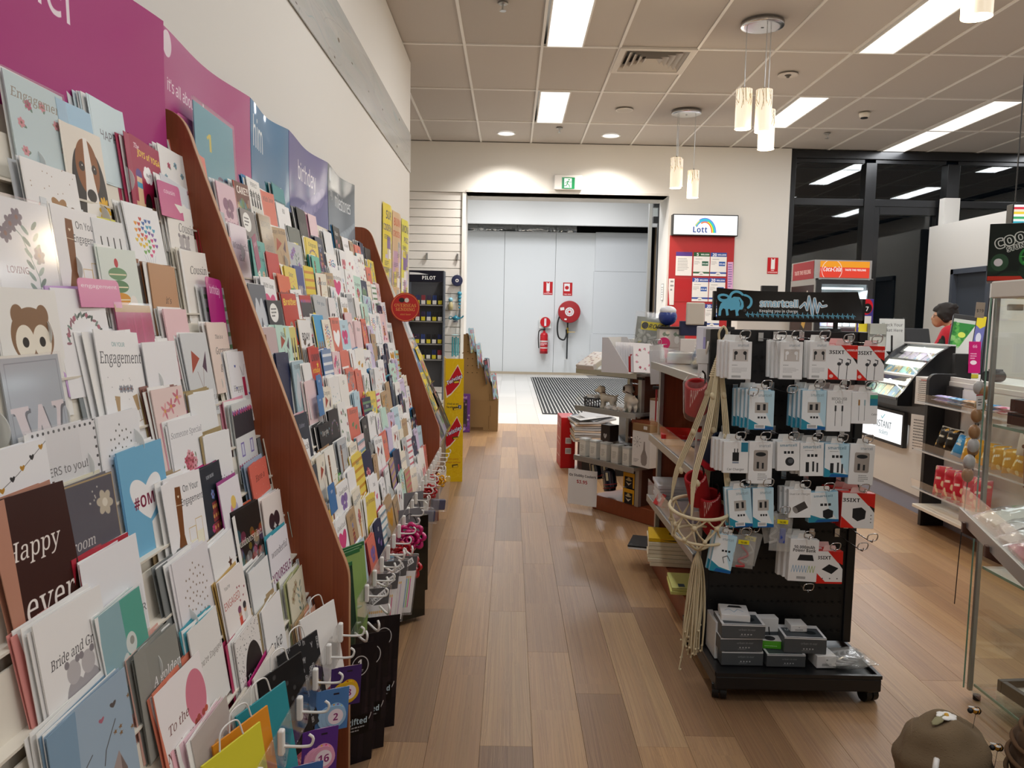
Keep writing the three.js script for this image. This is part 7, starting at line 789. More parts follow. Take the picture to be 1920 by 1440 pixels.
for (const [lx, y, lz, l] of [[.0, .2, .0, 'shiny navy bottle cooler with red trim by the sign, nearest the newspapers'], [.1, .23, .0, 'shiny navy bottle cooler above the stubby cooler sign'], [.16, .18, .03, 'navy bottle cooler behind the gold and black boxes'], [.07, .13, -.05, 'navy bottle cooler lowest behind the sign']]) { const t = thing('bottle_cooler', l, 'bottle cooler', U(lx, y, lz), [0, UR, .2]); part(t, 'sleeve', lathe([[0, 0], [.036, 0], [.04, .006], [.04, .1], [.03, .112], [0, .114]], 22), P(0x141a30, .18, { clearcoat: .8 })); part(t, 'trim', tf(new THREE.TorusGeometry(.0405, .003, 6, 24), [0, .02, 0], [1.57, 0, 0]), S(0xa33034, .4)); part(t, 'tag', rbox(.02, .05, .001, .0005), S(0xd8d2b4, .5), [.02, .07, .043]); }
for (const [y, l] of [[.2, 'gold and black boxed cooler with a hat picture, upper of two'], [.1, 'gold and black boxed cooler with a hat picture, lower of two']]) { const t = onU('novelty_box', l, 'novelty box', .3, y, -.03); part(t, 'carton', rbox(.1, .095, .09, .002), S(0x191a1e, .4), [0, .048, 0]); part(t, 'front_print', box(.096, .091, .001), printed(128, 128, (g) => { rect(g, '#d8a020', 0, 0, 128, 128); rect(g, '#191a22', 18, 34, 92, 94); disc(g, '#b9a878', 64, 62, 34, 9); disc(g, '#b9a878', 64, 52, 16, 14); poly(g, '#d8cfb4', [[30, 80], [64, 110], [98, 80], [64, 92]]); }), [0, .048, .0455]); }
// newspapers beside the angled unit
{ const c = thing('news_crate', 'bright red carton printed with white boxes at the aisle end', 'carton', [.485, 0, -6.6], [0, .04, 0]); part(c, 'carton', rbox(.12, .42, .32, .003), S(0xbf1d22, .4), [0, .21, 0]); part(c, 'front_print', box(.116, .41, .001), printed(96, 300, (g) => { rect(g, '#c21e22', 0, 0, 96, 300); rect(g, '#e3dedc', 30, 118, 40, 36); rect(g, '#b9b4b4', 36, 124, 28, 24); rect(g, '#e3dedc', 30, 180, 40, 36); rect(g, '#b9b4b4', 36, 186, 28, 24); }), [0, .21, .1605]); part(c, 'side_print', box(.001, .36, .28), printed(128, 180, (g) => { rect(g, '#b81b20', 0, 0, 128, 180); stroke(g, '#e6c9c6', 4, [[20, 20], [100, 30], [100, 80], [20, 76], [20, 20]]); stroke(g, '#e6c9c6', 4, [[20, 96], [100, 102], [100, 150], [20, 150], [20, 96]]); }), [-.0605, .21, 0]);
  const b = thing('paper_stand', 'low black cabinet holding newspapers beside the angled unit', 'cabinet', [.76, 0, -6.35]); part(b, 'body', rbox(.36, .27, .4, .004), M.black, [0, .135, 0]); part(b, 'side_board', rbox(.02, .5, .4, .004), M.black, [.17, .25, 0]);
  for (let k = 0; k < 9; k++) { const t = thing('newspaper', k === 8 ? 'rumpled newspaper lying loose on top of the pile' : `folded newspaper in the pile on the black cabinet, ${ORD[k]} from the bottom`, 'newspaper', [.66 + rr(-.01, .01), .275 + k * .018, -6.33 + rr(-.01, .01)], [0, rr(-.06, .06) + (k === 8 ? .25 : 0), 0]); const g = new THREE.BoxGeometry(.3, .014, .36, 8, 1, 8), p = g.attributes.position; for (let i = 0; i < p.count; i++) p.setY(i, p.getY(i) + (k === 8 ? .02 * Math.sin(p.getX(i) * 16) * Math.cos(p.getZ(i) * 9) + .03 * Math.max(0, p.getX(i)) / .15 : .002 * Math.sin(p.getX(i) * 20 + k))); g.computeVertexNormals(); part(t, 'sheets', g, k % 3 === 1 ? S(0xd9c4ae, .8) : S(0xc4c5c6, .8)); if (k >= 7) part(t, 'front_page', tf(new THREE.PlaneGeometry(.28, .34, 8, 8), [0, .0078, 0], [-Math.PI / 2, 0, 0]).clone(), printed(200, 256, (c2) => { rect(c2, '#d6d7d8', 0, 0, 200, 256); rect(c2, '#5a6a86', 10, 10, 180, 30); scrawl(c2, '#555', 12, 60, 80, 12, 12, .6); rect(c2, '#8a8f96', 104, 56, 84, 100); scrawl(c2, '#555', 104, 170, 80, 6, 12, .6); }, .8), [0, k === 8 ? .03 : .0, 0], k === 8 ? [0, 0, .12] : null); if (k === 8) part(t, 'turned_corner', new THREE.BoxGeometry(.2, .003, .2, 4, 1, 4), S(0xc9ccd0, .8), [.02, .05, .04], [.2, .4, .22]); } }
// tall goods on the gondola's far top
{ const t = thing('toy_bag', 'clear bagged toy with a yellow name strip standing at the gondola corner', 'toy bag', [.83, .93, -4.75], [-.08, -.25, -.08]); const g = pouch(.2, .32, .05); part(t, 'bag_print', tf(g, [0, .16, 0]), printed(256, 400, (c) => { rect(c, '#8b9089', 0, 0, 256, 400); for (let i = 0; i < 70; i++) { c.globalAlpha = .6; disc(c, pick(['#b9bcb6', '#6a716c', '#c98a96', '#d6d9d4', '#4f5652', '#c9c23a', '#e8e8e4']), rr(0, 256), rr(110, 400), rr(6, 34), rr(4, 16), rr(0, 3)); } c.globalAlpha = 1; rect(c, '#d9c81f', 40, 36, 200, 62); disc(c, '#2a2a26', 70, 66, 26); txt(c, 'ROSSI', 158, 68, 46, '#1f1f1c', { ...sb, i: 1 }); poly(c, '#d9d42a', [[20, 270], [90, 240], [120, 270], [60, 310]]); }, .2)); part(t, 'sleeve', tf(pouch(.22, .36, .07), [0, .17, 0]), M.sleeve); part(t, 'seal', rbox(.2, .02, .004, .001), M.acrylic, [0, .345, 0]); }
{ const t = thing('envelope_pack', 'white rounded card box in a navy and white envelope stand', 'card box', [1.06, .93, -4.6], [0, -.05, 0]); part(t, 'stand', rbox(.15, .2, .05, .004), S(0xdcd8d4, .5), [0, .1, 0]); part(t, 'navy_band', rbox(.152, .085, .052, .004), M.navy, [0, .26, -.01]); part(t, 'card_box', rbox(.105, .13, .02, .008, 3), S(0xcbc4b8, .5), [.005, .345, .02]); }
{ const t = thing('plush_ball', 'blue and white wrapped round pack beside the toy bag', 'gift pack', [.93, 1.2, -4.7]); part(t, 'body', tf(sph(.055, 18, 14), [0, .055, 0], null, [1, .95, .8]), P(0x1f3a86, .3, { clearcoat: .5 })); part(t, 'cap', tf(sph(.05, 16, 10), [0, .09, 0], null, [1, .6, .8]), S(0xe2e4e8, .3)); const s = thing('display_riser', 'small black riser with earring cards under the blue round pack', 'riser', [.95, .93, -4.7]); part(s, 'shelf', rbox(.16, .012, .12, .003), M.black, [0, .262, 0]); part(s, 'body', rbox(.15, .25, .1, .003), S(0xd9d5ce, .5), [0, .13, 0]); part(s, 'print', box(.146, .24, .001), printed(160, 256, (g) => { rect(g, '#d8d4cc', 0, 0, 160, 256); for (const x of [40, 110]) { disc(g, '#8a9a86', x, 30, 22, 14); disc(g, '#f0eee8', x, 64, 16, 24); disc(g, '#e6ded0', x + 10, 20, 14, 10); } rect(g, '#b9b4ac', 0, 110, 160, 4); scrawl(g, '#777', 60, 130, 70, 1, 10); disc(g, '#77726e', 104, 190, 34, 28); disc(g, '#222', 96, 184, 12); }), [0, .13, .0505]); const k = thing('round_tag', 'round pink tag hanging beside the earring riser', 'tag', [.9, 1.1, -4.63]); part(k, 'disc', cyl(.035, .035, .003, 24), S(0xd22a6c, .4), [0, 0, 0], [1.57, 0, 0]); part(k, 'lower_card', rbox(.05, .09, .002, .001), S(0xcf3a72, .4), [.0, -.08, 0]); }
// ---------- pendants ----------
const shadeTex = cv(256, 256, (g) => { rect(g, '#fff8ea', 0, 0, 256, 256); for (let i = 0; i < 26; i++) stroke(g, '#8d7f66', rr(2, 4), [[i * 10, 0], [i * 10 + rr(-16, 16), rr(50, 90)], [i * 10 + rr(-10, 10), rr(90, 130)]]); });
const shadeMat = new THREE.MeshPhysicalMaterial({ map: shadeTex, emissive: 0xfff0d4, emissiveMap: shadeTex, emissiveIntensity: 0.5, roughness: 0.3, side: 2 }), bulbMat = glow(0xfff0d0, 1.5);
function pendant(x, z, label, drops) {
  const p = thing('pendant_light', label, 'pendant light', [x, CEIL, z]);
  part(p, 'canopy', lathe([[0, -.035], [.12, -.035], [.155, -.03], [.158, -.022], [.158, 0], [0, 0]], 36), M.steel); part(p, 'label_plate', box(.02, .001, .016), M.black, [0, -.0358, 0]);
  for (const [dx, dz, y1, y0] of drops) { // shade from y0 (bottom) to y1 (top), world heights
    const h = y1 - y0; part(p, 'cord', cyl(.003, .003, CEIL - y1 - .03, 6), M.alu, [dx, (y1 - CEIL - .03) / 2, dz]); const s = part(p, 'shade', cyl(.06, .06, h, 28, true), shadeMat, [dx, (y0 + y1) / 2 - CEIL, dz]);
    mesh('cap', lathe([[0, .02], [.008, .02], [.012, 0], [.056, -.004], [.056, -.008], [0, -.008]], 20), M.steel, s, [0, h / 2, 0]); mesh('bulb', cyl(.045, .045, h * .55, 18), bulbMat, s, [0, -h * .18, 0]);
    const l = new THREE.PointLight(0xffe9c8, PENDANT); l.position.set(x + dx, y0 - .05, z + dz); l.castShadow = true; l.shadow.radius = 2.5; scene.add(l);
  }
}
pendant(1.84, -6.12, 'three-drop chrome pendant light nearest the long ceiling panel', [[-.115, .0, 2.975, 2.685], [.015, .07, 2.955, 2.65], [.075, -.03, 2.835, 2.545]]);
pendant(1.84, -8.69, 'smaller looking three-drop chrome pendant light near the doorway', [[-.09, .0, 2.974, 2.655], [-.06, -.08, 2.975, 2.69], [.1, .0, 2.843, 2.556]]);
pendant(1.84, -3.52, 'pendant light whose lowest white cylinder pokes in at the picture top', [[.07, .12, 2.82, 2.515], [-.02, .1, 2.93, 2.6], [.1, -.05, 3.0, 2.7]]);
// ---------- signs on the back wall ----------
{
  const t = thing('exit_sign', 'green running man exit sign above the doorway', 'exit sign', [.705, 2.965, -10.37]); part(t, 'housing', rbox(.36, .19, .05, .012, 2), M.white, [0, .005, 0]); const g = new THREE.CylinderGeometry(.7, .7, .145, 20, 1, true, -.245, .49); const face = cv(320, 150, (c) => { rect(c, '#0f7d4a', 0, 0, 320, 150); rect(c, '#eef3ee', 112, 14, 88, 122); const m = '#0f7d4a'; disc(c, m, 168, 32, 10); stroke(c, m, 13, [[158, 50], [146, 84]]); stroke(c, m, 8, [[158, 52], [180, 66], [196, 60]]); stroke(c, m, 8, [[154, 54], [134, 62], [128, 78]]); stroke(c, m, 10, [[146, 84], [168, 98], [178, 128]]); stroke(c, m, 10, [[146, 84], [136, 110], [112, 112]]); });
  part(t, 'face', g, new THREE.MeshStandardMaterial({ map: face, emissive: 0xffffff, emissiveMap: face, emissiveIntensity: .35, roughness: .3, side: 2 }), [0, -.005, -.67]);
}
{
  const t = thing('lightbox_sign', 'glowing white lottery lightbox with a rainbow logo on the back wall', 'lightbox', [2.475, 2.455, -10.34]); part(t, 'case', rbox(.84, .27, .12, .004), M.black, [0, 0, 0]); const f = cv(820, 240, (c) => { rect(c, '#fff', 0, 0, 820, 240); const cs = ['#e8573a', '#f2e23a', '#59c27a', '#2fc0d8', '#6a86d0']; for (let i = 0; i < 5; i++) { c.strokeStyle = cs[i]; c.lineWidth = 13; c.beginPath(); c.ellipse(400, 215, 92 + i * 13, 130 + i * 12, 0, Math.PI * 1.33, Math.PI * 2); c.stroke(); c.lineWidth = 4 + i * 2; c.beginPath(); c.ellipse(400, 215, 140 - i * 5, 176 - i * 8, 0, Math.PI * 1.16, Math.PI * 1.6); c.stroke(); } txt(c, 'Lott', 340, 178, 100, '#3a4f8a', sb); txt(c, 'the', 290, 112, 30, '#8ad0b0'); scrawl(c, '#aab', 690, 190, 70, 2, 14); });
  part(t, 'face', box(.815, .243, .004), new THREE.MeshStandardMaterial({ color: 0x333333, map: f, emissive: 0xffffff, emissiveMap: f, emissiveIntensity: 1.3 }), [0, 0, .062]); lightAt(2.475, 2.455, -10.26, .8, .24, 2).lookAt(2.475, 2.455, 0);
  const b = thing('notice_board', 'tall red notice board under the lottery lightbox', 'notice board', [2.465, 1.55, -10.385]); part(b, 'panel', rbox(.84, 1.56, .018, .003), M.red); part(b, 'plastic_pocket', rbox(.215, .3, .004, .001), P(0xb52a2e, .2, { clearcoat: .6 }), [-.228, .075, .012]); part(b, 'plastic_pocket', rbox(.215, .3, .004, .001), P(0xb52a2e, .2, { clearcoat: .6 }), [-.228, -.24, .012]);
  const sheet = (x, y, w, h, hd, s, box_, l) => { const q = thing('notice', l, 'notice', [x, y, -10.371]); part(q, 'paper', rbox(w, h, .002, .0005), printed(160, 226, (c) => { rect(c, '#e9e7e4', 0, 0, 160, 226); if (hd) rect(c, hd, 0, 0, 160, 40); if (s) { txt(c, s[0], 40, 22, 40, '#fff', sb); txt(c, s[1], 112, 22, 19, '#fff', { ...sb, w: 84 }); } scrawl(c, '#999', 20, 62, 110, box_ ? 1 : 9, 14, .7); if (box_) { scrawl(c, '#aaa', 10, 86, 60, 3, 12, .6); rect(c, box_, 84, 86, 62, 42); txt(c, '$19.45', 115, 108, 18, '#fff', sb); rect(c, hd, 0, 186, 160, 16); disc(c, '#e9e7e4', 80, 204, 24, 16); txt(c, 'lott', 80, 208, 16, '#555', sb); } })); };
  sheet(2.235, 1.965, .21, .305, '#5b3f8f', null, null, 'white lottery notice with a purple heading, top row'); sheet(2.465, 1.965, .21, .305, '#2f5f3f', ['5', 'MILLION'], '#2f5f4a', 'lottery notice with a green five million heading'); sheet(2.685, 1.965, .21, .305, '#3a55a0', ['20', 'MILLION'], '#3a5fa8', 'twenty million lottery notice in the top row'); sheet(2.46, 1.635, .21, .305, '#3a55a0', ['20', 'MILLION'], '#3a5fa8', 'twenty million lottery notice below the green one'); sheet(2.68, 1.635, .21, .305, '#3a55a0', ['20', 'MILLION'], '#3a5fa8', 'twenty million lottery notice, second row beside the pink strip'); sheet(2.47, 1.31, .12, .3, '#d9742e', null, null, 'narrow lottery notice with an orange heading, third row'); sheet(2.63, 1.3, .19, .3, '#3a55a0', ['20', 'MILLION'], '#3a5fa8', 'twenty million lottery notice in the third row');
  const k = thing('notice', 'long pink printed strip hanging at the red board edge', 'notice', [2.845, 1.82, -10.37], [0, 0, .03]); part(k, 'paper', rbox(.07, .36, .002, .0005), printed(64, 256, (c) => { rect(c, '#d9a8cf', 0, 0, 64, 256); scrawl(c, '#6a5a9a', 8, 20, 48, 10, 22, .8); }));
  const w = thing('notice', 'white sheet with red stripe overlapping the red board', 'notice', [2.085, 1.6, -10.37]); part(w, 'paper', rbox(.075, .34, .002, .0005), printed(64, 256, (c) => { rect(c, '#e9e6e3', 0, 0, 64, 256); poly(c, '#b3202c', [[0, 90], [8, 160], [16, 256], [0, 256]]); scrawl(c, '#777', 20, 20, 34, 3, 40, .7); })); const v = thing('notice', 'small framed paper notice on the doorway reveal', 'notice', [2.01, 1.6, -10.6], [0, -1.45, 0]); part(v, 'paper', rbox(.1, .22, .002, .0005), printed(64, 128, (c) => { rect(c, '#ecebe8', 0, 0, 64, 128); c.strokeStyle = '#444'; c.lineWidth = 3; c.strokeRect(3, 3, 58, 122); scrawl(c, '#777', 12, 24, 36, 5, 18, .6); }));
  const sg = (x, y, z, w2, h2, l, kind) => { const q = thing('safety_sign', l, 'sign', [x, y, z]); part(q, 'plate', rbox(w2, h2, .004, .001), printed(96, 140, (c) => { rect(c, '#c02228', 0, 0, 96, 140); if (kind === 'r') { rect(c, '#f2f0ee', 12, 12, 58, 80); disc(c, '#c02228', 40, 56, 20); txt(c, 'FIRE HOSE', 48, 124, 15, '#fff', sb); } else { rect(c, '#f2f0ee', 32, 8, 34, 92); rect(c, '#c02228', 40, 4, 18, 14); txt(c, 'FIRE', 48, 110, 13, '#fff', sb); txt(c, 'EXTINGUISHER', 48, 126, 13, '#fff', { ...sb, w: 84 }); } })); };
  sg(3.4, 1.965, -10.395, .14, .21, 'red fire extinguisher sign on the white pier by the windows', 'e'); sg(.79, 1.86, -17.18, .2, .28, 'red extinguisher sign on the white hoarding', 'e'); sg(1.215, 1.85, -17.18, .2, .28, 'red and white hose reel sign on the white hoarding', 'r');
}
{ // hose reel and extinguisher on the hoarding
  const t = thing('hose_reel', 'red fire hose reel with black hose on the white hoarding', 'hose reel', [1.245, 1.36, -17.05]); part(t, 'drum', lathe([[0, -.1], [.225, -.1], [.235, -.085], [.235, -.07], [.19, -.06], [.19, .06], [.235, .07], [.235, .085], [.225, .1], [0, .1]], 44), S(0xa31f26, .35), [0, 0, .08], [1.57, 0, 0]); part(t, 'hub_label', cyl(.095, .095, .004, 28), printed(128, 128, (c) => { rect(c, '#e3e0de', 0, 0, 128, 128); for (let i = 0; i < 10; i++) disc(c, '#b9646a', 64 + 40 * Math.cos(i * .63), 64 + 40 * Math.sin(i * .63), 7); disc(c, '#c0202c', 64, 64, 16); }), [0, 0, .182], [1.57, 0, 0]); part(t, 'label', rbox(.085, .06, .003, .001), M.white, [-.155, .06, .182], [0, 0, .15]); part(t, 'label', rbox(.05, .035, .003, .001), M.white, [-.08, -.16, .182]); part(t, 'hose', tube([[-.2, -.1, .02], [-.235, -.22, .06], [-.24, -.42, .08], [-.2, -.56, .08], [-.1, -.6, .08], [-.05, -.5, .06], [-.05, -.38, .05]], .017, 40, 10), M.black); part(t, 'pipe', cyl(.016, .016, .86, 12), M.dark, [-.02, -.6, .0]); part(t, 'bracket', rbox(.06, .4, .04, .004), M.alu, [-.02, -.36, -.02]); part(t, 'valve', merge([tf(cyl(.022, .022, .12, 12), [-.02, -.4, .02]), tf(cyl(.006, .006, .18, 8), [.05, -.43, .04], [0, 0, 1.57])]), S(0xb99a4a, .3, { metalness: .8 })); part(t, 'wall_flange', cyl(.04, .04, .012, 16), M.white, [-.02, -1.02, .0]);
  const e = thing('fire_extinguisher', 'red fire extinguisher with round tag hanging on the white hoarding', 'fire extinguisher', [.725, .45, -17.06]); part(e, 'tank', lathe([[0, 0], [.075, .004], [.085, .02], [.085, .4], [.07, .44], [.03, .46], [.022, .5], [0, .5]], 26), S(0xc4202a, .3)); part(e, 'label_band', cyl(.086, .086, .17, 26, true), printed(128, 96, (c) => { rect(c, '#d9c9c4', 0, 0, 128, 96); rect(c, '#b92a30', 30, 20, 70, 60); scrawl(c, '#fff', 40, 30, 50, 3, 12); }), [0, .2, 0], [0, 3, 0]); part(e, 'base_band', cyl(.0862, .0862, .05, 26, true), S(0x8f1a20, .4), [0, .03, 0]); part(e, 'valve_head', merge([tf(rbox(.05, .04, .04, .006), [0, .52, 0]), tf(rbox(.03, .012, .12, .004), [0, .55, .03], [.3, 0, 0])]), M.black); part(e, 'hose', tube([[-.02, .52, .02], [-.1, .5, .03], [-.125, .36, .03], [-.11, .12, .03]], .011, 24, 8), M.black); part(e, 'tag', cyl(.11, .11, .005, 28), printed(128, 128, (c) => { disc(c, '#c4202a', 64, 64, 64); rect(c, '#eee', 18, 52, 92, 24); scrawl(c, '#c4202a', 26, 60, 76, 1, 8); }), [.02, .68, -.02], [1.57, 0, 0]); part(e, 'tag_board', rbox(.26, .24, .004, .002), M.white, [.02, .67, -.05]); part(e, 'bracket', box(.05, .3, .06), M.alu, [0, .25, -.09]);
}
{ const t = thing('watches_sign', 'small black block sign lettered watches above the header board', 'sign', [2.755, 1.545, -8.5], [0, -.1, 0]); part(t, 'block', rbox(.17, .15, .06, .003), M.dark); part(t, 'print', box(.16, .14, .001), printed(160, 140, (c) => { rect(c, '#2a2b2c', 0, 0, 160, 140); txt(c, 'WATCHES', 76, 96, 38, '#d9dad8', { w: 120 }); }), [0, 0, .0305]); const c = thing('watch_cabinet', 'white display cabinet under the watches sign, mostly hidden', 'cabinet', [2.7, 0, -8.6]); part(c, 'body', rbox(.6, 1.44, .4, .006), M.white, [0, .72, 0]); part(c, 'top', rbox(.62, .03, .42, .004), M.white, [0, 1.455, 0]); }
// ---------- drinks fridge ----------
{
  const t = thing('drinks_fridge', 'tall drinks fridge with a lit red header before the dark windows', 'fridge', [3.18, 0, -7.94], [0, .0, 0]);
  part(t, 'shell', merge([tf(box(.03, 1.66, .66), [-.262, .83, 0]), tf(box(.03, 1.66, .66), [.262, .83, 0]), tf(box(.55, .03, .66), [0, 1.65, 0]), tf(box(.55, .16, .66), [0, .08, 0]), tf(box(.55, 1.66, .03), [0, .83, -.32]), tf(box(.55, .19, .62), [0, 1.745, -.02])]), S(0xa5a8a8, .4));
  const hp = cv(512, 160, (c) => { rect(c, '#e8402a', 0, 0, 512, 160); for (let y = 0; y < 60; y++) { c.globalAlpha = .5; rect(c, '#f6a41f', 0, y, 512, 60 - y); c.globalAlpha = 1; if (y > 2) break; } c.strokeStyle = '#f8d9d0'; c.lineWidth = 6; c.beginPath(); c.arc(120, 90, 104, 0, 7); c.stroke(); txt(c, 'Coca-Cola', 122, 78, 62, '#fff', { ...sc, b: 1, w: 190 }); txt(c, 'TASTE THE FEELING', 366, 84, 26, '#fff', { ...sb, w: 220 }); });
  part(t, 'header_panel', box(.47, .155, .01), new THREE.MeshStandardMaterial({ color: 0x222222, emissive: 0xffffff, emissiveMap: hp, emissiveIntensity: 1.0 }), [.012, 1.75, .3]); part(t, 'side_print', box(.002, .17, .56), printed(256, 96, (c) => { rect(c, '#a3242c', 0, 0, 256, 96); txt(c, 'TASTE THE FEELING', 124, 56, 30, '#efdcd8', { ...sb, w: 200 }); }), [-.2785, 1.745, .0]); part(t, 'side_poster', box(.002, 1.5, .6), printed(160, 400, (c) => { rect(c, '#3a2320', 0, 0, 160, 400); c.save(); c.translate(90, 110); c.rotate(.5); rect(c, '#1b1512', -12, -10, 34, 110); rect(c, '#c9a24a', -8, -40, 24, 36); c.restore(); disc(c, '#d9d3cc', 118, 30, 8, 16); }), [-.2785, .85, .0]);
  const d = part(t, 'door', merge([tf(box(.05, 1.5, .03), [-.245, .9, .335]), tf(box(.05, 1.5, .03), [.245, .9, .335]), tf(box(.44, .045, .03), [0, 1.63, .335]), tf(box(.44, .05, .03), [0, .18, .335])]), S(0x2a2c2e, .4)); mesh('glass', box(.44, 1.41, .006), M.glass, d, [0, .905, .335]); mesh('handle', rbox(.018, .3, .03, .006), M.alu, d, [.25, .95, .365]);
  const led = part(t, 'inner_light', box(.42, .02, .02), glow(0xeef6ff, 2.2), [0, 1.57, .27]); lightAt(3.18, 1.555, -7.7, .4, .1, 130, 0xeef6ff);
  const sh = []; for (const y of [.36, .64, .92, 1.2]) sh.push(y); sh.forEach((y) => part(t, 'shelf', box(.48, .012, .5), M.alu, [0, y, -.02]));
  const bt = lathe([[0, 0], [.032, 0], [.034, .01], [.034, .12], [.03, .15], [.014, .185], [.013, .2], [0, .2]], 18), cap = cyl(.015, .015, .02, 14);
  sh.forEach((y, j) => { for (let k = 0; k < 6; k++) { const mk = k < 3; const b = thing('bottle', `${mk ? ['blue-capped', 'violet-capped', 'pink-capped'][k % 3] : 'white milk style'} bottle in the fridge, ${ORD[3 - j]} shelf down, ${ORD[k]} along`, 'bottle', [3.18 - .19 + k * .074, y + .006, -7.78]); part(b, 'body', bt, mk ? P([0x9fc0dc, 0xb9b2d6, 0xe0b3b9][k % 3], .2, {}) : S(0xe9ebec, .35)); part(b, 'cap', cap, mk ? S([0x2f4f94, 0x5a4f9a, 0xd0567a][k % 3], .4) : M.white, [0, .205, 0]); part(b, 'label_band', cyl(.0345, .0345, .05, 18, true), S(mk ? 0xdfe6ee : 0x8fa9c9, .4), [0, .07, 0]); } });
  const pp = thing('leaflet_strip', 'colourful ticket dispenser strip beside the fridge, behind the header board', 'leaflets', [2.63, 1.0, -5.9]); part(pp, 'board', rbox(.12, .42, .02, .003), printed(96, 300, (c) => { rect(c, '#4a3f8e', 0, 0, 96, 300); disc(c, '#d0202c', 48, 40, 44); disc(c, '#1b1a1c', 60, 50, 26); txt(c, '7', 58, 52, 34, '#eee', sb); rect(c, '#e8e6e2', 10, 90, 76, 60); poly(c, '#e3cf2a', [[14, 130], [84, 130], [84, 180], [48, 200], [14, 180]]); }), [0, .21, 0]);
}
// ---------- service counter ----------
{
  const t = thing('service_counter', 'long white service counter with a bluish kick board', 'counter', [2.7, 0, -4.6]);
  part(t, 'front', box(.04, .74, 3.6), M.white, [0, .49, .1]); part(t, 'kick', box(.03, .12, 3.6), S(0x9aa0b4, .35), [.015, .06, .1]); part(t, 'top', rbox(.6, .03, 3.7, .004), S(0xdedbd6, .35), [.28, .885, .1]); part(t, 'fascia', box(.03, .3, 1.3), S(0x3f3d3c, .45), [-.02, .72, -.7]); part(t, 'back', box(.03, .86, 3.6), M.white, [.56, .44, .1]); part(t, 'end_board', box(.56, .86, .03), M.white, [.29, .44, -1.69]); part(t, 'end_board', box(.56, .86, .03), M.white, [.29, .44, 1.88]);
  const l = thing('ticket_display', 'black curved glass display of scratch tickets, lit inside', 'ticket display', [2.57, .7, -5.5]); // profile in x-y, length along z
  const pr = shape([[0, 0], [0, .055], [.04, .1], [.1, .19], [.17, .27], [.25, .35], [.33, .4], [.36, .4], [.36, 0]]); for (const z of [-.3, .28]) part(l, 'end_cheek', ext(pr, .02, .002), M.satin, [0, 0, z]); part(l, 'base', box(.36, .04, .58), M.satin, [.18, .02, 0]); part(l, 'back', box(.012, .4, .58), M.satin, [.355, .2, 0]); part(l, 'top_rail', rbox(.05, .012, .6, .003), S(0xcfd2d4, .3), [.34, .405, 0]);
  const steps = [[.0, .05, .1, .18], [.11, .18, .2, .3], [.21, .295, .33, .395]];
  steps.forEach(([x0, y0, x1, y1], k) => { const L = Math.hypot(x1 - x0, y1 - y0), a = Math.atan2(y1 - y0, x1 - x0), c = part(l, 'ticket_tray', box(L, .004, .57), S(0xdfe2e4, .5), [(x0 + x1) / 2 + .03, (y0 + y1) / 2 - .03, 0], [0, 0, a]); part(l, 'glass', box(L, .003, .57), M.glass, [(x0 + x1) / 2, (y0 + y1) / 2, 0], [0, 0, a]); part(l, 'step_strip', rbox(.012, .018, .58, .003), S(0x5a5c60, .4), [x0, y0 - .004, 0]); part(l, 'light_tube', box(.045, .008, .56), litMat, [x1 - .005, y1 - .032, 0], [0, 0, a]); const q = lightAt(2.57 + x1 + .0, .7 + y1 - .03, -5.5, .02, .54, 40, 0xf4fbff); q.lookAt(2.57 + x0, .7 + y0 - .05, -5.5);
    for (let i = 0; i < 5; i++) { const bg = pick(['#8fb7d6', '#c9b48a', '#a9d0c4', '#d6c7e0', '#e0d6a0', '#7fa8cf']); solo('scratch_ticket', tf(box(L * .8, .003, .1), [0, 0, 0]), printed(64, 64, (g) => { rect(g, bg, 0, 0, 64, 64); for (let q2 = 0; q2 < 10; q2++) disc(g, pick(['#e8e6da', '#b9a06a', '#6f9fc0', '#9fc9a8', '#f2e9c9']), rr(0, 64), rr(0, 64), rr(3, 10)); }), `pastel scratch ticket in the lit display's ${['lowest', 'middle', 'upper'][k]} step, ${ORD[i]} from the far end`, 'scratch ticket', [2.57 + (x0 + x1) / 2 + .026, .7 + (y0 + y1) / 2 - .027, -5.73 + i * .114], [0, 0, a]); } });
  const s = thing('lit_panel', 'glowing white instant tickets panel on the counter front', 'lightbox', [2.655, .53, -5.56]); part(s, 'frame', merge([tf(box(.03, .02, .64), [0, .11, 0]), tf(box(.03, .02, .64), [0, -.11, 0]), tf(box(.03, .2, .02), [0, 0, .31]), tf(box(.03, .2, .02), [0, 0, -.31])]), M.dark); const fp = cv(300, 110, (c) => { rect(c, '#fff', 0, 0, 300, 110); txt(c, 'INSTANT', 160, 52, 34, '#3a4a50'); txt(c, 'tickets', 170, 82, 22, '#5a7a84', sc); stroke(c, '#2f8f9a', 3, [[150, 22], [158, 30], [176, 14]]); }); part(s, 'face', box(.006, .2, .6), new THREE.MeshStandardMaterial({ color: 0x222222, emissive: 0xffffff, emissiveMap: fp, emissiveIntensity: 1.25 }), [-.013, 0, 0]); lightAt(2.63, .53, -5.56, .58, .18, 1.6).lookAt(0, .53, -5.56);
  for (const [y, z, h, l2] of [[.54, -4.97, .25, 'white printed notice hanging on the counter front below the ledge'], [.82, -4.94, .17, 'narrow white notice with a red line beside the ticket display']]) { const n = thing('notice', l2, 'notice', [2.628 + (y > .7 ? .0 : 0), y, z], [0, -1.57 + .35, 0]); part(n, 'paper', rbox(.19, h, .002, .0005), printed(96, 190, (c) => { rect(c, '#e6e4e1', 0, 0, 96, 190); if (y > .7) rect(c, '#c9807a', 20, 14, 50, 8); scrawl(c, '#777', 12, 24, 70, 11, 14, .6); })); }
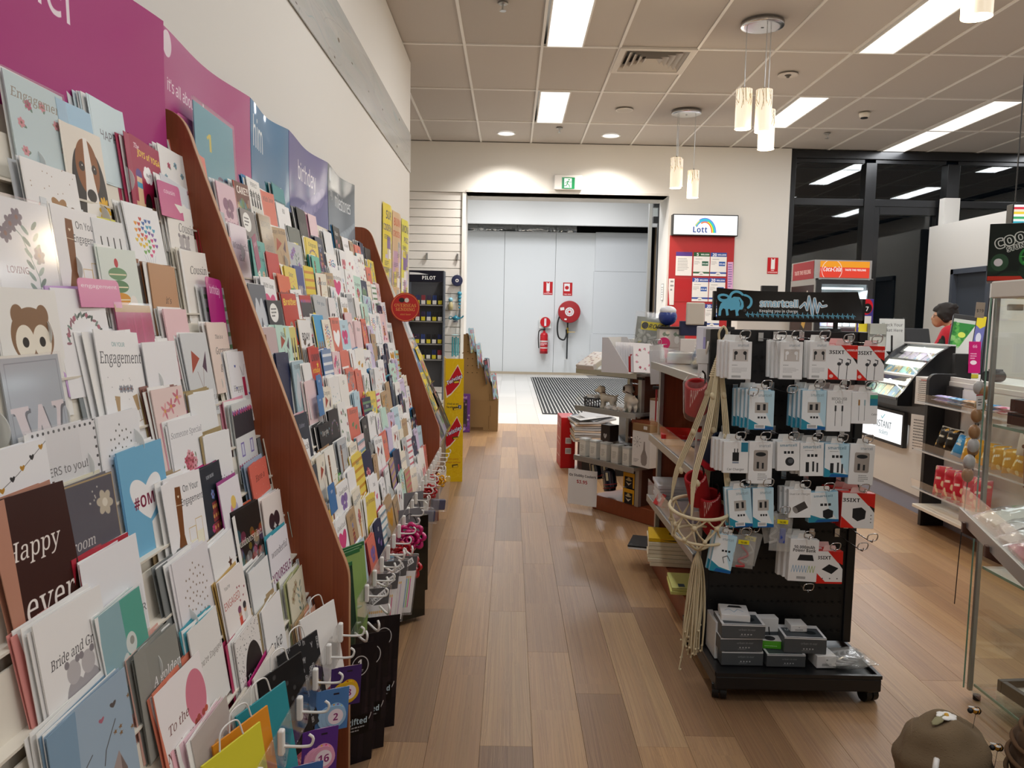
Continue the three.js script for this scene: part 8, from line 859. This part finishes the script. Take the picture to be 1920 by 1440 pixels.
  // check your ticket sign, till, terminal and counter clutter
  const c1 = thing('ticket_sign', 'white check your ticket here sign with a black arrow on the counter', 'sign', [2.83, .9, -5.85], [-.12, -.1, 0]); part(c1, 'sheet', rbox(.18, .36, .004, .002), printed(160, 320, (c) => { rect(c, '#e2e5e2', 0, 0, 160, 320); txt(c, 'Check Your', 80, 40, 27, '#3a3c3c'); txt(c, 'Ticket Here', 80, 76, 27, '#3a3c3c'); rect(c, '#1f2020', 74, 110, 12, 120); poly(c, '#1f2020', [[44, 216], [116, 216], [80, 262]]); }), [0, .2, 0]); part(c1, 'holder', rbox(.19, .37, .002, .001), M.acrylic, [0, .2, .004]); part(c1, 'stand', rbox(.19, .02, .08, .003), M.acrylic, [0, .01, 0]);
  const lf = thing('leaflet_holder', 'grey holder of folded leaflets behind the check ticket sign', 'leaflet holder', [2.72, .9, -5.92]); part(lf, 'body', rbox(.14, .34, .1, .004), S(0x8a8b84, .5), [0, .17, 0]); for (let k = 0; k < 3; k++) part(lf, 'leaflet', rbox(.12, .08, .012, .002), S([0xa5a79e, 0xb5b4aa, 0x97998f][k], .6), [0, .3 - k * .1, .056]);
  const tl = thing('till', 'black till screen and printer on the counter beside the worker', 'till', [3.14, .9, -6.1], [0, .25, 0]); part(tl, 'base', rbox(.2, .05, .2, .006), M.black, [0, .025, 0]); part(tl, 'neck', rbox(.04, .12, .03, .004), M.black, [0, .1, 0]); part(tl, 'screen_back', rbox(.22, .2, .03, .008, 2), M.dark, [0, .21, 0], [-.25, 0, 0]); part(tl, 'printer', rbox(.12, .07, .14, .008, 2), M.black, [-.17, .12, .0]); part(tl, 'paper', rbox(.1, .02, .12, .003), S(0xb9bcbe, .5), [-.17, .165, 0]);
  const tm = thing('terminal', 'tilted black customer screen with green lottery picture and yellow badge', 'screen', [3.08, .9, -5.35], [0, -.35, 0]); part(tm, 'stand', rbox(.12, .1, .1, .006), M.black, [0, .05, 0]); part(tm, 'body', rbox(.2, .34, .05, .008, 2), M.black, [0, .24, 0], [-.3, 0, -.14]); part(tm, 'screen', box(.13, .28, .002), printed(128, 256, (c) => { rect(c, '#cdd5cd', 0, 0, 128, 256); rect(c, '#3f8f4a', 0, 24, 128, 150); for (let i = 0; i < 24; i++) { c.globalAlpha = .5; disc(c, pick(['#6fc05a', '#2f6f3a', '#a9d98a']), rr(0, 128), rr(30, 170), rr(6, 22)); } c.globalAlpha = 1; poly(c, '#d9dcd8', [[128, 30], [128, 256], [20, 256]]); disc(c, '#d9e86a', 60, 100, 22, 18); }, .15), [-.03, .245, .028], [-.3, 0, -.14]); part(tm, 'badge', rbox(.055, .3, .004, .001), printed(64, 256, (c) => { rect(c, '#6a6fb0', 0, 0, 64, 256); poly(c, '#e3d02a', [[0, 0], [64, 0], [64, 56], [32, 76], [0, 56]]); disc(c, '#d9dcec', 30, 130, 18, 30); }), [.07, .26, .026], [-.3, 0, -.14]);
  const pk = thing('brochure', 'magenta leaflet standing in a black holder on the counter', 'leaflet', [2.93, .9, -4.98], [0, -.2, 0]); part(pk, 'card', rbox(.07, .2, .004, .002), printed(96, 256, (c) => { rect(c, '#c41f72', 0, 0, 96, 256); txt(c, '66', 48, 40, 34, '#e9a9cc', sb); scrawl(c, '#f0c9de', 14, 96, 60, 3, 18); disc(c, '#f0dfe8', 40, 170, 26, 18); }), [0, .14, 0], [-.1, 0, 0]); part(pk, 'holder', rbox(.1, .16, .06, .004), M.black, [-.06, .08, -.03]);
  const sp = thing('card_reader', 'black rounded card terminal lying on the counter', 'card reader', [2.9, .9, -4.72], [0, .5, 0]); part(sp, 'body', tf(cyl(.035, .035, .14, 18), [0, .038, 0], [0, 0, 1.57]), M.black); part(sp, 'keys', rbox(.07, .012, .05, .003), M.dark, [.0, .076, .01]); const fg = thing('flag_box', 'small flag printed charity box by the ticket display', 'box', [2.98, .9, -5.12]); part(fg, 'body', rbox(.09, .12, .07, .003), S(0xdedcd4, .5), [0, .06, 0]); part(fg, 'flag', rbox(.08, .04, .002, .001), M.navy, [0, .1, .036]); part(fg, 'yellow_band', rbox(.09, .025, .074, .002), S(0xd8cc3a, .5), [0, .014, 0]);
  const rs = thing('rainbow_sign', 'glowing rainbow striped sign at the picture edge', 'lightbox', [3.32, 1.92, -5.0], [0, -.12, 0]); const rp = cv(160, 160, (c) => { ['#fff', '#e23a4a', '#f6e9d0', '#f2d23a', '#fff', '#3fae6a', '#eaf4ee', '#2fb0c4', '#fff', '#8a6fd0'].forEach((q, i) => rect(c, q, 0, i * 16, 160, 16)); }); part(rs, 'case', rbox(.42, .16, .08, .004), M.black); part(rs, 'face', box(.405, .145, .003), new THREE.MeshStandardMaterial({ color: 0x222222, emissive: 0xffffff, emissiveMap: rp, emissiveIntensity: 1.1 }), [0, 0, .042]); part(rs, 'hanger', merge([tf(cyl(.004, .004, 1.46, 6), [-.18, .81, 0]), tf(cyl(.004, .004, 1.46, 6), [.18, .81, 0])]), M.black);
}
{ // confectionery stand on the counter front
  const t = thing('sweets_stand', 'black-ended slat stand of sweets against the counter front', 'display stand', [2.62, 0, -4.0]); const ep = new THREE.Shape(); ep.moveTo(-.06, 0); ep.lineTo(-.06, .9); ep.quadraticCurveTo(-.05, .94, -.01, .94); ep.lineTo(.1, .94); ep.lineTo(.1, 0); ep.closePath(); part(t, 'end_panel', ext(ep, .03, .002), M.black, [0, 0, -.83]);
  for (let i = 0; i < 8; i++) part(t, 'slat', rbox(.02, .1, 1.5, .002), M.white, [.075, .12 + i * .108, -.05]); part(t, 'foot_ledge', rbox(.2, .02, 1.5, .003), M.cream, [-.02, .13, -.05]);
  for (const [y, a] of [[.76, 0], [.47, 0], [.235, 0]]) { part(t, 'tray', merge([tf(box(.2, .004, 1.5), [-.03, y, -.05], [0, 0, -.1]), tf(box(.003, .06, 1.5), [-.13, y + .035, -.05], [0, 0, .25])]), M.acrylic); part(t, 'tray_edge', box(.006, .008, 1.5), S(0xcfd0cf, .3), [-.13, y + .008, -.05]); }
  const wr = (c, c2) => printed(96, 64, (g) => { rect(g, c, 0, 0, 96, 64); for (let i = 0; i < 8; i++) disc(g, c2, rr(0, 96), rr(0, 64), rr(4, 14), rr(3, 8)); scrawl(g, '#f2ecd8', 20, 26, 56, 1, 14); }, .25);
  const W2 = { lilac: wr('#b9b0e0', '#e0d6ee'), blue: wr('#3f8fc4', '#a9d3e8'), kraft: wr('#b98a52', '#6a4a2a'), caramel: wr('#8a5a2a', '#e0b86a'), pink: wr('#e3b0c0', '#c44a6a'), gold: wr('#c9962e', '#f2dfa0'), red: wr('#c42a3a', '#e8c9a0'), black: wr('#1f1a14', '#c99a3a') };
  [['lilac', -4.66], ['lilac', -4.6], ['blue', -4.52], ['blue', -4.46], ['kraft', -4.38], ['kraft', -4.32], ['caramel', -4.26], ['blue', -4.18], ['pink', -4.08], ['pink', -3.98], ['pink', -3.88]].forEach(([c, z], i) => { for (let k = 0; k < 2; k++) { const b = thing('chocolate_bar', `${c} wrapped bar on the top sweets tray, ${ORD[i]} from the black end panel${k ? ', upper layer' : ''}`, 'chocolate bar', [2.585, .79 + k * .022, z + k * .01], [0, .08, -.12]); part(b, 'wrapper', tf(pouch(.13, .05, .022), [0, 0, 0], [-1.57, 0, 0]), W2[c]); part(b, 'crimp', merge([tf(box(.012, .003, .05), [.066, 0, 0]), tf(box(.012, .003, .05), [-.066, 0, 0])]), M.alu); } });
  for (let i = 0; i < 9; i++) { const c = i < 2 ? 'black' : i < 3 ? 'blue' : 'gold'; const b = thing('sweet_bag', `${c} sweet bag on the middle tray, ${ORD[i]} from the black end panel`, 'sweet bag', [2.59, .55 + (i < 2 ? .02 : 0), -4.64 + i * .09], [-.3, -1.2, rr(-.2, .2)]); part(b, 'wrapper', pouch(.1, .13, .05), W2[c]); part(b, 'crimp', box(.095, .012, .003), M.alu, [0, .064, 0]); }
  for (let i = 0; i < 5; i++) { const b = thing('sweet_bag', `red sweet bag on the lowest tray, ${ORD[i]} from the black end panel`, 'sweet bag', [2.59, .32, -4.64 + i * .1], [-.2, -1.2, rr(-.1, .1)]); part(b, 'wrapper', pouch(.11, .16, .05), W2.red); part(b, 'crimp', box(.1, .012, .003), W2.pink, [0, .078, 0]); }
  [['#8a5f52', 'brown snack pouch reading bites seen through the glass cabinet'], ['#d8a04a', 'orange and pink snack pouch seen through the glass cabinet'], ['#d9d2c4', 'pale snack pouch behind the two coloured pouches']].forEach(([c, l], i) => { const b = thing('snack_pouch', l, 'snack pouch', [2.56, .58 + (i === 2 ? .14 : 0), -3.74 + i * .16 - (i === 2 ? .36 : 0)], [-.1, -.7, .06 - i * .08]); part(b, 'pouch', pouch(.15, .23, .06), printed(128, 192, (g) => { rect(g, c, 0, 0, 128, 192); disc(g, '#2a2320', 64, 42, 34, 18); rect(g, '#ece6d6', 16, 70, 96, 50); txt(g, ['bites', 'crispy', 'clusters'][i], 64, 95, 28, '#4a3a30', sb); if (i === 1) rect(g, '#c4406a', 0, 150, 128, 42); for (let q = 0; q < 6; q++) disc(g, '#5a4030', rr(20, 110), rr(130, 180), 8); })); part(b, 'crimp', box(.14, .014, .003), M.cream, [0, .115, 0]); });
}
// ---------- glass cabinet, toy box, shell string ----------
{
  const t = thing('glass_cabinet', 'tall glass display cabinet at the picture edge with a cream top', 'glass cabinet', [1.555, 0, -2.55]);
  part(t, 'pane', box(.006, 1.3, .95), M.glass, [0, .68, .475]); part(t, 'pane', box(.9, 1.3, .006), M.glass, [.45, .68, 0]); part(t, 'corner_post', rbox(.014, 1.31, .014, .002), M.alu, [.004, .68, .004]); part(t, 'corner_strip', box(.004, 1.3, .003), M.glassEdge, [-.012, .68, -.004]); part(t, 'top', rbox(.94, .055, .98, .006), S(0xd9d2c6, .45), [.46, 1.355, .475]); part(t, 'floor_pane', box(.9, .008, .94), M.glass, [.455, .02, .475]); for (const [x, z] of [[.02, .02], [.88, .02], [.02, .93], [.88, .93]]) part(t, 'foot', cyl(.012, .012, .016, 12), M.black, [x, .008, z]); part(t, 'lock', rbox(.05, .02, .01, .003), M.alu, [.06, 1.3, .008]);
  for (const y of [.92, .45, .05]) { const s = part(t, 'glass_shelf', box(.88, .008, .9), M.glass, [.45, y, .47]); mesh('shelf_edge', box(.003, .0085, .9), M.glassEdge, s, [-.4415, 0, 0]); }
  const f = (y, z, l) => { const q = thing('framed_picture', l, 'framed picture', [1.79, y, z], [0, .1, 0]); part(q, 'frame', merge([tf(rbox(.34, .04, .02, .003), [0, .02, .12]), tf(rbox(.34, .04, .02, .003), [0, .02, -.12]), tf(rbox(.02, .04, .22, .003), [.16, .02, 0]), tf(rbox(.02, .04, .22, .003), [-.16, .02, 0])]), M.black); part(q, 'mount', box(.3, .006, .22), printed(160, 120, (g) => { rect(g, '#d9d4cb', 0, 0, 160, 120); rect(g, '#2a2a2c', 22, 16, 116, 88); poly(g, '#cfc9c2', [[40, 90], [80, 40], [120, 90]]); }), [0, .014, 0]); };
  f(.055, -2.37, 'black framed picture lying flat low in the glass cabinet, farther one'); f(.055, -2.1, 'black framed picture lying flat low in the glass cabinet, nearer one'); f(.925, -2.42, 'black tray frame on the upper glass shelf'); f(.968, -2.41, 'second black tray frame stacked on the upper glass shelf');
  const b = thing('toy_car_box', 'black toy car box with green wheels on top of the glass cabinet', 'toy box', [1.66, 1.384, -2.53], [0, -.55, 0]); part(b, 'carton', rbox(.3, .185, .16, .002), S(0x161a17, .4), [.02, .0925, -.08]); part(b, 'front_print', box(.296, .181, .001), printed(480, 290, (g) => { rect(g, '#1a211c', 0, 0, 480, 290); for (let i = 0; i < 12; i++) { g.globalAlpha = .2; disc(g, '#2f5a3a', rr(0, 480), rr(80, 290), 60, 30); } g.globalAlpha = 1; for (const [x, y, a, q] of [[170, 168, 34, 46], [268, 190, 36, 60], [330, 160, 22, 48]]) { disc(g, '#2f7f3a', x, y, a, q, .1); disc(g, '#173a1e', x, y, a * .66, q * .66); for (let i = 0; i < 6; i++) stroke(g, '#4fae4f', 5, [[x, y], [x + a * .8 * Math.cos(i * 1.05), y + q * .8 * Math.sin(i * 1.05)]]); } rect(g, '#2f4f38', 210, 130, 90, 34); g.save(); g.translate(110, 80); g.rotate(-.32); txt(g, 'COOL', 0, 0, 66, '#1a211c', { ...sb, s: '#d6d9d2', sw: 10 }); txt(g, 'STUNT CAR', 40, 40, 32, '#1a211c', { ...sb, s: '#d6d9d2', sw: 6 }); g.restore(); disc(g, '#33503a', 52, 196, 40, 44); disc(g, '#d9d4d6', 46, 196, 20); poly(g, '#d8d02a', [[300, 50], [380, 26], [380, 36], [300, 62]]); poly(g, '#d8d02a', [[296, 72], [380, 48], [380, 58], [296, 84]]); poly(g, '#c43a2a', [[0, 266], [150, 266], [168, 290], [0, 290]]); }, .3), [.02, .0925, .0005]); part(b, 'lid_flap', rbox(.2, .003, .12, .001), S(0x222622, .5), [-.01, .187, -.08], [0, 0, .03]);
  const s = thing('shell_string', 'string of white and brown egg-shaped shells hanging before the glass cabinet', 'shell string', [1.53, 0, -2.6]); const egg = (k) => tf(sph(.018, 14, 12), null, null, [1, 1.35, 1]); part(s, 'cord', tube([[.035, 1.33, 0], [.03, 1.2, .0], [.02, 1.0, .005], [.01, .8, 0], [-.005, .5, 0], [-.01, .3, 0]], .0016, 30, 5), M.black); part(s, 'cord', tube([[.04, 1.33, .01], [.036, 1.15, .01], [.024, .95, .01], [.014, .75, .01]], .0016, 20, 5), M.black);
  [[.022, 1.035, 1], [.034, 1.02, 0], [.03, .975, 2], [.012, .945, 0], [.026, .935, 1], [.008, .89, 0], [.02, .885, 1], [.008, .845, 1], [.016, .83, 0], [-.002, .79, 1], [.006, .78, 1], [-.004, .745, 0]].forEach(([x, y, k], i) => part(s, 'shell', egg(), S([0xa07850, 0xb9b8b6, 0xb09a72][k], .35), [x, y, (i % 2) * .014])); part(s, 'price_tag', rbox(.024, .05, .0015, .001), printed(48, 96, (g) => { rect(g, '#ece6e2', 0, 0, 48, 96); rect(g, '#b3242c', 0, 0, 48, 8); scrawl(g, '#555', 10, 30, 28, 3, 16, .4); }), [.014, .99, .024], [0, 0, .08]); part(s, 'kraft_tag', rbox(.03, .05, .0015, .001), printed(48, 80, (g) => { rect(g, '#cdbfae', 0, 0, 48, 80); txt(g, '$19', 24, 44, 22, '#333'); }), [.0, 1.29, .012], [0, 0, -.05]);
}
{ // sloping clear tray in front of the cabinet
  const a = 1.258, t = thing('clear_tray', 'grey metal shelf with tall clear front and wrapped goods near the camera', 'display shelf', [1.3, .66, -2.07], [0, a - Math.PI, 0]);
  part(t, 'shelf', rbox(.72, .012, .3, .002), M.grey, [0, 0, -.15]); part(t, 'lip', rbox(.72, .04, .008, .002), M.alu, [0, -.004, .002]); part(t, 'clear_front', rbox(.72, .07, .003, .001), M.acrylic, [0, .05, -.002]); part(t, 'clear_end', ext(shape([[0, 0], [-.3, 0], [-.3, .08], [-.03, .15], [0, .14]]), .003), M.acrylic, [-.36, 0, 0], [0, -Math.PI / 2, 0]); for (const x of [-.26, -.0]) part(t, 'bracket', ext(shape([[.012, 0], [-.26, 0], [-.26, -.07], [-.02, -.04], [.012, -.026]]), .016, .003), M.brownDark, [x, -.012, 0], [0, -Math.PI / 2, 0]);
  const onT = (x, y, z) => { const v = new THREE.Vector3(x, y, z).applyAxisAngle(new THREE.Vector3(0, 1, 0), a - Math.PI); return [1.3 + v.x, .66 + v.y, -2.07 + v.z]; };
  for (const [x, z, c, l, r] of [[-.22, -.12, 0xcdd2c4, 'pale green card set in crinkled wrap on the clear shelf, far end', .1], [-.08, -.13, 0xd6d8d0, 'pale card set in crinkled wrap, second on the clear shelf', -.1], [.04, -.11, 0xd2d5cc, 'pale card set in crinkled wrap, third on the clear shelf', .2], [.14, -.1, 0xb02a5c, 'crimson wrapped card set with white lettering on the clear shelf', 0]]) { const q = thing('card_set', l, 'card set', onT(x, .03, z), [0, a - Math.PI + r, 0]); part(q, 'cards', rbox(.13, .02, .17, .003), c === 0xb02a5c ? printed(128, 160, (g) => { rect(g, '#a82a5a', 0, 0, 128, 160); txt(g, 'Kiss', 64, 80, 50, '#e6c9d4', sc); heart(g, '#e6c9d4', 30, 40, 10); }) : S(c, .5), null, [.25, 0, 0]); part(q, 'wrap', tf(pouch(.16, .2, .06), null, [-1.35, 0, 0]), M.sleeve); }
}
{ // foreground corner: moss hives with bees and flowers, hook and clear stand
  const rough = (r, h, seed0) => { const g = new THREE.SphereGeometry(r, 48, 32), p = g.attributes.position; for (let i = 0; i < p.count; i++) { const x = p.getX(i), y = p.getY(i), z = p.getZ(i), k = 1 + .035 * Math.sin(x * 70 + seed0) * Math.cos(y * 60) + .03 * Math.sin(z * 90 + y * 50) + .03 * Math.sin(y * 130 + Math.atan2(z, x) * 2); p.setXYZ(i, x * k, y * k * h, z * k); } g.computeVertexNormals(); return g; };
  const hm = S(0x6e5c44, .95, { bumpMap: grain, bumpScale: .004 });
  [[.935, .31, -1.6, .093, 'brown felt hive with a white flower at the bottom picture edge, farther one'], [.95, .285, -1.43, .08, 'brown felt hive with a white flower, nearer one'], [1.15, .35, -1.5, .12, 'large dark woven hive at the bottom picture corner']].forEach(([x, y, z, r, l], i) => { const t = thing('felt_hive', l, 'ornament', [x, y, z]); part(t, 'body', rough(r, 1.15, i * 3), i === 2 ? S(0x4a3520, .95) : hm); if (i < 2) { const f = part(t, 'flower', merge([...Array(6)].map((_, k) => tf(sph(.009, 8, 6), [.011 * Math.cos(k * 1.05), r * 1.16, .011 * Math.sin(k * 1.05)], null, [1.2, .35, 1]))), M.white); mesh('flower_centre', sph(.005, 8, 6), S(0xd9a83a, .6), f, [0, r * 1.18, 0]); part(t, 'leaf', tf(sph(.012, 8, 6), [-.022, r * 1.12, .01], [0, .5, .3], [1.8, .3, .8]), S(0x8a8462, .8)); } else { const w = []; for (let k = 0; k < 12; k++) w.push(tf(new THREE.TorusGeometry(r * Math.cos((k - 5.5) * .24) * 1.04, .005, 6, 40), [0, r * 1.15 * Math.sin((k - 5.5) * .24), 0], [1.57, 0, 0])); part(t, 'weave', merge(w), S(0x5d4228, .95)); } });
  for (const [x, y, z, l] of [[.997, .431, -1.6, 'tiny bee ornament on a wire above the farther felt hive'], [1.023, .373, -1.56, 'tiny bee ornament against the farther felt hive']]) { const t = thing('bee_ornament', l, 'ornament', [x, y, z], [0, .3, -.15]); part(t, 'body', tf(sph(.008, 10, 8), null, null, [1.8, .8, .8]), S(0xc98a1c, .5)); part(t, 'stripes', merge([0, 1].map((k) => tf(new THREE.TorusGeometry(.0062, .0016, 6, 14), [-.002 + k * .007, 0, 0], [0, 1.57, 0]))), M.black); part(t, 'wings', merge([-1, 1].map((k) => tf(sph(.006, 8, 6), [-.006, .005, .005 * k], [0, .4 * k, 0], [1.6, .2, .8]))), M.frost); part(t, 'head', sph(.006, 8, 6), M.black, [-.016, 0, 0]); part(t, 'wire', cyl(.0006, .0006, .1, 4), M.dark, [0, -.05, 0]); }
  const c = thing('clear_stand', 'clear acrylic stand with a white hook at the bottom picture edge', 'display stand', [.892, .24, -1.6]); part(c, 'plate', ext(shape([[-.03, -.02], [-.03, .19], [-.022, .19], [.04, .05], [.04, -.02]]), .004), M.acrylic); part(c, 'hook', tf(hookGeo, [.0, .1, .06], [0, -.6, 0], 1.6), M.white); part(c, 'post', rbox(.022, .16, .014, .005, 2), M.white, [.04, .06, .05]); part(c, 'cards', merge([0, 1, 2].map((k) => tf(box(.05, .1, .001), [.0, .02, .02 + k * .01], [-.2, .3, .1]))), S(0xb59a2e, .5)); const tb = thing('gift_table', 'low dark table carrying the felt hives, below the picture', 'table', [1.1, 0, -1.45]); part(tb, 'top', rbox(.48, .02, .48, .004), M.brownDark, [0, .2, 0]); for (const [x, z] of [[-.2, -.2], [.2, -.2], [-.2, .2], [.2, .2]]) part(tb, 'leg', rbox(.04, .19, .04, .003), M.brownDark, [x, .095, z]);
}
// ---------- worker seated at the counter ----------
{
  const st = thing('stool', 'backless stool under the worker, hidden behind the counter', 'stool', [3.72, 0, -6.5]); part(st, 'seat', lathe([[0, .55], [.17, .55], [.18, .57], [.17, .6], [0, .605]], 28), M.black); part(st, 'post', cyl(.03, .03, .54, 14), M.steel, [0, .27, 0]); part(st, 'base', lathe([[0, 0], [.22, 0], [.2, .02], [.03, .05], [0, .05]], 28), M.black);
  const p = thing('person', 'person with short dark hair and glasses in a red polo shirt behind the counter', 'person', [3.72, .11, -6.5], [0, .55, 0]); // faces -z
  const arm = (s) => [[[.155 * s, 1.07, -.03], [.215 * s, .86, -.1], .05, .04], [[.215 * s, .86, -.1], [.13 * s, .9, -.32], .038, .028]];
  const torso = [[[0, .6, 0], [0, .78, -.01], .125, .115], [[0, .78, -.01], [0, 1.0, -.05], .115, .125], [[-.12, 1.05, -.035], [.12, 1.05, -.035], .062, .062]];
  const hc = [.0, 1.2, -.17], hand = (s) => { const w = [.13 * s, .9, -.32], k = [.11 * s, .9, -.4], o = [[w, k, .026, .024]]; for (let i = 0; i < 4; i++) { const b = [k[0] + (i - 1.5) * .018, .902, -.405], L = [.03, .036, .033, .026][i]; o.push([b, [b[0], .905, b[2] - L], .0085, .008], [[b[0], .905, b[2] - L], [b[0], .892, b[2] - L * 1.8], .008, .007]); } o.push([[w[0] - .02 * s, .9, -.35], [w[0] - .045 * s, .9, -.385], .011, .009], [[w[0] - .045 * s, .9, -.385], [w[0] - .048 * s, .895, -.412], .009, .008]); return o; };
  const legs = [-1, 1].flatMap((s) => [[[.085 * s, .58, -.02], [.11 * s, .56, -.4], .085, .062], [[.11 * s, .56, -.4], [.11 * s, .12, -.38], .058, .04], [[.11 * s, .05, -.36], [.12 * s, .04, -.5], .042, .034]]);
  const yaw = .5, KH = .84, hp = (x, y, z) => [hc[0] + KH * (x * Math.cos(yaw) + z * Math.sin(yaw)), hc[1] + KH * y, hc[2] + KH * (z * Math.cos(yaw) - x * Math.sin(yaw))], shr = (l) => l.map((b) => [b[0], b[1], b[2] * KH, b[3] * KH]); // head turned further to its left
  const skin = S(0xb98a6c, .6), head = [[hp(0, .03, .01), hp(0, .0, -.015), .088, .08], [hp(0, -.02, -.04), hp(0, -.065, -.055), .058, .042], [hp(0, .0, -.09), hp(0, -.022, -.104), .01, .013], [hp(0, -.055, -.086), hp(0, -.056, -.088), .018, .016], [hp(.085, -.005, .0), hp(.088, -.03, .0), .014, .01], [hp(-.085, -.005, .0), hp(-.088, -.03, .0), .014, .01], [[0, 1.08, -.05], hp(0, -.03, .02), .056, .05]];
  blob([...torso.map((b) => [b[0], b[1], b[2] - .012, b[3] - .012]), ...legs.map((b) => [b[0], b[1], b[2] - .008, b[3] - .008]), ...arm(1), ...arm(-1), ...hand(1), ...hand(-1), ...shr(head)], .0105, skin, 'body', p, { k: .014 });
  const sp = cv(256, 256, (g) => { rect(g, '#b3172a', 0, 0, 256, 256); rect(g, '#d8a9ac', 60, 74, 130, 2); rect(g, '#f0e4e4', 108, 52, 36, 8); ['THANK YOU', 'HELLO AND', 'TAKE CARE'].forEach((s, i) => txt(g, s, 126, 102 + i * 24, 22, '#efe2e2', { ...sb, w: 130 })); });
  blob([...torso, [[.15, 1.06, -.035], [.2, .92, -.08], .062, .058], [[-.15, 1.06, -.035], [-.2, .92, -.08], .062, .058], [[0, 1.1, -.04], [0, 1.125, -.045], .062, .058]], .0105, TX(sp, .8), 'polo_shirt', p, { k: .03, cut: (x, y) => Math.max(y - 1.145, .56 - y), uv: (x, y, z, nz) => nz > -.1 ? [.5 + x / .44, (y - .8) / .44] : [.02, .98] });
  blob(legs.slice(0, 2).concat(legs.slice(3, 5), [[[-.07, .6, 0], [.07, .6, 0], .13, .13]]), .014, S(0x1b1c22, .85), 'trousers', p, { k: .02, cut: (x, y) => y - .68 }); part(p, 'shoe', tf(rbox(.09, .08, .22, .03, 3), [.115, .04, -.43]), M.black); part(p, 'shoe', tf(rbox(.09, .08, .22, .03, 3), [-.115, .04, -.43]), M.black);
  const hb = [[hp(0, .045, .02), hp(0, .03, .03), .098, .096], [hp(0, .06, -.03), hp(0, .055, -.055), .06, .05], [hp(.06, .02, -.02), hp(.07, -.03, .02), .042, .032], [hp(-.06, .02, -.02), hp(-.07, -.03, .02), .042, .032], [hp(0, -.03, .06), hp(0, -.07, .055), .05, .035]]; for (let i = 0; i < 16; i++) { const a = i * 2.4, q = .074 + .006 * (i % 3); hb.push([hp(q * Math.cos(a), .06 + .04 * Math.sin(i), q * Math.sin(a) * .9 + .03), hp(q * 1.08 * Math.cos(a), .045 + .05 * Math.sin(i), q * 1.08 * Math.sin(a) + .03), .028, .016]); }
  blob(shr(hb), .0045, S(0x1a1512, .75), 'hair', p, { k: .01, cut: (x, y, z) => { const c = Math.cos(-yaw), s2 = Math.sin(-yaw), lx = (x - hc[0]) * c + (z - hc[2]) * s2, lz = -(x - hc[0]) * s2 + (z - hc[2]) * c, ly = y - hc[1]; return -Math.max(lz + .056 + Math.max(0, ly - .034) * 3, -.2 - lz); } });
  const gl = []; for (const s of [-1, 1]) { gl.push(tf(new THREE.TorusGeometry(.017, .002, 6, 22), hp(.03 * s, .005, -.09), [0, yaw, 0], [1.1, .85, 1])); gl.push(tube([hp(.052 * s, .008, -.088), hp(.078 * s, .008, -.05), hp(.088 * s, .004, .0)], .002, 10, 5)); part(p, 'eye', tf(sph(.009, 12, 10), hp(.03 * s, .004, -.074)), S(0xe8e2da, .3)); part(p, 'iris', tf(sph(.0048, 10, 8), hp(.03 * s, .002, -.081)), S(0x2a1a12, .3)); } gl.push(tube([hp(-.01, .008, -.094), hp(0, .011, -.097), hp(.01, .008, -.094)], .002, 8, 5)); part(p, 'glasses', merge(gl), M.black); part(p, 'mouth', tube([hp(-.022, -.05, -.097), hp(0, -.052, -.104), hp(.022, -.05, -.097)], .003, 10, 6), S(0x8a4a42, .5));
}
scene.traverse((o) => { if (o.userData2) delete o.userData2; });
renderer.render(scene, camera);
